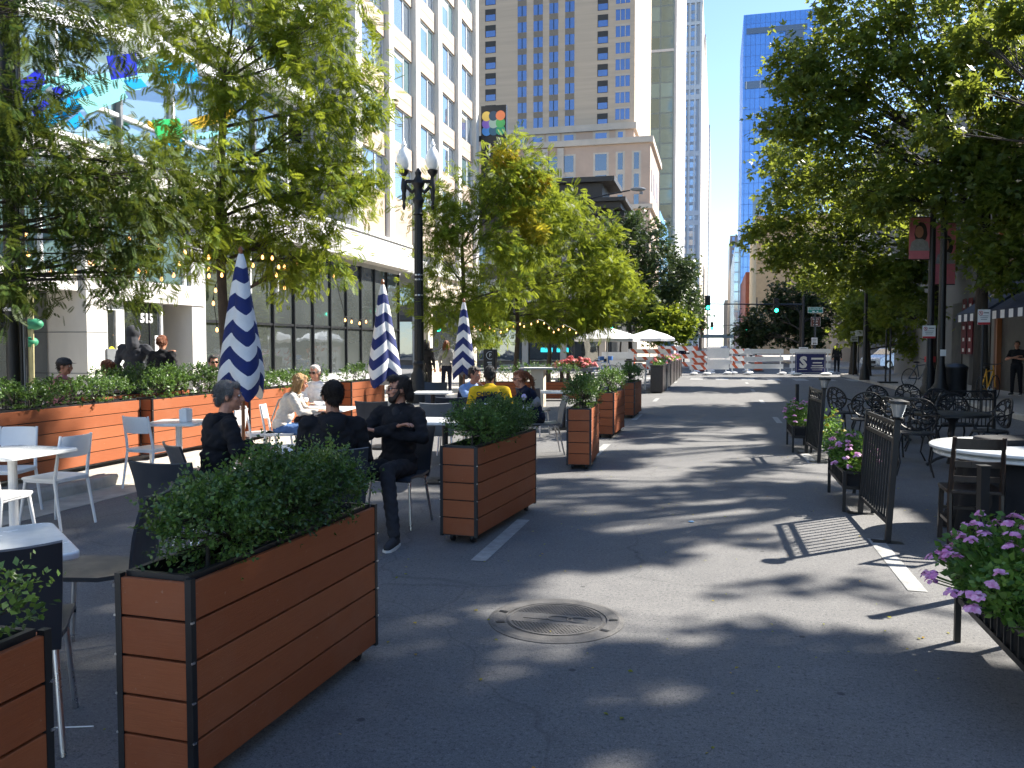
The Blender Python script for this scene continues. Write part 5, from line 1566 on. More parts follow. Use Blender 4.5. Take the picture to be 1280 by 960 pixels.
planter_run(-1.70, 14.4, 15.85, -1, 'fourth planter along the lane, with the fifth showing behind', 'box shrub in the fourth planter along the lane', 15, n=4, leaves=3800, hh=.42, size=.032)
planter_run(-1.73, 18.5, 19.9, -1, 'farthest slatted planter along the lane before the white bar stools', 'box shrub in the farthest slatted lane planter', 16, n=4, leaves=3000, hh=.45, size=.036)
planter_run(-7.23, 6.24, 9.24, 0, 'long sunlit orange planter at the kerb behind the white chairs', 'long box hedge in the sunlit kerb planter', 17, z=SW, wheels=False, n=8, leaves=9000, size=.032, hh=.34)
planter_run(-7.10, 9.30, 11.35, 0, 'sunlit planter behind the grey haired man', 'box hedge behind the grey haired man', 18, z=SW, wheels=False, n=6, leaves=6500, size=.034, hh=.4)
planter_run(-6.98, 11.42, 14.3, 0, 'planter behind the woman in the cream sweater', 'box hedge behind the woman in the cream sweater', 19, z=SW, wheels=False, n=7, leaves=4500, size=.036, hh=.3)
planter_run(-6.70, 14.5, 16.0, 0, 'shaded brown planter ending the kerb row near the second striped umbrella', 'small dark shrub in the shaded end planter', 20, z=SW, wheels=False, n=2, leaves=1800, size=.036, hh=.38)
planter_run(-8.15, 9.6, 11.6, 0, 'planter in the second row nearer the building entrance', 'tall box hedge in front of the couple at the entrance', 21, z=SW, wheels=False, n=6, leaves=5500, size=.034, hh=.38)
for i, (px_, lab, hl) in enumerate(((628, 'low planter beyond the officers at left, under the young tree', 'low hedge under the young tree'), (690, 'low planter beyond the ponytailed officer', 'low hedge beyond the ponytailed officer'))):
    c = P(px_, 24.5); W = .34
    planter(lab, c, 1.7, W, .50, face(1, 0), 'slatted planter boxes around the dining area', lift=.05)
    hedge('boxwood_shrub', hl, c + Vector((0, 0, .5)), 1.6, W, .55, 30 + i, face(1, 0), 4, 2200, .04, group='box shrubs in the planters')

# ---------------------------------------------------------------- cafe tables
T = P(365, 7.0)
table_cafe('white cafe table with papers shared by the three seated men', T, face(.7, .7), .76, .76)
table_cafe('pale table in the bottom left corner beside a charcoal chair', P(0, 0) + FWH * 3.57 + RTH * -2.38, face(-.61, .8), .78, .78)
table_cafe('pale table at the left edge between white chairs', P(12, 6.9), face(.3, 1), .72, .72, leg=WHITEMETAL)
table_cafe('small table with a napkin box in front of the sunlit planter', P(222, 9.6), face(0, 1), .62, .62, leg=WHITEMETAL)
table_cafe('table with a paper cup in front of the woman in cream', P(404, 11.7), face(.1, 1), .78, .7)
table_cafe('empty sunlit table with black post behind the man with crossed arms', P(556, 9.8), face(.1, 1), .72, .72)
table_cafe('table where the three uniformed officers sit', P(622, 12.0), face(.1, 1), .95, .8)
table_cafe('far table behind the striped umbrella and charcoal chair', P(541, 15.8), face(0, 1), .7, .7)
table_cafe('pale table to the right of the ponytailed officer', P(705, 16.0), face(0, 1), .9, .7)
# ---------------------------------------------------------------- charcoal chairs
chair_dark('charcoal chair facing left beside the bottom left table', P(0, 0) + FWH * 4.28 + RTH * -2.17, face(-1, -.12))
chair_dark('charcoal chair seen from behind at the left edge of the foreground', P(2, 3.36), face(-.42, 1))
chair_dark('empty charcoal chair with its back to us near the grey haired man', P(236, 5.65), face(.25, 1))
M1 = P(266, 6.5); M2 = P(416, 6.42); M3 = P(497, 7.45)
chair_dark('charcoal chair under the grey haired man', M1, face(.8, .6))
chair_dark('charcoal chair under the man seen from behind', M2 + FWH * -.06 + RTH * .03, face(-.22, 1))
chair_dark('charcoal chair under the man with crossed arms', M3, face(-.30, -1))
chair_dark('grey chair of the ponytailed officer', P(681, 12.35), face(-1, -.1), mat=GREYPLASTIC)
chair_dark('charcoal chair under the officer in the yellow jacket', P(612, 11.05), face(0, 1))
chair_dark('charcoal chair under the officer in the blue shirt', P(588, 12.6), face(.9, -.4))
chair_dark('dark tall backed chair between the empty table and the third umbrella', P(566, 12.4), face(0, 1))
chair_dark('grey chair facing us behind the empty sunlit table', P(546, 11.2), face(-.1, 1), mat=GREYPLASTIC)
chair_dark('grey chair turned sideways at the far table', P(519, 15.4), face(1, .1), mat=GREYPLASTIC)
chair_dark('charcoal chair on the far side of the far table', P(543, 16.7), face(0, -1))
chair_dark('charcoal chair beyond the red umbrella pole', P(474, 11.5), face(.2, 1))
chair_dark('charcoal chair at the pale table behind the officers', P(638, 16.4), face(1, 0))
chair_dark('charcoal chair tucked at the pale table by the low hedge', P(668, 15.0), face(.4, .9))
# ---------------------------------------------------------------- white chairs
chair_white('white chair angled away beside the sunlit planter', (-6.28, 8.20, 0), yawdir(.10, 1))
chair_white('white chair facing the left table with its back to the planter', P(0, 0) + FWH * 7.4 + RTH * ((66 - 640) / CF * 7.4), face(-1, .28))
chair_white('white chair half cut off at the left edge', P(4, 7.85), face(.05, -1))
chair_white('white chair whose seat pokes in at the left edge nearest us', P(-12, 6.45), face(.1, 1))
chair_white('white chair just right of the grey haired man', P(278, 10.3), face(-1, .1))
chair_white('white chair left of the woman in the cream sweater', P(322, 11.1), face(.8, .6))
chair_white('white chair under the woman in the cream sweater', P(350, 11.15), face(1, .1))
chair_white('white chair opposite the woman in the cream sweater', P(402, 12.6), face(-.2, -1))

# ---------------------------------------------------------------- things on tables
def small(name, label, cat, loc, parts, rz=0, group=None):
    r = thing(name, label, cat, loc, rz, group)
    for nm, mb, mat in parts: mb.build(nm, mat, r, smooth=False)
    return r
tz = .741
def paper(label, at_, rz, w=.21, d=.29, z=tz):
    small('paper_sheet', label, 'paper', on(at_, z), [('sheet', MB().box((0, 0, .0015), (w, d, .002)), PAPER)], rz)
paper('white papers lying on the table of the three men', T + RTH * -.03 + FWH * -.12, .5)
small('tablet_computer', 'black tablet lying on the table by the grey haired man', 'tablet', on(T + RTH * -.24 + FWH * .02, tz), [('body', MB().prism(rrect(.19, .25, .012), 0, .009), BLACK), ('screen', MB().box((0, 0, .0095), (.165, .225, .001)), DARKGLASS)], .9)
for i, (a, b, lab) in enumerate(((.12, .12, 'clear water glass on the men\'s table, left one'), (.22, .08, 'clear water glass on the men\'s table, right one'))):
    m = MB(); m.lathe([(.028, 0), (.036, .12), (.034, .12), (.026, .008)], n=16)
    small('water_glass', lab, 'glass', on(T + RTH * a + FWH * b, tz), [('glass', m, glass_mat('drinking_glass%d' % i, (.3, .33, .34), .03, .5) if i == 0 else bpy.data.materials['drinking_glass0'])])
small('phone', 'dark phone lying on the near edge of the men\'s table', 'phone', on(T + RTH * .05 + FWH * -.32, tz), [('body', MB().prism(rrect(.075, .15, .01), 0, .009), BLACK)], .3)
cup = thing('paper_cup', 'white takeaway cup with brown sleeve on the sunlit table', 'cup', on(P(381, 11.55), tz))
MB().lathe([(.030, 0), (.042, .13), (.040, .13)], n=18).build('cup', PAPER, cup, smooth=True); MB().lathe([(.0365, .04), (.041, .095)], n=18).build('sleeve', M('kraft_card', (.3, .17, .08), .8), cup); MB().lathe([(.044, .13), (.044, .14), (.036, .15), (.001, .15)], n=18).build('lid', PAPER, cup, smooth=True)
nb = thing('napkin_box', 'white napkin dispenser on the small sunlit table', 'napkin dispenser', on(P(231, 9.55), tz))
MB().box((0, 0, .075), (.10, .12, .15)).build('box', WHITEMETAL, nb, bevel=.01); MB().box((0, 0, .153), (.05, .09, .012)).build('napkins', PAPER, nb)

# ---------------------------------------------------------------- parasols on the left
def zat(y, d): return CH + (432 - y) * d / CF
umbrella_closed('largest furled navy and white striped umbrella, beside the grey haired man', P(303, 9.4), zat(492, 9.4), zat(318, 9.4), .33, .35, twist=.05)
umbrella_closed('furled striped umbrella leaning open at the hem, left of the lamp post', P(479, 13.0), zat(478, 13), zat(356, 13), .33, 1.2, twist=-.1)
umbrella_closed('smallest furled striped umbrella, behind the officer in blue', P(580, 17.2), zat(470, 17.2), zat(378, 17.2), .30, .8, twist=.08)
umbrella_open('big white open umbrella in front of the barricades', P(759, 38), 1.5, 2.35, .2)
umbrella_open('smaller white open umbrella farther to the right', P(812, 46), 1.45, 2.4, .5)

# ---------------------------------------------------------------- street lamp, left
lp = thing('street_lamp', 'ornate black twin globe street lamp on the left kerb', 'street lamp', on(P(524, 21.5), 0))
lz = zat(228, 21.5)
MB().lathe([(.30, .0), (.30, .22), (.24, .30), (.22, .75), (.16, .85), (.15, 1.0), (.17, 1.05), (.13, 1.12)], (0, 0, .1), 20).build('base', BLACK, lp, smooth=True)
m = MB(); m.lathe([(.125, 1.15), (.10, lz - .9)], (0, 0, .05), 16); o = m.build('shaft', BLACK, lp, smooth=True)
for k in range(8):
    a = k * math.pi / 4; m = MB(); m.tube([(.122 * math.cos(a), .122 * math.sin(a), 1.25), (.10 * math.cos(a), .10 * math.sin(a), lz - .95)], .014, 5); m.build('flute', BLACK, lp)
MB().lathe([(.10, 0), (.14, .03), (.10, .08), (.11, .3), (.15, .36), (.15, .42), (.09, .5), (.11, .72), (.17, .82), (.10, .95), (.07, 1.02), (.09, 1.1), (.02, 1.22)], (0, 0, lz - .9), 18).build('capital', BLACK, lp, smooth=True)
for z in (3.3, 3.42, 2.9): MB().lathe([(.115, 0), (.119, .01), (.119, .03), (.115, .04)], (0, 0, z), 16).build('steel_band', STEEL, lp)
for s in (-1, 1):
    m = MB(); ax_ = RTH * s
    m.tube([Vector((0, 0, lz - .15)), ax_ * .16 + Vector((0, 0, lz - .30)), ax_ * .33 + Vector((0, 0, lz - .12)), ax_ * .37 + Vector((0, 0, lz + .08))], [.06, .05, .055, .05], 10)
    m.tube([ax_ * .05 + Vector((0, 0, lz - .02)), ax_ * .37 + Vector((0, 0, lz - .02))], .045, 8)
    m.lathe([(.02, -.75), (.05, -.66), (.03, -.55), (.06, -.45), (.05, -.32), (.08, -.2), (.07, -.05), (.05, .08), (.06, .12), (.13, .2), (.14, .26), (.09, .28)], ax_ * .37 + Vector((0, 0, lz)), 14)
    m.build('arm', BLACK, lp, smooth=True)
    MB().lathe([(.09, .28), (.15, .36), (.19, .50), (.185, .60), (.12, .76), (.07, .82), (.06, .86), (.075, .90), (.03, 1.0), (.005, 1.06)], ax_ * .37 + Vector((0, 0, lz)), 20).build('globe', GLOBE, lp, smooth=True)
# black pole with conduits, far left
bp = thing('utility_pole', 'thick black steel pole with cable conduits at the far left', 'pole', on(P(17, 9.9), SW))
MB().cyl((0, 0, 0), (0, 0, 7.5), .075, .07, 16).build('shaft', BLACK, bp, smooth=True)
for k, (dx, r_) in enumerate(((.10, .018), (.135, .014), (.165, .012))): MB().cyl(RTH * dx, RTH * dx + Vector((0, 0, 7.2)), r_, n=8).build('conduit', GREYPLASTIC if k == 1 else BLACK, bp, smooth=True)
for z in (1.9, 2.45, 2.8, 3.6): MB().lathe([(.095, 0), (.098, .02), (.095, .04)], (0, 0, z), 14).build('clamp', STEEL, bp)
# wire basket bin behind the hedge
tb_ = thing('litter_basket', 'black slatted litter basket behind the hedge at far left', 'litter bin', on(P(24, 10.6), SW))
m = MB()
for k in range(28):
    a = 2 * math.pi * k / 28; m.bar((.20 * math.cos(a), .20 * math.sin(a), .03), (.25 * math.cos(a), .25 * math.sin(a), .94), .02, .006)
m.build('slats', BLACK, tb_)
for z, r_ in ((.06, .205), (.5, .23), (.94, .255)): MB().tube([(r_ * math.cos(a * math.pi / 14), r_ * math.sin(a * math.pi / 14), z) for a in range(28)], .013, 6, closed=True).build('hoop', STEEL if z > .9 else BLACK, tb_, smooth=True)
MB().lathe([(.17, .05), (.2, .9)], n=20).build('liner', BLACKMAT, tb_)
# bamboo poles with green ties in the window
bb = thing('bamboo_bundle', 'bundle of pale bamboo canes with green ties at the dark window', 'bamboo canes', on(P(40, 14.0), SW))
m = MB()
for k in range(6): m.tube([(rnd.uniform(-.1, .1), rnd.uniform(-.06, .06), 0), (rnd.uniform(-.1, .1), rnd.uniform(-.06, .06), 2.35 + rnd.uniform(-.1, .1))], .022, 7)
m.build('canes', M('bamboo', (.42, .38, .2), .5), bb, smooth=True)
m = MB(); m.ell((.05, 0, 1.85), (.18, .12, .10)); m.ell((-.02, 0, 1.55), (.13, .12, .09)); m.build('green_ties', M('green_ribbon', (.02, .2, .1), .6), bb, smooth=True)
# pay box
pb = thing('parking_pay_box', 'black parking pay box marked P beside the third striped umbrella', 'pay box', on(P(613, 20.5), 0))
MB().box((0, 0, .55), (.22, .18, 1.1)).build('post', BLACK, pb, bevel=.01); MB().box((0, 0, 1.28), (.30, .24, .50)).build('head', BLACK, pb, bevel=.02)
q = FWH * -.13
MB().tube([(q.x + RTH.x * .095 * math.cos(a * math.pi / 10), q.y + RTH.y * .095 * math.cos(a * math.pi / 10), 1.38 + .095 * math.sin(a * math.pi / 10)) for a in range(20)], .007, 5, closed=True).build('sign_ring', SIGNWHITE, pb)
text_part('P', .12, SIGNWHITE, pb, (q.x, q.y, 1.38), (R(90), 0, CA), .004)
m = MB()
for k in range(3): m.box((q.x, q.y, 1.21 - .045 * k), (.14 - .03 * k, .006, .018), rz=CA)
m.build('printed_lines', SIGNWHITE, pb)
# tall cream table, stools, flower trestle
tt = thing('bar_table', 'tall cream pedestal table behind the ponytailed officer', 'table', on(P(673, 22), 0))
MB().box((0, 0, .5), (.34, .34, 1.0)).build('pedestal', CREAMSTONE, tt, bevel=.01); MB().box((0, 0, 1.02), (.76, .6, .04)).build('tabletop', WHITESTONE, tt, rz=CA, bevel=.005)
ft = thing('flower_trestle', 'dark timber trestle carrying coral flowers', 'planter', on(P(719, 26), 0))
for s in (-.42, -.22, .3, .46): MB().bar(RTH * s, RTH * s + Vector((0, 0, .82)), .11, .1).build('leg', DARKWOOD, ft)
MB().box((0, 0, .86), (1.1, .34, .1), rz=CA).build('trough', GREYPLASTIC, ft)
flowers('flower_bed', 'coral pink bedding flowers on the dark timber trestle', on(P(719, 26), .9), .36, 1.05, .32, 5, CORAL, CA, 700, 70, .05, .05)
def stool(label, loc, rz=0):
    r = thing('bar_stool', label, 'bar stool', loc, rz, 'white bar stools by the dark planters')
    part('seat', 'bs_s', lambda: MB().prism(rrect(.38, .36, .06), .72, .745), WHITEMETAL, r); part('backrest', 'bs_b', lambda: MB().box((0, -.17, 1.0), (.36, .02, .2)), WHITEMETAL, r)
    for sx in (-1, 1):
        for sy in (-1, 1): part('leg', ('bs_l', sx, sy), lambda: MB().bar((sx * .2, sy * .2, 0), (sx * .16, sy * .15, .73 if sy > 0 else 1.08), .028, .028), WHITEMETAL, r)
    part('foot_rail', 'bs_f', lambda: MB().bar((-.19, .19, .28), (.19, .19, .28), .02, .02).bar((-.19, -.19, .28), (.19, -.19, .28), .02, .02), WHITEMETAL, r)
stool('white bar stool left of the dark planter row', P(813, 30.5), .2); stool('white bar stool against the dark planter row', P(827, 30.5), .1); stool('white bar stool below the coral flowers', P(743, 27), .4)
dt = thing('bar_table', 'dark high table behind the white bar stools', 'table', on(P(803, 31.5), 0))
for s in (-1, 1): MB().bar((s * .45, 0, 0), (s * .45, 0, 1.0), .09, .3).build('leg', DARKWOOD, dt)
MB().box((0, 0, 1.03), (1.3, .55, .06)).build('tabletop', DARKWOOD, dt)
names = ['nearest', 'second', 'third', 'fourth', 'fifth', 'farthest']
for i in range(6):
    y = 29.6 + i * 2.7
    d = thing('timber_planter', 'dark timber planter, %s in the row running to the barricades' % names[i], 'planter', (-1.95, y, 0), 0, 'dark timber planters beyond the stools')
    MB().box((0, 0, .47), (.42, 2.2, .86)).build('box', DARKWOOD, d, bevel=.01); MB().box((0, 0, .93), (.46, 2.26, .05)).build('rim', DARKWOOD, d)
    for s in (-1, 1): MB().box((s * .218, 1.0, .47), (.012, .1, .9)).build('batten', BLACK, d)
    flowers('flower_bed', 'trailing reddish flowers in the %s dark timber planter' % names[i], (-1.95, y, .93), 2.1, .42, .26, 40 + i, CORAL if i % 2 == 0 else PINK, 0, 420, 16, .07, .045)
# paper straw on the ground
small('paper_straw', 'thin white straw dropped on the asphalt at bottom left', 'straw', G(88, 910) + Vector((0, 0, .004)), [('straw', MB().cyl((-.09, -.03, 0), (.09, .03, 0), .003, n=6), PAPER)])
small('litter_scrap', 'tiny crumpled wrapper lying on the open road', 'litter', G(864, 653), [('wrapper', MB().ell((0, 0, .008), (.03, .018, .008), n=7), M('foil', (.3, .5, .7), .3, .5))])

# ---------------------------------------------------------------- right side: railings, flowers
def rail_panel(label, x, y0, y1, yaw=0, H=1.0, lamp=True, z0=.12):
    L_ = y1 - y0
    r = thing('railing_panel', label, 'railing', (x, y0, 0), R(yaw), 'black railing panels along the right hand terrace')
    for y, h in ((0, H + .02), (L_, H + .01)):
        MB().box((0, y, h / 2), (.045, .045, h)).build('post', BLACK, r, bevel=.004)
        MB().box((0, y, .004), (.24, .10, .008)).build('foot_plate', BLACK, r)
    m = MB()
    for z in (H - .02, H - .16, z0 + .04): m.box((0, L_ / 2, z), (.03, L_ - .045, .032))
    n = int(L_ / .095)
    for i in range(1, n): m.box((0, L_ * i / n, (z0 + .04 + H - .16) / 2), (.016, .016, H - .2 - z0))
    k = int(L_ / .115)
    for i in range(k):
        c = L_ * (i + .5) / k
        m.tube([(0, c + .045 * math.cos(a * math.pi / 7), H - .09 + .045 * math.sin(a * math.pi / 7)) for a in range(14)], .007, 5, closed=True)
    m.build('picket_panel', BLACK, r)
    r.rotation_euler.y = R(3.2)
    if lamp:
        lm = MB(); lm.lathe([(.03, 0), (.05, .015), (.035, .02)], (0, 0, H + .02), 12); lm.lathe([(.07, .125), (.085, .13), (.08, .15), (.02, .165), (.001, .168)], (0, 0, H + .02), 14)
        l_ = lm.build('post_lamp', BLACK, r, smooth=True)
        MB().lathe([(.035, .02), (.066, .125)], (0, 0, H + .02), 12).build('lamp_glass', LAMPGLASS, l_, smooth=True)
    return r
def flower_rack(label, x, y0, y1, fl, seed, petal=None, H=.40, leaves=1700, blooms=30, fw=.40, fh=.36):
    r = thing('flower_rack', label, 'planter', (x, (y0 + y1) / 2, 0), 0, 'low black flower racks along the right hand terrace')
    L_ = y1 - y0
    for s in (-1, 1):
        for yy in (-L_ / 2, L_ / 2):
            MB().box((s * .13, yy, H / 2), (.03, .03, H)).build('leg', BLACK, r)
        m = MB(); n = int(L_ / .09)
        for z in (H - .015, H - .16): m.box((s * .13, 0, z), (.014, L_ - .03, .03))
        for i in range(1, n): m.box((s * .13, -L_ / 2 + L_ * i / n, H - .09), (.010, .010, .12))
        m.build('picket_rail', BLACK, r)
    for yy in (-L_ / 2, L_ / 2):
        for z in (H - .015, H - .16): MB().box((0, yy, z), (.23, .014, .03)).build('rail', BLACK, r)
    MB().box((0, 0, H - .10), (.21, L_ - .06, .17)).build('trough', BLACKMAT, r); MB().box((0, 0, H - .012), (.19, L_ - .08, .02)).build('soil', SOIL, r)
    flowers('flower_bed', fl, (x, (y0 + y1) / 2, H - .02), L_, fw, fh, seed, petal or PINK, 0, leaves, blooms, .042, .021)
rail_panel('tall black railing panel with a lamp on its post, nearest along the lane', 1.39, 7.3, 8.5, 1)
flower_rack('low black flower rack beyond the nearest railing panel', 1.36, 8.56, 9.66, 'magenta flowers peeking past the nearest railing panel', 61, leaves=3200, blooms=42)
rail_panel('tall black railing panel with a lamp, farther along the lane', 1.40, 12.12, 13.1, 4)
flower_rack('low black flower rack beyond the farther railing panel', 1.28, 13.15, 14.2, 'pink flowers beyond the farther railing panel', 62, leaves=2200, blooms=30)
flower_rack('low black flower rack in the bottom right corner', 1.43, 3.70, 4.92, 'big mass of pink vinca flowers in the bottom right corner', 63, leaves=5200, blooms=95, fw=.62, fh=.42)
flowers('flower_bed', 'pale trailing plant behind the farther railing panel', (1.62, 12.6, .12), .8, .3, .6, 64, LOCUSTYELLOW, 0, 700, 10)
small('terrace_post', 'short square black post beside the magenta flowers, in front of the wooden chair', 'post', P(1233, 5.3), [('post', MB().box((0, 0, .42), (.055, .055, .84)), BLACK), ('cap', MB().box((0, 0, .845), (.07, .07, .012)), BLACK), ('foot_plate', MB().box((0, 0, .005), (.2, .12, .008)), BLACK)], .2)
small('terrace_post', 'thin black post left of the farther railing panel', 'post', P(997, 14.6), [('post', MB().box((0, 0, .47), (.05, .05, .94)), BLACK), ('foot_plate', MB().box((0, 0, .005), (.2, .12, .008)), BLACK)], .2)
# back railing
a = P(1163, 15.4); b = P(1244, 15.4); L_ = (b - a).length
br = thing('railing_panel', 'long low black railing at the back of the iron furniture', 'railing', a, math.atan2((b - a).y, (b - a).x) - math.pi / 2, 'black railing panels along the right hand terrace')
for y in (0, L_): MB().box((0, y, .40), (.05, .05, .8)).build('post', BLACK, br)
m = MB()
for z in (.77, .62, .12): m.box((0, L_ / 2, z), (.03, L_, .03))
for i in range(1, 16): m.box((0, L_ * i / 16, .37), (.015, .015, .5))
for i in range(12): m.tube([(0, L_ * (i + .5) / 12 + .045 * math.cos(t * math.pi / 6), .695 + .05 * math.sin(t * math.pi / 6)) for t in range(12)], .008, 5, closed=True)
m.build('picket_panel', BLACK, br)
# iron furniture
chair_lace('iron lace chair standing apart at far left of the terrace', P(1056, 14.6), face(.85, .3))
chair_lace('iron lace chair with its back to us by the far iron table', P(1084, 13.2), face(.35, 1))
chair_lace('iron lace chair behind the far iron table', P(1140, 15.3), face(-.1, -1))
chair_lace('iron lace chair between the two iron tables', P(1155, 12.7), face(-.9, .4))
chair_lace('tall iron lace stool with foot ring nearest the railing panel', P(1146, 10.4), face(.45, 1), sh=.52)
chair_lace('iron lace chair behind the near iron table', P(1200, 12.4), face(0, -1))
chair_lace('iron lace chair at the right of the near iron table', P(1240, 11.4), face(-1, .1))
chair_lace('iron lace chair just behind the back-turned lace chair', P(1104, 14.9), face(.2, -1))
chair_lace('iron lace chair facing right between the railing lamp and the near iron table', P(1128, 11.7), face(1, .3))
chair_lace('iron lace chair in front of the back railing, by the banner lamp post', P(1176, 13.8), face(-.3, -1))
chair_lace('iron lace chair right of the far iron table', P(1148, 14.2), face(-1, .2))
table_iron('round black iron table farther back on the terrace', P(1118, 14.2), .46)
table_iron('round black iron table behind the wooden chair', P(1192, 11.0), .46)
# white round table with black cloth
wt = thing('folding_table', 'round white table with a dark cloth skirt at the right edge', 'table', (2.62, 8.0, 0))
MB().lathe([(.001, .715), (.74, .715), (.755, .725), (.755, .742), (.745, .75), (.001, .75)], n=48).build('tabletop', TABLEWHITE, wt, smooth=True)
MB().lathe([(.001, .66), (.70, .66), (.72, .67), (.72, .690), (.70, .70), (.001, .70)], n=48).build('lower_board', TABLEWHITE, wt, smooth=True)
m = MB(); n = 96; vs = []
for i, (z, f) in enumerate(((.655, 0), (.45, .35), (.2, .7), (.012, 1))):
    for j in range(n):
        a = 2 * math.pi * j / n; r_ = .50 + .12 * f + .035 * f * math.sin(a * 13) + .02 * f * math.sin(a * 7 + 1)
        vs.append((r_ * math.cos(a), r_ * math.sin(a), z))
m.add(vs, [(i * n + j, (i + 1) * n + j, (i + 1) * n + (j + 1) % n, i * n + (j + 1) % n) for i in range(3) for j in range(n)])
o = m.build('skirt', BLACKMAT, wt, smooth=True); s_ = o.modifiers.new('cloth_thickness', 'SOLIDIFY'); s_.thickness = .004
bg = thing('equipment_case', 'low black case lying on the round white table', 'case', (2.75, 8.25, .751), .3)
MB().prism(rrect(.95, .42, .12), 0, .055).build('body', BLACKMAT, bg, bevel=.02); MB().tube([(-.1, -.2, .05), (-.08, -.24, .08), (.08, -.24, .08), (.1, -.2, .05)], .01, 6).build('handle', BLACK, bg)
chair_wood('dark wooden ladder back chair pulled up to the round white table', P(1217, 6.72), face(.30, 1))

# ---------------------------------------------------------------- signs, poles, bikes on the right
def pole_sign(name, label, px_, d, ytop, ybot, w, builder, pole_top=None, r_=.03, polemat=None, z0=0):
    b = P(px_, d); t = thing(name, label, 'sign', on(b, z0), CA)
    zt, zb = zat(ytop, d), zat(ybot, d)
    MB().cyl((0, .03, 0), (0, .03, (pole_top or zt) + .05), r_, n=8).build('pole', polemat or DARKMETAL, t, smooth=True)
    builder(t, w, zb, zt)
    return t
def park_sign(t, w, zb, zt):
    h = zt - zb
    MB().box((0, -.012, (zb + zt) / 2), (w, .008, h)).build('sheet', SIGNWHITE, t, bevel=.002)
    MB().box((0, -.018, zb + h * .08), (w * .98, .004, h * .15)).build('red_strip', SIGNRED, t)
    m = MB(); cx_, cz_ = -w * .27, zb + h * .76; r_ = h * .13
    m.tube([(cx_ + r_ * math.cos(a * math.pi / 9), -.018, cz_ + r_ * math.sin(a * math.pi / 9)) for a in range(18)], h * .018, 5, closed=True); m.bar((cx_ - r_ * .7, -.018, cz_ + r_ * .7), (cx_ + r_ * .7, -.018, cz_ - r_ * .7), .01, h * .03)
    m.build('prohibition_ring', SIGNRED, t)
    text_part('P', h * .2, BLACK, t, (cx_, -.0175, cz_), (R(90), 0, 0), .001)
    m = MB(); m.box((w * .18, -.0175, zb + h * .78), (w * .42, .003, h * .07))
    for k in range(3): m.box((0, -.0175, zb + h * (.58 - .12 * k)), (w * (.7 - .1 * k), .003, h * .035))
    m.build('lettering_lines', GREYPLASTIC, t)
pole_sign('parking_sign', 'white and red no parking sign on the pole in front of the big trunk', 1228, 20, 387, 406, .30, park_sign)
pole_sign('parking_sign', 'white and red no parking sign on the lamp post side', 1160, 24, 407, 423, .38, park_sign)
def plain_white(t, w, zb, zt):
    MB().box((0, -.012, (zb + zt) / 2), (w, .008, zt - zb)).build('sheet', SIGNWHITE, t)
    m = MB()
    for k in range(3): m.box((0, -.0175, zb + (zt - zb) * (.75 - .2 * k)), (w * .65, .003, (zt - zb) * .07))
    m.build('lettering_lines', GREYPLASTIC, t)
def arrow_white(t, w, zb, zt):
    plain_white(t, w, zb, zt)
    c = zb + (zt - zb) * .17; MB().prism([(-w * .35, 0), (-w * .1, .05), (-w * .1, .02), (w * .35, .02), (w * .35, -.02), (-w * .1, -.02), (-w * .1, -.05)], -.02, -.017, mp=lambda x, y, z: (x, z, c + y)).build('arrow', BLACK, t)
pole_sign('street_sign', 'white turn sign under the trees right of the navy banner', 1067, 42, 414, 427, .40, arrow_white, r_=.04)
pole_sign('street_sign', 'small white sign on the post beside the twin trunk', 1073, 41, 413, 420, .36, plain_white, r_=.03)
pole_sign('street_sign', 'white sign left of the navy banner top', 1004, 49, 434, 441, .55, plain_white, r_=.03)
pole_sign('street_sign', 'white square sign above the navy banner', 1017.5, 49, 422, 431, .36, arrow_white, r_=.03)
def green_sign(t, w, zb, zt):
    MB().box((0, -.012, (zb + zt) / 2), (w, .01, zt - zb)).build('sheet', SIGNGREEN, t)
    m = MB(); h = zt - zb
    for a, b_ in (((0, -.019, zb + .02), (w, .004, .02)), ((0, -.019, zt - .02), (w, .004, .02))): m.box(a, b_)
    for s in (-1, 1): m.box((s * (w / 2 - .01), -.019, (zb + zt) / 2), (.02, .0035, h))
    m.build('border', SIGNWHITE, t)
    text_part('E ILLINOIS ST', h * .40, SIGNWHITE, t, (0, -.021, zb + h * .66), (R(90), 0, 0), .002)
    m = MB()
    for x, ww in ((-.12, .14), (.12, .1)): m.box((x, -.0195, zb + h * .27), (ww, .003, h * .16))
    m.build('small_print', SIGNWHITE, t)
pole_sign('street_name_sign', 'green street name sign above the brown guide sign', 1018, 50, 384, 391.5, .92, green_sign, r_=.05)
def brown_sign(t, w, zb, zt):
    h = zt - zb
    MB().box((0, -.012, (zb + zt) / 2), (w, .01, h)).build('sheet', SIGNBROWN, t)
    m = MB()
    for s in (-1, 1): m.box((s * (w / 2 - .012), -.019, (zb + zt) / 2), (.012, .003, h * .96)); m.box((0, -.0192, (zb + zt) / 2 + s * (h / 2 - .012)), (w * .96, .003, .012))
    m.build('border', SIGNWHITE, t)
    text_part('NAVY', h * .26, SIGNWHITE, t, (0, -.021, zb + h * .76), (R(90), 0, 0), .002); text_part('PIER', h * .26, SIGNWHITE, t, (0, -.021, zb + h * .50), (R(90), 0, 0), .002)
    c = zb + h * .2; MB().prism([(-.15, 0), (-.04, .07), (-.04, .025), (.13, .025), (.13, -.025), (-.04, -.025), (-.04, -.07)], -.021, -.018, mp=lambda x, y, z: (x, z, c + y)).build('arrow', SIGNWHITE, t)
pole_sign('guide_sign', 'brown NAVY PIER guide sign with left arrow', 1018.5, 50.3, 396.5, 408, .58, brown_sign, r_=.05)
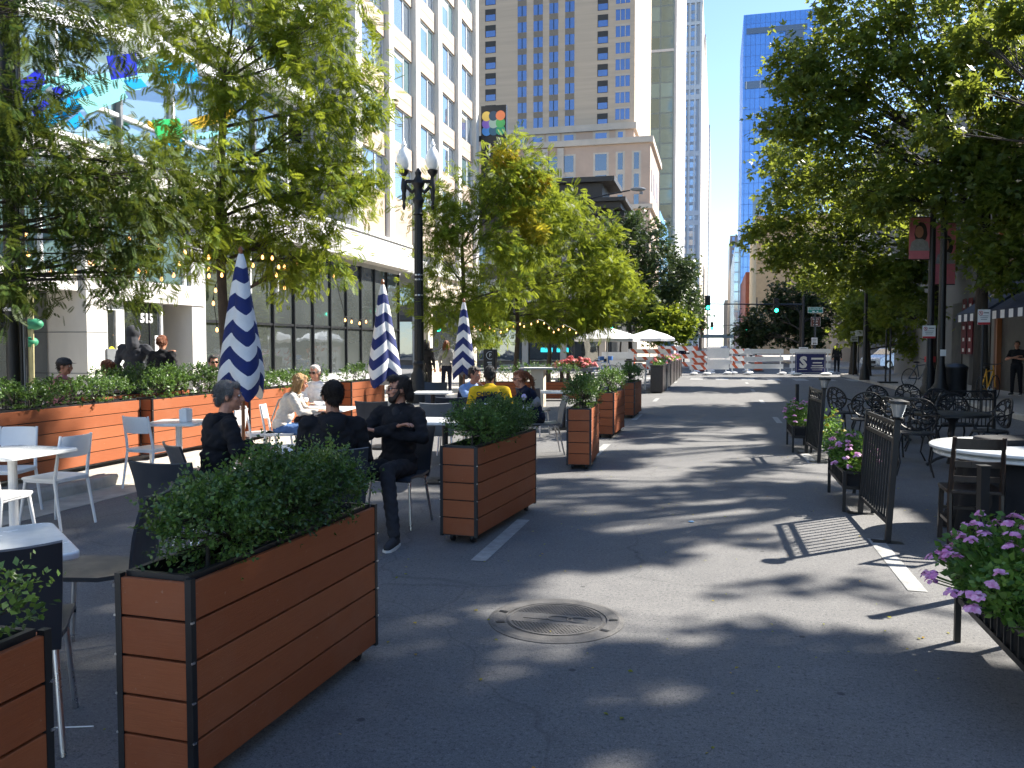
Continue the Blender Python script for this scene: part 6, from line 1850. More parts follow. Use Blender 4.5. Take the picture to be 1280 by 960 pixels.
# lamp post with banners
rl = thing('street_lamp', 'black street lamp post carrying two pink portrait banners', 'street lamp', on(P(1162, 25), SW))
rz_ = 7.2
MB().lathe([(.26, 0), (.26, .2), (.2, .3), (.18, .7), (.13, .85), (.10, 1.0), (.085, rz_)], n=16).build('shaft', BLACK, rl, smooth=True)
for s in (-1, 1):
    o_ = RTH * s * .08
    zt, zb = (zat(273, 25), zat(325, 25)) if s < 0 else (zat(280, 25), zat(356, 25))
    zt -= SW; zb -= SW
    w_ = .62
    PK = M('pink_banner_print', (.55, .16, .20), .75, var=.1) if 'pink_banner_print' not in bpy.data.materials else bpy.data.materials['pink_banner_print']
    m = MB(); c0 = o_ + RTH * s * (w_ / 2)
    m.box(c0 + Vector((0, 0, (zt + zb) / 2)), (w_, .012, zt - zb), rz=CA); bn = m.build('banner', PK, rl)
    f_ = c0 - FWH * .012; zc = zb + (zt - zb) * .62
    def at2(x, z): return f_ + RTH * x + Vector((0, 0, zc + z))
    hm = MB(); hm.prism([(.20 * math.cos(t) * (1.05 if math.sin(t) < 0 else .9), .27 * math.sin(t) - (.06 if math.sin(t) < -.5 else 0)) for t in [k * math.pi / 9 for k in range(18)]], 0, .006, mp=lambda x, y, z: tuple(at2(x + .03, y + .06) - FWH * z)); hm.build('printed_hair', HDARK, bn)
    fm = MB(); fm.prism([(.125 * math.cos(t), .18 * math.sin(t)) for t in [k * math.pi / 9 for k in range(18)]], .007, .010, mp=lambda x, y, z: tuple(at2(x - .02, y + .04) - FWH * z)); fm.build('printed_face', SKINTAN, bn)
    sm = MB(); sm.prism([(-.30, -.52), (.30, -.52), (.24, -.26), (.08, -.17), (-.10, -.17), (-.24, -.26)], .0, .008, mp=lambda x, y, z: tuple(at2(x, y) - FWH * z)); sm.build('printed_shoulders', CGREY, bn)
    for z in (zt, zb): MB().cyl(o_ * .2 + Vector((0, 0, z)), o_ + RTH * s * w_ + Vector((0, 0, z)), .014, n=6).build('banner_arm', BLACK, rl)
MB().lathe([(.09, 0), (.15, .08), (.19, .22), (.18, .34), (.1, .5), (.02, .62)], (0, 0, rz_), 18).build('globe', GLOBE, rl, smooth=True)
r2 = thing('street_lamp', 'plain black lamp post with a white notice taped on, right of the banner post', 'street lamp', on(P(1176, 24.2), SW))
MB().lathe([(.24, 0), (.24, .25), (.16, .4), (.13, .8), (.105, 1.0), (.085, 7.5)], n=16).build('shaft', BLACK, r2, smooth=True)
MB().lathe([(.09, 0), (.15, .08), (.19, .22), (.18, .34), (.1, .5), (.02, .62)], (0, 0, 7.5), 18).build('globe', GLOBE, r2, smooth=True)
MB().box(FWH * -.115 + Vector((0, 0, 1.28)), (.17, .004, .19), rz=CA).build('notice', PAPER, r2)
gl_ = thing('street_lamp', 'distant lamp with a single pale globe among the right hand trees', 'street lamp', on(P(1081, 36), SW))
MB().lathe([(.22, 0), (.2, .4), (.1, .7), (.07, zat(366, 36) - SW)], n=12).build('shaft', BLACK, gl_, smooth=True); MB().ell((0, 0, zat(357, 36) - SW), (.26, .26, .30), n=16).build('globe', GLOBE, gl_, smooth=True)
tw = thing('sign_pole', 'pair of thin black poles on one foot beside the grey wall', 'pole', on(P(1110, 33), SW))
for s in (-.05, .05): MB().cyl((s * 1.6, 0, 0), (s * 1.6, 0, 2.4), .035, n=8).build('pole', BLACK, tw)
MB().box((0, 0, .03), (.7, .4, .06)).build('foot', BLACK, tw)
bin_ = thing('litter_bin', 'dark round litter bin behind the back railing', 'litter bin', on(P(1195, 24.5), SW))
MB().lathe([(.27, 0), (.30, .1), (.31, .75), (.33, .80), (.33, .86), (.2, .95), (.001, .97)], n=20).build('body', DARKMETAL, bin_, smooth=True)
def bicycle(label, loc, rz, mat, basket=None):
    r = thing('bicycle', label, 'bicycle', loc, rz)
    for y in (-.52, .52):
        w = MB(); w.tube([(0, y + .33 * math.cos(a * math.pi / 14), .34 + .33 * math.sin(a * math.pi / 14)) for a in range(28)], .016, 6, closed=True)
        for k in range(14): w.tube([(0, y, .34), (0, y + .32 * math.cos(k * math.pi / 7), .34 + .32 * math.sin(k * math.pi / 7))], .0025, 3, cap=False)
        w.build('wheel', BLACK, r, smooth=True)
    f = MB()
    for a, b_ in (((0, -.52, .34), (0, -.16, .80)), ((0, -.52, .34), (0, -.06, .30)), ((0, -.06, .30), (0, -.18, .86)), ((0, -.06, .30), (0, .34, .78)), ((0, -.16, .78), (0, .33, .82)), ((0, .52, .34), (0, .32, .95))): f.tube([a, b_], .018, 7)
    f.build('frame', mat, r, smooth=True)
    MB().tube([(-.26, .22, 1.02), (-.10, .34, .98), (.10, .34, .98), (.26, .22, 1.02)], .013, 6).build('handlebar', BLACK, r, smooth=True)
    MB().ell((0, -.20, .90), (.08, .14, .03)).build('saddle', BLACK, r, smooth=True)
    MB().tube([(.05, -.06 + .1 * math.cos(a * math.pi / 8), .30 + .1 * math.sin(a * math.pi / 8)) for a in range(16)], .008, 5, closed=True).bar((.05, -.06, .3), (.07, .05, .18), .02, .015).bar((-.05, -.06, .3), (-.07, -.17, .42), .02, .015).build('crank', STEEL, r)
    MB().tube([(.06, .42, .0), (.12, .1, .02)], .01, 5).build('kickstand', BLACK, r) if False else None
    if basket: MB().box((0, .42, 1.0), (.3, .22, .2)).build('basket', basket, r)
    return r
bicycle('dark bicycle with a red bag leaning by the grey wall', on(P(1151, 29.5), SW), face(1, .35), M('dark_blue_enamel', (.03, .06, .1), .4), SIGNRED)
bicycle('yellow framed bicycle leaning near the no parking sign', on(P(1236, 22.5), SW), face(.8, .7), M('yellow_enamel', (.6, .3, .03), .4))
bicycle('blue hire bicycle, left one, parked near the white barricade', on(P(741, 40), 0), face(1, .2), M('hire_blue', (.04, .14, .4), .4), M('hire_blue2', (.04, .14, .4), .4))
bicycle('blue hire bicycle touching the white barricade', on(P(752, 41), 0), face(1, -.3), bpy.data.materials['hire_blue'], bpy.data.materials['hire_blue'])

# ---------------------------------------------------------------- barricades at the cross street
def barricade(label, px0, px1, d, stripe=True, base=None, H=1.45, boards=3, bh=.26, rzoff=0, solid=False):
    a, b_ = P(px0, d), P(px1, d); w = (b_ - a).length
    r = thing('barricade', label, 'barricade', (a + b_) / 2, CA + rzoff, 'road closure barricades at the cross street')
    for s in (-1, 1):
        MB().box((s * (w / 2 - .15), .03, H / 2), (.05, .05, H)).build('upright', SIGNWHITE, r)
        MB().box((s * (w / 2 - .15), 0, .04), (.07, 1.1, .06)).build('foot', SIGNWHITE, r)
        m = MB(); m.ell((s * (w / 2 - .15), -.38, .10), (.22, .15, .075)); m.build('sandbag', PAPER, r, smooth=True)
    for k in range(boards):
        z = H - .02 - bh / 2 - k * (H - .2) / boards
        if solid:
            m = MB(); m.box((0, -.01, z), (w, .05, bh * 1.3))
            for s in (-1, 1): m.box((s * (w / 2 - .25), -.038, z - bh * .75), (.3, .006, .2), 1)
            m.build('board', [SIGNWHITE, BLACK], r)
        elif stripe:
            m = MB(); n = max(6, int(w / .2)); sl = bh * .8
            for i in range(n):
                x0, x1 = -w / 2 + w * i / n, -w / 2 + w * (i + 1) / n
                s0 = sl if i > 0 else 0; s1 = sl if i < n - 1 else 0
                sg_ = -1 if i / n < .5 else -1
                pl = [(x0 + s0 * .5, -bh / 2), (x1 + s1 * .5, -bh / 2), (x1 - s1 * .5, bh / 2), (x0 - s0 * .5, bh / 2)]
                m.prism(pl, -.035, .0, 1 if i % 3 == 1 else 0, mp=lambda x, y, zz: (x, zz, z + y))
            m.build('board', [SIGNWHITE, SAFETYORANGE], r)
        else:
            MB().box((0, -.015, z), (w, .03, bh)).build('board', SIGNWHITE, r)
    return r
barricade('solid white barricade panel at the left with dark square openings', 752, 792, 44, solid=True, H=1.25, bh=.33)
barricade('orange striped barricade behind the big white umbrella', 785, 838, 46)
barricade('orange striped barricade behind the dark planter row', 822, 872, 49, H=1.6)
barricade('short orange striped barricade at the planter end of the road', 862, 885, 45.5, H=1.35)
barricade('grey backed barricade left of the road gap', 884, 911, 46.5, stripe=False, H=1.5, boards=2, bh=.55)
barricade('barricade with orange tape right of the road gap', 912, 938, 47, H=1.45)
barricade('three board white barricade in the middle of the road', 930, 979, 46, stripe=False, H=1.45)
barricade('white barricade behind the navy event banner', 987, 1038, 47.5, stripe=False, H=1.45)
barricade('orange striped rail across the gap in the road closure', 884, 935, 51, H=.75, boards=1)
sb = thing('event_banner', 'navy framed banner with a large white S leaning on the barricade', 'banner', P(1013, 45), CA)
w_ = 38 / CF * 45
MB().box((0, 0, (zat(441, 45) + zat(467, 45)) / 2), (w_, .04, zat(441, 45) - zat(467, 45))).build('panel', SIGNNAVY, sb)
zt, zb = zat(441, 45), zat(467, 45); h_ = zt - zb
m = MB(); m.box((0, -.0225, zt - .04), (w_, .004, .03)); m.box((0, -.0225, zb + .05), (w_, .004, .015))
for s in (-1, 1): m.box((s * w_ * .47, -.0225, (zt + zb) / 2), (.012, .004, h_ * .9))
for k, (z, ww, hh) in enumerate(((.72, .40, .10), (.52, .30, .06), (.38, .36, .05), (.28, .42, .035), (.18, .34, .02))): m.box((w_ * .22, -.0225, zb + h_ * z), (w_ * ww, .004, hh))
m.box((-w_ * .25, -.0225, zb + h_ * .2), (w_ * .28, .004, .03))
m.build('printed_lines', SIGNWHITE, sb)
text_part('S', h_ * .72, SIGNWHITE, sb, (-w_ * .24, -.023, zb + h_ * .52), (R(90), 0, 0), .003, bold=.045)
for s in (-1, 1):
    MB().cyl((s * w_ * .48, .03, 0), (s * w_ * .48, .03, zt + .05), .02, n=6).build('frame_leg', STEEL, sb)
    q = MB(); q.ell((s * w_ * .48, -.1, .08), (.35, .2, .08)); q.build('sandbag', PAPER, sb, smooth=True)
for i, (px_, lab) in enumerate(((876, 'orange and white drum at the left end of the closure'), (948, 'orange and white drum behind the middle barricade'), (789, 'orange and white drum beside the big umbrella pole'))):
    r = thing('traffic_drum', lab, 'traffic drum', P(px_, 52), 0, 'traffic drums')
    m = MB()
    for k in range(5): m.lathe([(.27 - .012 * k, .2 * k), (.262 - .012 * k, .2 * k + .199)], n=16, m=k % 2)
    m.build('body', [SAFETYORANGE, SIGNWHITE], r); MB().lathe([(.36, 0), (.36, .06), (.28, .08)], n=16).build('base', BLACK, r)
# ---------------------------------------------------------------- signals and mast arms
def signal_head(root, c, lit=2, red=False, facing=None):
    c = Vector(c); b_ = MB(); b_.box(c, (.36, .22, 1.05), rz=CA); h = b_.build('signal_head', BLACK, root)
    q = c - FWH * .13
    for k in range(3):
        z = .33 - .33 * k
        m = MB(); m.lathe([(.001, 0), (.13, 0), (.12, .03), (.001, .05)], n=16)
        mt = (GREENLIGHT if k == 2 and not red else REDLIGHT if k == 0 and red else BLACK)
        o = m.build('lens', mt, h); o.location = q + Vector((0, 0, z)); o.rotation_euler = (R(90), 0, CA)
        v = MB(); v.tube([q + RTH * .15 * math.cos(t) + Vector((0, 0, z + .15 * math.sin(t))) - FWH * .06 for t in [0, .6, 1.2, 1.8, 2.4, 3.1]], .03, 5); v.build('visor', BLACK, h)
def signal(label, polepx, d, arm_y, heads, ptop=None):
    b_ = P(polepx, d); r = thing('traffic_signal', label, 'traffic signal', b_)
    za = zat(arm_y, d)
    MB().cyl((0, 0, 0), (0, 0, ptop or za + .3), .10, .08, 10).build('pole', DARKMETAL, r, smooth=True)
    far = min(heads, key=lambda q: q[0])
    if abs(far[0] - polepx) > 3:
        MB().cyl((0, 0, za), P(far[0], d) - b_ + Vector((0, 0, za + .05)), .06, .035, 8).build('mast_arm', DARKMETAL, r, smooth=True)
    for px_, y, red in heads: signal_head(r, P(px_, d) - b_ + Vector((0, 0, zat(y, d))) - FWH * .15, red=red)
signal('near mast arm signal with two green lights over the road', 1003, 60, 381, [(883, 379, False), (968, 382.5, False)], 8)
signal('green signal on a pole above the big white umbrella', 763, 56, 407, [(763, 405, False)])
signal('far mast arm signal with a green light beyond the crossing', 945, 110, 407, [(889, 407.5, False), (932, 410, False)], 8)
signal('small red signal at far left of the street', 876, 112, 414, [(877, 414, True)])
# cobra head light on the left
cl = thing('street_light', 'grey cobra head street light on a curved arm above the left trees', 'street light', P(716, 52))
MB().cyl((0, 0, 0), (0, 0, zat(252, 52)), .1, .07, 10).build('pole', DARKMETAL, cl, smooth=True)
bb_ = P(716, 52)
pts = [PZ(716, 252, 52) - bb_, PZ(738, 250, 52) - bb_, PZ(760, 245, 52) - bb_, PZ(786, 240, 52) - bb_]
MB().tube(pts, [.06, .05, .045, .04], 8).build('arm', DARKMETAL, cl, smooth=True)
m = MB(); m.ell(PZ(796, 238.5, 52) - bb_, (.5, .2, .13), Matrix.Rotation(CA, 3, 'Z')); m.build('lamp_head', GREYPLASTIC, cl, smooth=True)
MB().box(PZ(800, 243, 52) - bb_, (.2, .12, .16)).build('sensor', GREYPLASTIC, cl)
# ---------------------------------------------------------------- vehicles
def car(label, loc, rz, mat, tall=1.5, L_=4.4, W_=1.8):
    r = thing('parked_car', label, 'car', loc, rz)
    pr = [(-L_ / 2, .35), (-L_ / 2 + .05, .75), (-L_ / 2 + .25, .95), (-L_ * .33, 1.02), (-L_ * .22, tall - .06), (-L_ * .05, tall), (L_ * .14, tall - .06), (L_ * .27, 1.0), (L_ * .44, .86), (L_ / 2 - .03, .7), (L_ / 2, .35), (L_ / 2 - .1, .22), (-L_ / 2 + .1, .22)]
    m = MB(); m.prism(pr, -W_ / 2, W_ / 2, mp=lambda x, y, z: (z * (1 if y < 1.0 else .86), x, y)); m.build('body', mat, r, bevel=.05, smooth=True)
    g = MB()
    g.prism([(-L_ * .30, 1.05), (-L_ * .21, tall - .1), (-L_ * .05, tall - .06), (L_ * .13, tall - .1), (L_ * .235, 1.05)], -W_ / 2 * .9, W_ / 2 * .9, mp=lambda x, y, z: (z * (1.07 if y < 1.1 else .965), x, y)); g.build('side_windows', DARKGLASS, r)
    q = MB(); q.add([(-.72, L_ * .265, 1.03), (.72, L_ * .265, 1.03), (.66, L_ * .15, tall - .09), (-.66, L_ * .15, tall - .09)], [(0, 1, 2, 3)]); o = q.build('windscreen', DARKGLASS, r); s = o.modifiers.new('t', 'SOLIDIFY'); s.thickness = .04; s.offset = 1
    for sx in (-1, 1):
        for y in (-L_ * .31, L_ * .31):
            w = MB(); w.cyl((sx * (W_ / 2 - .2), y, .32), (sx * (W_ / 2 + .01), y, .32), .32, n=20); wo = w.build('wheel', BLACK, r); h = MB(); h.cyl((sx * (W_ / 2 + .012), y, .32), (sx * (W_ / 2 + .02), y, .32), .2, n=12); h.build('hub', STEEL, wo)
        l_ = MB(); l_.ell((sx * .68, L_ / 2 - .1, .72), (.18, .1, .09)); l_.build('headlight', GLOBE, r, smooth=True)
        t_ = MB(); t_.ell((sx * .74, -L_ / 2 + .06, .85), (.12, .06, .12)); t_.build('tail_light', SIGNRED, r, smooth=True)
    MB().box((0, L_ / 2 + .0, .5), (1.1, .05, .2)).build('grille', BLACK, r); MB().box((0, L_ / 2 + .03, .4), (.4, .02, .12)).build('number_plate', SIGNWHITE, r)
    return r
SILVER = M('silver_car_paint', (.5, .52, .55), .28, .4, var=.03, coat=.5)
car('silver car parked under the trees beyond the corner', P(1118, 57), face(-.95, -.35), SILVER)
car('white van waiting in the far road on the right', P(931, 125), yawdir(0, -1), M('white_van_paint', (.7, .7, .7), .35, var=.03, coat=.4), 2.1, 5.0, 1.95)
car('dark car far down the road on the left', P(866, 118), yawdir(0, -1), M('dark_car_paint', (.04, .05, .07), .3, .3, var=.03, coat=.5))
car('grey car beyond the red signal', P(905, 190), yawdir(0, 1), M('grey_car_paint', (.2, .21, .22), .3, .4, var=.03, coat=.5))

# ---------------------------------------------------------------- string lights
def string_light(label, pts, d0, d1, sagwire=.07):
    r = thing('string_light', label, 'string lights', PZ(pts[0][0], pts[0][1], d0), 0, 'amber string lights in the left trees')
    o = Vector(r.location); V = []
    for i, (x, y) in enumerate(pts): V.append(PZ(x, y, d0 + (d1 - d0) * i / max(1, len(pts) - 1)) - o)
    MB().tube([q + Vector((0, 0, sagwire)) for q in V], .006, 5).build('cable', BLACK, r)
    s = (d0 + d1) / 2 / 11
    for q in V:
        part('bulb', 'bulb', lambda: MB().lathe([(.005, .03), (.011, .022), (.018, .004), (.020, -.014), (.015, -.03), (.002, -.038)], n=10), BULB, r, q, smooth=True)
        part('socket', 'socket', lambda: MB().cyl((0, 0, .035), (0, 0, .08), .011, n=8), BLACK, r, q)
string_light('amber bulb string over the far left hedge, upper run', [(12, 246), (42, 249), (91, 270), (130, 290), (165, 300), (201, 309), (234, 316), (263, 322)], 10.0, 12)
string_light('amber bulb string over the far left hedge, lower run', [(36, 293), (39, 318), (66, 341), (97, 340), (115, 329), (120, 329), (147, 334), (167, 333), (176, 339), (184, 340), (204, 349), (219, 344), (227, 330), (263, 337)], 10.0, 12.2)
string_light('amber bulb string hanging down the trunk behind the striped umbrella', [(263, 345), (279, 344), (271, 363), (268, 379), (272, 412)], 12.0, 12.2)
string_light('amber bulb string right of the first striped umbrella', [(300, 339), (318, 332), (330, 322), (342, 323), (350, 334), (347, 344), (357, 360)], 12.2, 13)
string_light('amber bulb string along the lobby glass', [(357, 334), (373, 330), (386, 332), (400, 338), (418, 345), (432, 400), (440, 402), (450, 404), (458, 402)], 13, 18)
string_light('amber bulb string under the young trees, left run', [(592, 408), (600, 412), (606, 405), (612, 410), (618, 414), (626, 415), (634, 412), (642, 408), (650, 405)], 23, 24)
string_light('amber bulb string under the young trees, right run', [(655, 408), (664, 405), (672, 402), (680, 404), (686, 410), (692, 415), (698, 412), (704, 408), (712, 412), (720, 416)], 26, 27)
# ---------------------------------------------------------------- trees
def Lm(x, y, d, rx, rz=None, wt=1, ry=None): return (PZ(x, y, d), (rx, ry or rx, rz or rx * .8), wt)
FULL = True
tree('young_honey_locust', 'feathery bright honey locust behind the first striped umbrella', on(P(281, 13.0), SW),
     [Lm(300, 60, 13, .9), Lm(360, 20, 13.2, .8), Lm(240, 15, 12.8, .8), Lm(300, -60, 13, 1.1), Lm(400, 70, 13.4, .65, .45), Lm(440, 125, 13.6, .55, .35), Lm(420, 20, 13.4, .6, .5), Lm(455, 215, 13.8, .38, .22, .5),
      Lm(330, 130, 13, .75, .5), Lm(262, 95, 12.4, .5, .35, .7), Lm(390, 165, 13.2, .6, .4), Lm(340, 215, 13.2, .6, .35), Lm(260, 200, 12.2, .8, .5), Lm(410, 240, 13.4, .5, .3), Lm(370, 290, 13.2, .5, .25), Lm(290, 270, 12.8, .5, .35), Lm(350, 340, 13.2, .4, .2, .6), Lm(225, 290, 12.0, .6, .35), Lm(180, 230, 11.8, .7, .45), Lm(400, 320, 13.4, .35, .2, .5)],
     5.6, .085, T_FROND, 101, LOCUST, BARK, 25, 26, .17, .24, .42, .45, group='honey locusts along the left pavement', limb_r=.5)
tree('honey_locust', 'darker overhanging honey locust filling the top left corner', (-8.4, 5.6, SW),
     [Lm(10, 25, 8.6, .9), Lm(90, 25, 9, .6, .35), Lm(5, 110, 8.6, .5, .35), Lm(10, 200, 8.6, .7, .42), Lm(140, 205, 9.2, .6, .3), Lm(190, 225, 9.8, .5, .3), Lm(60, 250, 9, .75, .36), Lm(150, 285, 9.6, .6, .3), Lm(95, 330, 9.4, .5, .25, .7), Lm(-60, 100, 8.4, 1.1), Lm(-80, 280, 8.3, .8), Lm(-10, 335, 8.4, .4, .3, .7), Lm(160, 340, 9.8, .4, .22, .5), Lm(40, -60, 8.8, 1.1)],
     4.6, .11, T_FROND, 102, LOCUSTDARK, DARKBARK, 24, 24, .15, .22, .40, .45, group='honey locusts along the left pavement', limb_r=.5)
tree('young_honey_locust', 'yellowing honey locust right of the twin globe lamp', on(P(578, 22.5), SW),
     [Lm(630, 222, 22.5, .9, .45), Lm(580, 250, 22.5, .9, .45), Lm(665, 240, 22.8, .7, .4), Lm(545, 320, 22.3, .7, .4, .7), Lm(610, 300, 22.3, 1.0, .5), Lm(660, 300, 23, .8, .5), Lm(560, 385, 22.2, .7, .3, .8), Lm(620, 365, 22.5, .9, .4), Lm(535, 255, 22.5, .5, .3, .5), Lm(530, 370, 22.5, .4, .25, .5), Lm(690, 265, 23, .5, .3, .6), Lm(590, 415, 22.3, .6, .2, .6), Lm(555, 285, 22.3, .5, .25, .6), Lm(645, 205, 22.5, .4, .35, .6)],
     4.2, .08, T_FROND, 103, LOCUST, BARK, 28, 24, .22, .30, .5, .3, group='honey locusts along the left pavement',
     extra=[(PZ(650, 270, 22.2), (.55, .4, .22), 260, LOCUSTYELLOW), (PZ(668, 292, 22.2), (.35, .3, .2), 200, LOCUSTYELLOW), (PZ(632, 200, 22.4), (.4, .4, .4), 240, LOCUSTYELLOW), (PZ(662, 230, 22.4), (.6, .4, .35), 260, LOCUSTYELLOW)], limb_r=.5)
tree('young_honey_locust', 'rounded green honey locust left of the white open umbrellas', on(P(646, 29), SW),
     [Lm(670, 290, 29, 1.2, .7), Lm(715, 290, 29.5, 1.0, .6), Lm(745, 335, 29.5, .9, .5), Lm(640, 345, 28.7, 1.2, .6), Lm(690, 350, 29, 1.3, .7), Lm(605, 380, 28.5, .9, .4), Lm(655, 400, 28.7, .9, .3), Lm(770, 340, 30, .7, .35, .7), Lm(705, 400, 29, .9, .35), Lm(780, 375, 30, .5, .25, .6), Lm(740, 385, 29.5, .8, .35), Lm(700, 265, 29, .5, .35, .6), Lm(750, 300, 29.5, .5, .3, .6)],
     3.4, .10, T_FROND, 104, LOCUST, BARK, 32, 24, .25, .34, .5, .3, group='honey locusts along the left pavement', limb_r=.5)
tree('young_honey_locust', 'honey locust with a thin bare trunk above the coral flowers', on(P(686, 34), SW),
     [Lm(715, 370, 34, 1.3, .9), Lm(745, 385, 34.5, .9, .6), Lm(690, 400, 34, .9, .6), Lm(760, 365, 35, .8, .6)],
     2.9, .10, T_FROND, 105, LOCUST, BARK, 34, 22, .32, .45, .5, .3, group='honey locusts along the left pavement', limb_r=.5)
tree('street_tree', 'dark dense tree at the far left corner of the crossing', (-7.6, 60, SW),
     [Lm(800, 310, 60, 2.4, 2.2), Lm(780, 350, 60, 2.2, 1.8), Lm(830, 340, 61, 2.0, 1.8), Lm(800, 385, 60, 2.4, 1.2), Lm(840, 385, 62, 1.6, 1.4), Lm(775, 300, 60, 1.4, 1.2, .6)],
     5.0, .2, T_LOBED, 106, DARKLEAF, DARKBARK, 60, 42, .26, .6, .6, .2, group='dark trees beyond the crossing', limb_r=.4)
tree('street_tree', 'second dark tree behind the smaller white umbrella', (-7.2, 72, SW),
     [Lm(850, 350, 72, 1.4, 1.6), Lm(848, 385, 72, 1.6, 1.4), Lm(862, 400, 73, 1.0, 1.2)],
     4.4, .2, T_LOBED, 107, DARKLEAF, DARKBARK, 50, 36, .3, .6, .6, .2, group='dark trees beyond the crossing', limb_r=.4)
tree('small_street_tree', 'small pale green tree above the smaller white umbrella', (-6.9, 62, SW),
     [Lm(825, 400, 58.5, 1.2, .9), Lm(838, 412, 58.5, 1.0, .7), Lm(812, 412, 58.5, .8, .6), Lm(850, 405, 59, .9, .8)],
     2.4, .09, T_LOBED, 108, LOCUST, BARK, 40, 26, .28, .5, .5, .2, limb_r=.4)
# right hand row
tree('plane_tree', 'big many limbed tree with dark trunk beside the blue awnings', on(P(1226, 24), SW),
     [Lm(1200, 40, 23, 1.8, 1.2), Lm(1100, 60, 23.5, 1.5, 1.1), Lm(1040, 90, 24, 1.2, .9), Lm(1010, 130, 24.3, .9, .6), Lm(1010, 215, 24.3, .8, .5, .8), Lm(1050, 170, 24, 1.0, .6), Lm(1060, 30, 24, 1.2, .9), Lm(1130, 120, 23.5, 1.3, .8), Lm(1260, 120, 22.5, 1.2, .8), Lm(1150, -10, 23.5, 1.6, 1.2), Lm(1230, -50, 23, 1.8), Lm(1080, 240, 23.6, .9, .5, .8), Lm(1270, 250, 22, .8, .5, .6), Lm(1060, -60, 24, 1.5), Lm(1230, 190, 22.8, .9, .5, .5), Lm(1290, 40, 22.5, 1.4), Lm(1275, 180, 22.3, .9, .6), Lm(1265, 330, 21.8, .6, .4, .7), Lm(1150, 200, 23.6, 1.0, .6), Lm(985, 150, 24.3, .5, .3, .6), Lm(985, 90, 24.3, .6, .4, .6), Lm(1195, 245, 23.2, .75, .4, .7), Lm(1250, 300, 22.3, .8, .4, .8), Lm(1110, 250, 24.5, .7, .4, .7), Lm(1260, 230, 22, .8, .5, .8), Lm(1215, 100, 22.4, .8, .5, .7)],
     6.0, .20, T_LOBED, 109, BROADLEAF, DARKBARK, 34, 38, .19, .42, .55, .2, group='plane trees along the right pavement', limb_r=.6)
tree('plane_tree', 'plane tree leaning over the road in front of the blue tower', on(P(1166, 33), SW),
     [Lm(1000, 250, 34, 1.3, 1.0), Lm(960, 300, 34.5, 1.0, .7), Lm(1040, 280, 34, 1.5, 1.0), Lm(1090, 260, 33.5, 1.5, 1.0), Lm(1000, 322, 34, 1.1, .5), Lm(1065, 330, 33.5, 1.2, .6), Lm(1120, 320, 33, 1.4, .8), Lm(980, 190, 34, .9, .6, .7), Lm(1120, 350, 32.5, .9, .5, .8), Lm(1130, 390, 32.5, .9, .5, .6), Lm(1190, 290, 32.5, 1.4, .9)],
     5.4, .17, T_LOBED, 110, BROADLEAF, DARKBARK, 32, 36, .24, .5, .6, .2, group='plane trees along the right pavement', limb_r=.5)
tree('plane_tree', 'dark tree behind the navy banner at the corner', on(P(1067, 43), SW),
     [Lm(1020, 345, 44, .9, .5, .7), Lm(1065, 365, 43, 1.1, .7), Lm(1095, 400, 42, 1.0, .5), Lm(1065, 405, 43, .7, .4, .7)],
     4.0, .17, T_LOBED, 111, BROADLEAF, DARKBARK, 32, 34, .27, .6, .6, .2, group='plane trees along the right pavement', limb_r=.5)
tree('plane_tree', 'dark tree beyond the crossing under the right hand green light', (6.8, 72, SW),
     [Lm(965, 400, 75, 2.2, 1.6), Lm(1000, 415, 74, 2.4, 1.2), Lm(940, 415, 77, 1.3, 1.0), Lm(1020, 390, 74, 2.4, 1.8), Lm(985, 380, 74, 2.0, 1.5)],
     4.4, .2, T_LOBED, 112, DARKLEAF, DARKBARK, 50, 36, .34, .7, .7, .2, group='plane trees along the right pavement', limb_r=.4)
tree('small_street_tree', 'stocky dark trunked tree beside the twin thin poles', on(P(1083, 41), SW),
     [Lm(1110, 380, 41, .9, .5), Lm(1080, 385, 41, .9, .5), Lm(1140, 430, 40, .5, .3, .5), Lm(1100, 410, 41, .8, .4, .7)],
     2.6, .2, T_LOBED, 113, BROADLEAF, DARKBARK, 34, 36, .2, .4, .5, .2, limb_r=.4)
# unseen trees added to this row, crowns shaped to shade chosen ground spots
KX, KY = math.sin(R(50)) / math.tan(R(41)), math.cos(R(50)) / math.tan(R(41))
def over(g, z, r, wt=1): return (Vector((g[0] + KX * z, g[1] + KY * z, z)), (r, r, r * .62), wt)
NEAR = []
for x, y, z, r, w_ in ((250, 930, 7.2, .6, 1), (420, 915, 7, .45, .9), (540, 955, 7, .4, .7), (935, 815, 7, .36, .9), (990, 885, 7, .5, .9), (1120, 945, 7, .6, 1), (1240, 950, 6.4, .4, .8), (690, 855, 7.6, .35, .25), (800, 900, 7.4, .5, .35), (860, 860, 7.2, .4, .4), (640, 775, 7.6, .30, .4), (1180, 890, 6.6, .3, .5),
                       (690, 690, 7.6, .3, 2.2), (745, 690, 7.5, .28, 2), (640, 668, 7.4, .26, 2), (820, 620, 7.4, .45, .6), (700, 610, 7.6, .35, .6), (930, 610, 7, .3, .5), (880, 680, 7.2, .4, .22), (980, 720, 7, .4, .2)):  # dense leaf clumps here stand in for the second planter's shadow
    NEAR.append(over(G(x, y), z, r, w_))
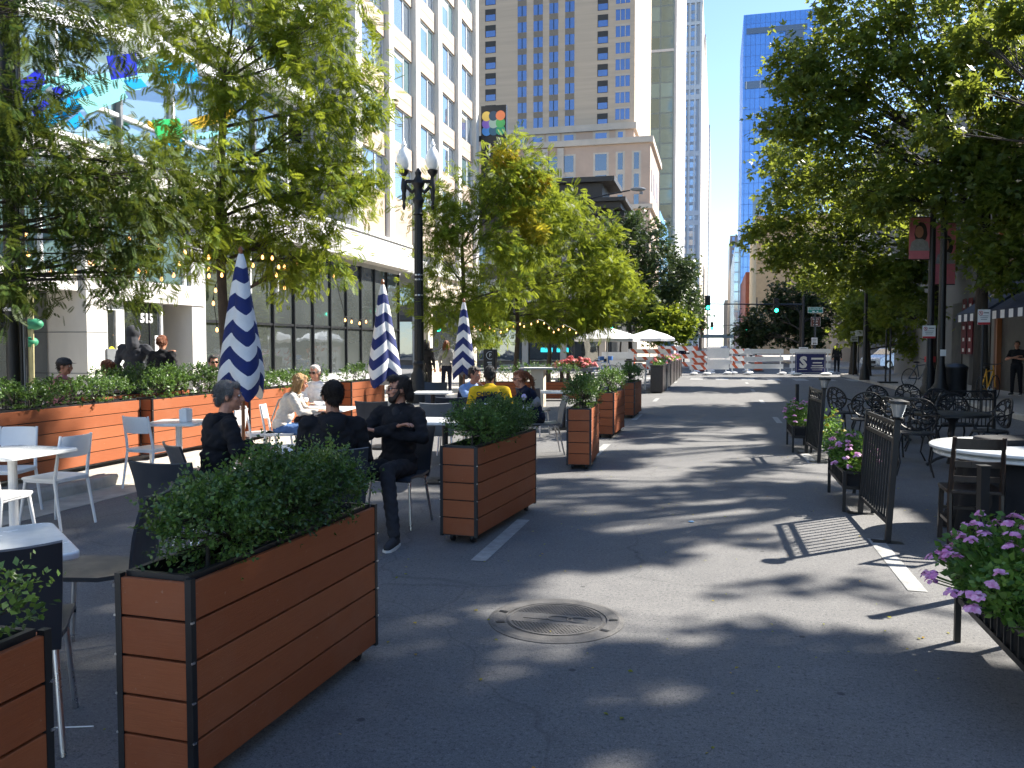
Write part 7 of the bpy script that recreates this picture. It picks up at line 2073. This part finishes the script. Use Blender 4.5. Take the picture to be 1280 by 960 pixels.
for x, y, z, r in ((-1.9, .9, 9.4, 1.0), (-1.95, 2.3, 9.4, .9), (-1.9, 3.5, 9.2, .75), (-2.8, 2.6, 10, .8), (-4.3, 3.4, 10.4, .8), (-3.6, 4.6, 10.2, .9), (-2.5, 4.9, 9.6, .8), (-4.2, 5.6, 10.6, .8), (-3.3, 6.2, 10.2, .9), (-2.5, 6.6, 9.6, .75), (-1.85, 7.1, 9.2, .6), (-3.0, 7.4, 10, .7), (-4.9, 4.6, 11, .7), (-5.6, 6.4, 11.2, .8), (-4.6, 3.0, 10.6, .7), (-6.2, 7.0, 11.4, .55), (-1.8, 5.8, 9.0, .4),
                   (-1.75, 11.2, 9.0, .6), (-1.8, 15, 8.8, .6), (-3.2, 9.6, 9.6, .5), (-3.6, 11, 9.8, .5)):
    NEAR.append(over((x, y, 0), z, r, 2.0))
for x, y in ((-7.3, 5.6), (-7.2, 6.3), (-7.2, 7.0), (-6.4, 6.5), (-6.5, 7.3), (-5.9, 6.8)): NEAR.append(over((x, y, .4), 13.0, .62, 1.6))
rq = random.Random(77)
for k in range(9): NEAR.append(over((rq.uniform(-1.5, 1.4), 8.8 + k * .9, 0), rq.uniform(6.4, 8), rq.uniform(.22, .42), .55))
for k in range(9): NEAR.append(over((rq.uniform(1.6, 5.5), rq.uniform(4.5, 15), 0), rq.uniform(4.8, 6.2), rq.uniform(.5, .9), .8))
TR = [(7.5, 9.0), (7.6, 14.6), (7.6, 19.6), (7.4, 3.6)]
own = {k: [] for k in range(4)}
for lp in NEAR:
    c = lp[0]; own[min(range(4), key=lambda k: (TR[k][0] - c.x) ** 2 + (TR[k][1] - c.y) ** 2)].append(lp)
for k, lab in enumerate(('unseen plane tree added for road shade beside the round white table', 'unseen plane tree added for road shade beside the iron furniture', 'unseen plane tree added for road shade just before the blue awnings', 'unseen plane tree added for road shade level with the bottom right flowers')):
    if own[k]: tree('plane_tree', lab, (*TR[k], SW), own[k], 5.6, .18, T_LOBED, 201 + k, BROADLEAF, DARKBARK, 24, 24, .17, .20, .24, .2, group='plane trees along the right pavement', limb_r=.45)

# a few fallen leaves and specks on the asphalt
rg = np.random.default_rng(5)
n = 260
px_ = np.stack([rg.uniform(-2.5, 2.6, n), rg.uniform(2.2, 13, n), np.full(n, .006)], 1)
dd = rg.normal(0, 1, (n, 3)); dd[:, 2] *= .05
tag(link('fallen_leaves', leaf_mesh('fallen_leaves', px_, dd, rg.uniform(.012, .034, n), T_OVAL, LOCUSTYELLOW, rg, .12)), kind='stuff')
# ---------------------------------------------------------------- people placed in the scene
def toloc(base, yaw, w):
    v = Vector(w) - Vector(base)
    c, s = math.cos(-yaw), math.sin(-yaw)
    return Vector((v.x * c - v.y * s, v.x * s + v.y * c, v.z))
y1 = face(.80, .60)
person('grey haired man in a black jacket seated in profile at the table', M1, y1, hairm=HGREY, style='short', top=CBLACK, bottom=CBLACK, fine=True, lean=6, headyaw=24, headpitch=4, skin=SKIN,
       arms={-1: ((-.25, .08, .80), (-.12, .34, .80)), 1: ((.25, .10, .80), (.10, .38, .79))}, hunch=8, extras=[x_hooddown(CBLACK, CGREY)])
y2 = face(-.22, 1)
person('dark haired man in a black jacket seen from behind', M2 + FWH * -.02, y2, hairm=HDARK, style='short', top=CBLACK, bottom=CBLACK, fine=True, lean=4, headyaw=-12, headpitch=6, build=1.08, skin=SKINTAN, extras=[x_hooddown(CBLACK)])
y3 = face(-.30, -1)
foot = toloc(M3, y3, G(487, 683))
person('bearded man with glasses sitting with crossed arms and swept back hair', M3, y3, hairm=HDARK, style='swept', top=CBLACK, bottom=CCHAR, fine=True, lean=-4, headyaw=52, headpitch=2, skin=SKIN,
       arms={-1: ((-.30, .13, .80), (.10, .25, .875)), 1: ((.30, .13, .80), (-.10, .22, .915))},
       legs={-1: ((-.10, .45, .56), (foot.x - .05, foot.y + .02, .085), (-.1, 1, 0)), 1: ((.18, .44, .54), (.28, .30, .09), (.2, 1, 0))}, extras=[x_beard(HDARK), x_glasses(BLACK), x_hooddown(CCHAR, CCHAR)], build=1.05)
W_ = P(350, 11.15)
person('blond woman in a cream sweater leaning on the sunlit table', W_, face(1, .12), hairm=HBLOND, style='long', top=CCREAM, bottom=CDENIM, lean=20, headyaw=-5, headpitch=18, s=.96, hunch=12,
       arms={-1: ((-.22, .30, .76), (-.10, .52, .77)), 1: ((.22, .30, .76), (.12, .50, .77))}, extras=[x_bag(CGREY)], vox=.010)
person('person in sunlight with pale hair and dark glasses facing the woman in cream', P(400, 12.6), face(-.3, -1), hairm=HWHITE, style='short', top=CWHITE, lean=12, headpitch=8, extras=[x_glasses(BLACK, EYEDARK)])
person('officer in a light blue shirt and dark vest resting his chin on his hand', P(579, 12.7), face(.75, -.66), hairm=HDARK, style='short', top=CBLUE, bottom=CNAVY, sleeve='short', lean=18, headyaw=-8, headpitch=14, skin=SKINTAN, hunch=10, vox=.010,
       arms={-1: ((-.20, .36, .77), (.0, .40, .98)), 1: ((.24, .34, .77), (.05, .52, .77))}, extras=[lambda root, hp, Hm, J: fuse(MB().ell(J['chest'] + J['ax'] * -.02, (.185, .142, .20), Matrix.Rotation(-.25, 3, 'X'), 16), 'vest', CNAVY, root, .013, 2)])
person('officer in a yellow jacket seen from behind', P(612, 11.05), face(.0, 1), hairm=HBLACK, style='short', skin=SKINDARK, top=CNAVY, bottom=CNAVY, lean=10, headpitch=10, build=1.15, vox=.010,
       extras=[x_cape(CYELLOW, PAPER), x_backtext('CHICAGO', .075, BLACK)])
person('officer with auburn ponytail and sunglasses leaning over the table', P(672, 12.35), face(-1, -.10), hairm=HRED, style='pony', top=CNAVY, bottom=CBLACK, lean=22, headyaw=-6, headpitch=14, s=.97, hunch=8, vox=.010,
       arms={-1: ((-.22, .34, .76), (-.12, .56, .78)), 1: ((.22, .34, .76), (.08, .58, .80))},
       extras=[x_glasses(BLACK, bpy.data.materials['varnished_wood']), x_patch(PURPLE, -1), x_patch(PURPLE, 1), lambda root, hp, Hm, J: fuse(MB().ell(J['chest'] + J['ax'] * -.09 + J['fwd'] * -.035, (.178, .11, .12), Matrix.Rotation(-.38, 3, 'X'), 16), 'grey_back_panel', CGREY, root, .013, 2)])
Y = face
person('person in a pink shirt and dark cap behind the left hedge', on(P(66, 12.0), SW), face(.9, .1), hairm=HDARK, style='short', top=CPINK, lean=14, headpitch=6, skin=SKINTAN, extras=[x_cap(CHOOD)], seat=.44)
person('woman with auburn bun in white behind the left hedge', on(P(131, 12.3), SW), face(-.3, 1), hairm=HRED, style='bun', top=CWHITE, lean=12, headyaw=-50, headpitch=5, seat=.44, s=.97)
person('man in a white shirt and sunglasses behind the hedge by the first umbrella', on(P(264, 14.2), SW), face(.5, -.8), hairm=HBLACK, style='short', skin=SKINTAN, top=CWHITE, lean=16, headpitch=4, extras=[x_glasses(BLACK, EYEDARK)], seat=.46)
person('woman with long auburn hair half hidden by the first umbrella', on(P(330, 14.4), SW), face(-.7, -.4), hairm=HRED, style='long', top=CNAVY, lean=12, headpitch=4, seat=.46)
H_ = on(P(168, 13.9), SW); yh = face(-.05, 1)
person('hooded man in dark fleece with an arm round the woman beside him', H_, yh, sit=False, hairm=HDARK, style='short', top=CHOOD, bottom=CNAVY, headyaw=25, vox=.012, build=1.12,
       arms={-1: ((-.27, -.02, 1.14), (-.24, .08, .90)), 1: ((.34, -.06, 1.27), (.56, -.10, 1.34))}, extras=[x_hood(CHOOD)], s=1.03)
person('auburn haired woman in black standing at the entrance', on(P(203, 13.8), SW), face(.05, 1), sit=False, hairm=HRED, style='bun', top=CBLACK, bottom=CBLACK, s=.95, vox=.012)
person('dark dressed pedestrian with long hair just right of the lamp post', on(P(533, 24.5), SW), face(.2, 1), sit=False, hairm=HBLACK, style='long', top=CBLACK, bottom=CBLACK, s=.96)
person('auburn haired pedestrian in a grey top by the pale wall', on(P(558, 25.5), SW), face(.3, 1), sit=False, hairm=HRED, style='long', top=CGREY, bottom=CNAVY, s=.94)
person('bare armed passer by with crossed arms at the right edge', on(P(1271, 24.8), SW), face(-.7, -.6), sit=False, hairm=HDARK, style='short', top=CBLACK, bottom=CBLACK, sleeve='short', skin=SKIN, s=.93,
       arms={-1: ((-.29, .08, 1.15), (.08, .24, 1.22)), 1: ((.29, .08, 1.15), (-.10, .22, 1.26))})
person('dark figure standing beyond the navy banner', P(1046, 50), face(-.3, -1), sit=False, top=CBLACK, bottom=CBLACK, vox=.02)
person('distant walker in dark clothes behind the striped barricade', P(853, 66), face(.3, 1), sit=False, top=CNAVY, bottom=CBLACK, vox=.02)
person('distant walker in red behind the drums', P(871, 70), face(.3, -1), sit=False, top=CPINK, bottom=CBLACK, vox=.02)
# ---------------------------------------------------------------- camera, sun and sky
sc = bpy.context.scene
cd = bpy.data.cameras.new('camera'); cam = bpy.data.objects.new('camera', cd); COL.objects.link(cam)
cam.location = (0, 0, CH); cam.rotation_euler = (math.pi / 2 - CP, 0, CA)
cd.sensor_width = 36; cd.lens = 36 * CF / 1280; cd.clip_start = .05; cd.clip_end = 6000
sc.camera = cam
SUN_AZ, SUN_EL = R(50), R(41)      # to the right of the street's far end
sv = Vector((math.sin(SUN_AZ) * math.cos(SUN_EL), math.cos(SUN_AZ) * math.cos(SUN_EL), math.sin(SUN_EL)))
sl = bpy.data.lights.new('sun', 'SUN'); sl.energy = 4.7; sl.angle = R(.8); sl.color = (1, .94, .84)
so = bpy.data.objects.new('sun', sl); COL.objects.link(so); so.location = (20, 20, 40)
so.rotation_euler = (-sv).to_track_quat('-Z', 'Y').to_euler()
w = bpy.data.worlds.new('World'); sc.world = w; w.use_nodes = True
nt = w.node_tree; nt.nodes.clear()
sky = nt.nodes.new('ShaderNodeTexSky'); sky.sky_type = 'NISHITA'; sky.sun_disc = False; sky.sun_elevation = SUN_EL; sky.sun_rotation = SUN_AZ
sky.air_density = .75; sky.dust_density = .05; sky.ozone_density = 1.7
bg = nt.nodes.new('ShaderNodeBackground'); bg.inputs[1].default_value = .10
ow = nt.nodes.new('ShaderNodeOutputWorld'); nt.links.new(sky.outputs[0], bg.inputs[0]); nt.links.new(bg.outputs[0], ow.inputs[0])
vs = sc.view_settings; vs.view_transform = 'Standard'; vs.look = 'None'; vs.exposure = 1.72; vs.gamma = 1; vs.use_curve_mapping = False
c = sc.cycles
c.use_denoising = True; c.denoiser = 'OPENIMAGEDENOISE'
c.max_bounces = 6; c.diffuse_bounces = 3; c.glossy_bounces = 3; c.transmission_bounces = 4; c.transparent_max_bounces = 6
c.sample_clamp_indirect = 6; c.caustics_reflective = False; c.caustics_refractive = False; c.blur_glossy = 1.0
c.use_adaptive_sampling = True; c.adaptive_threshold = .02
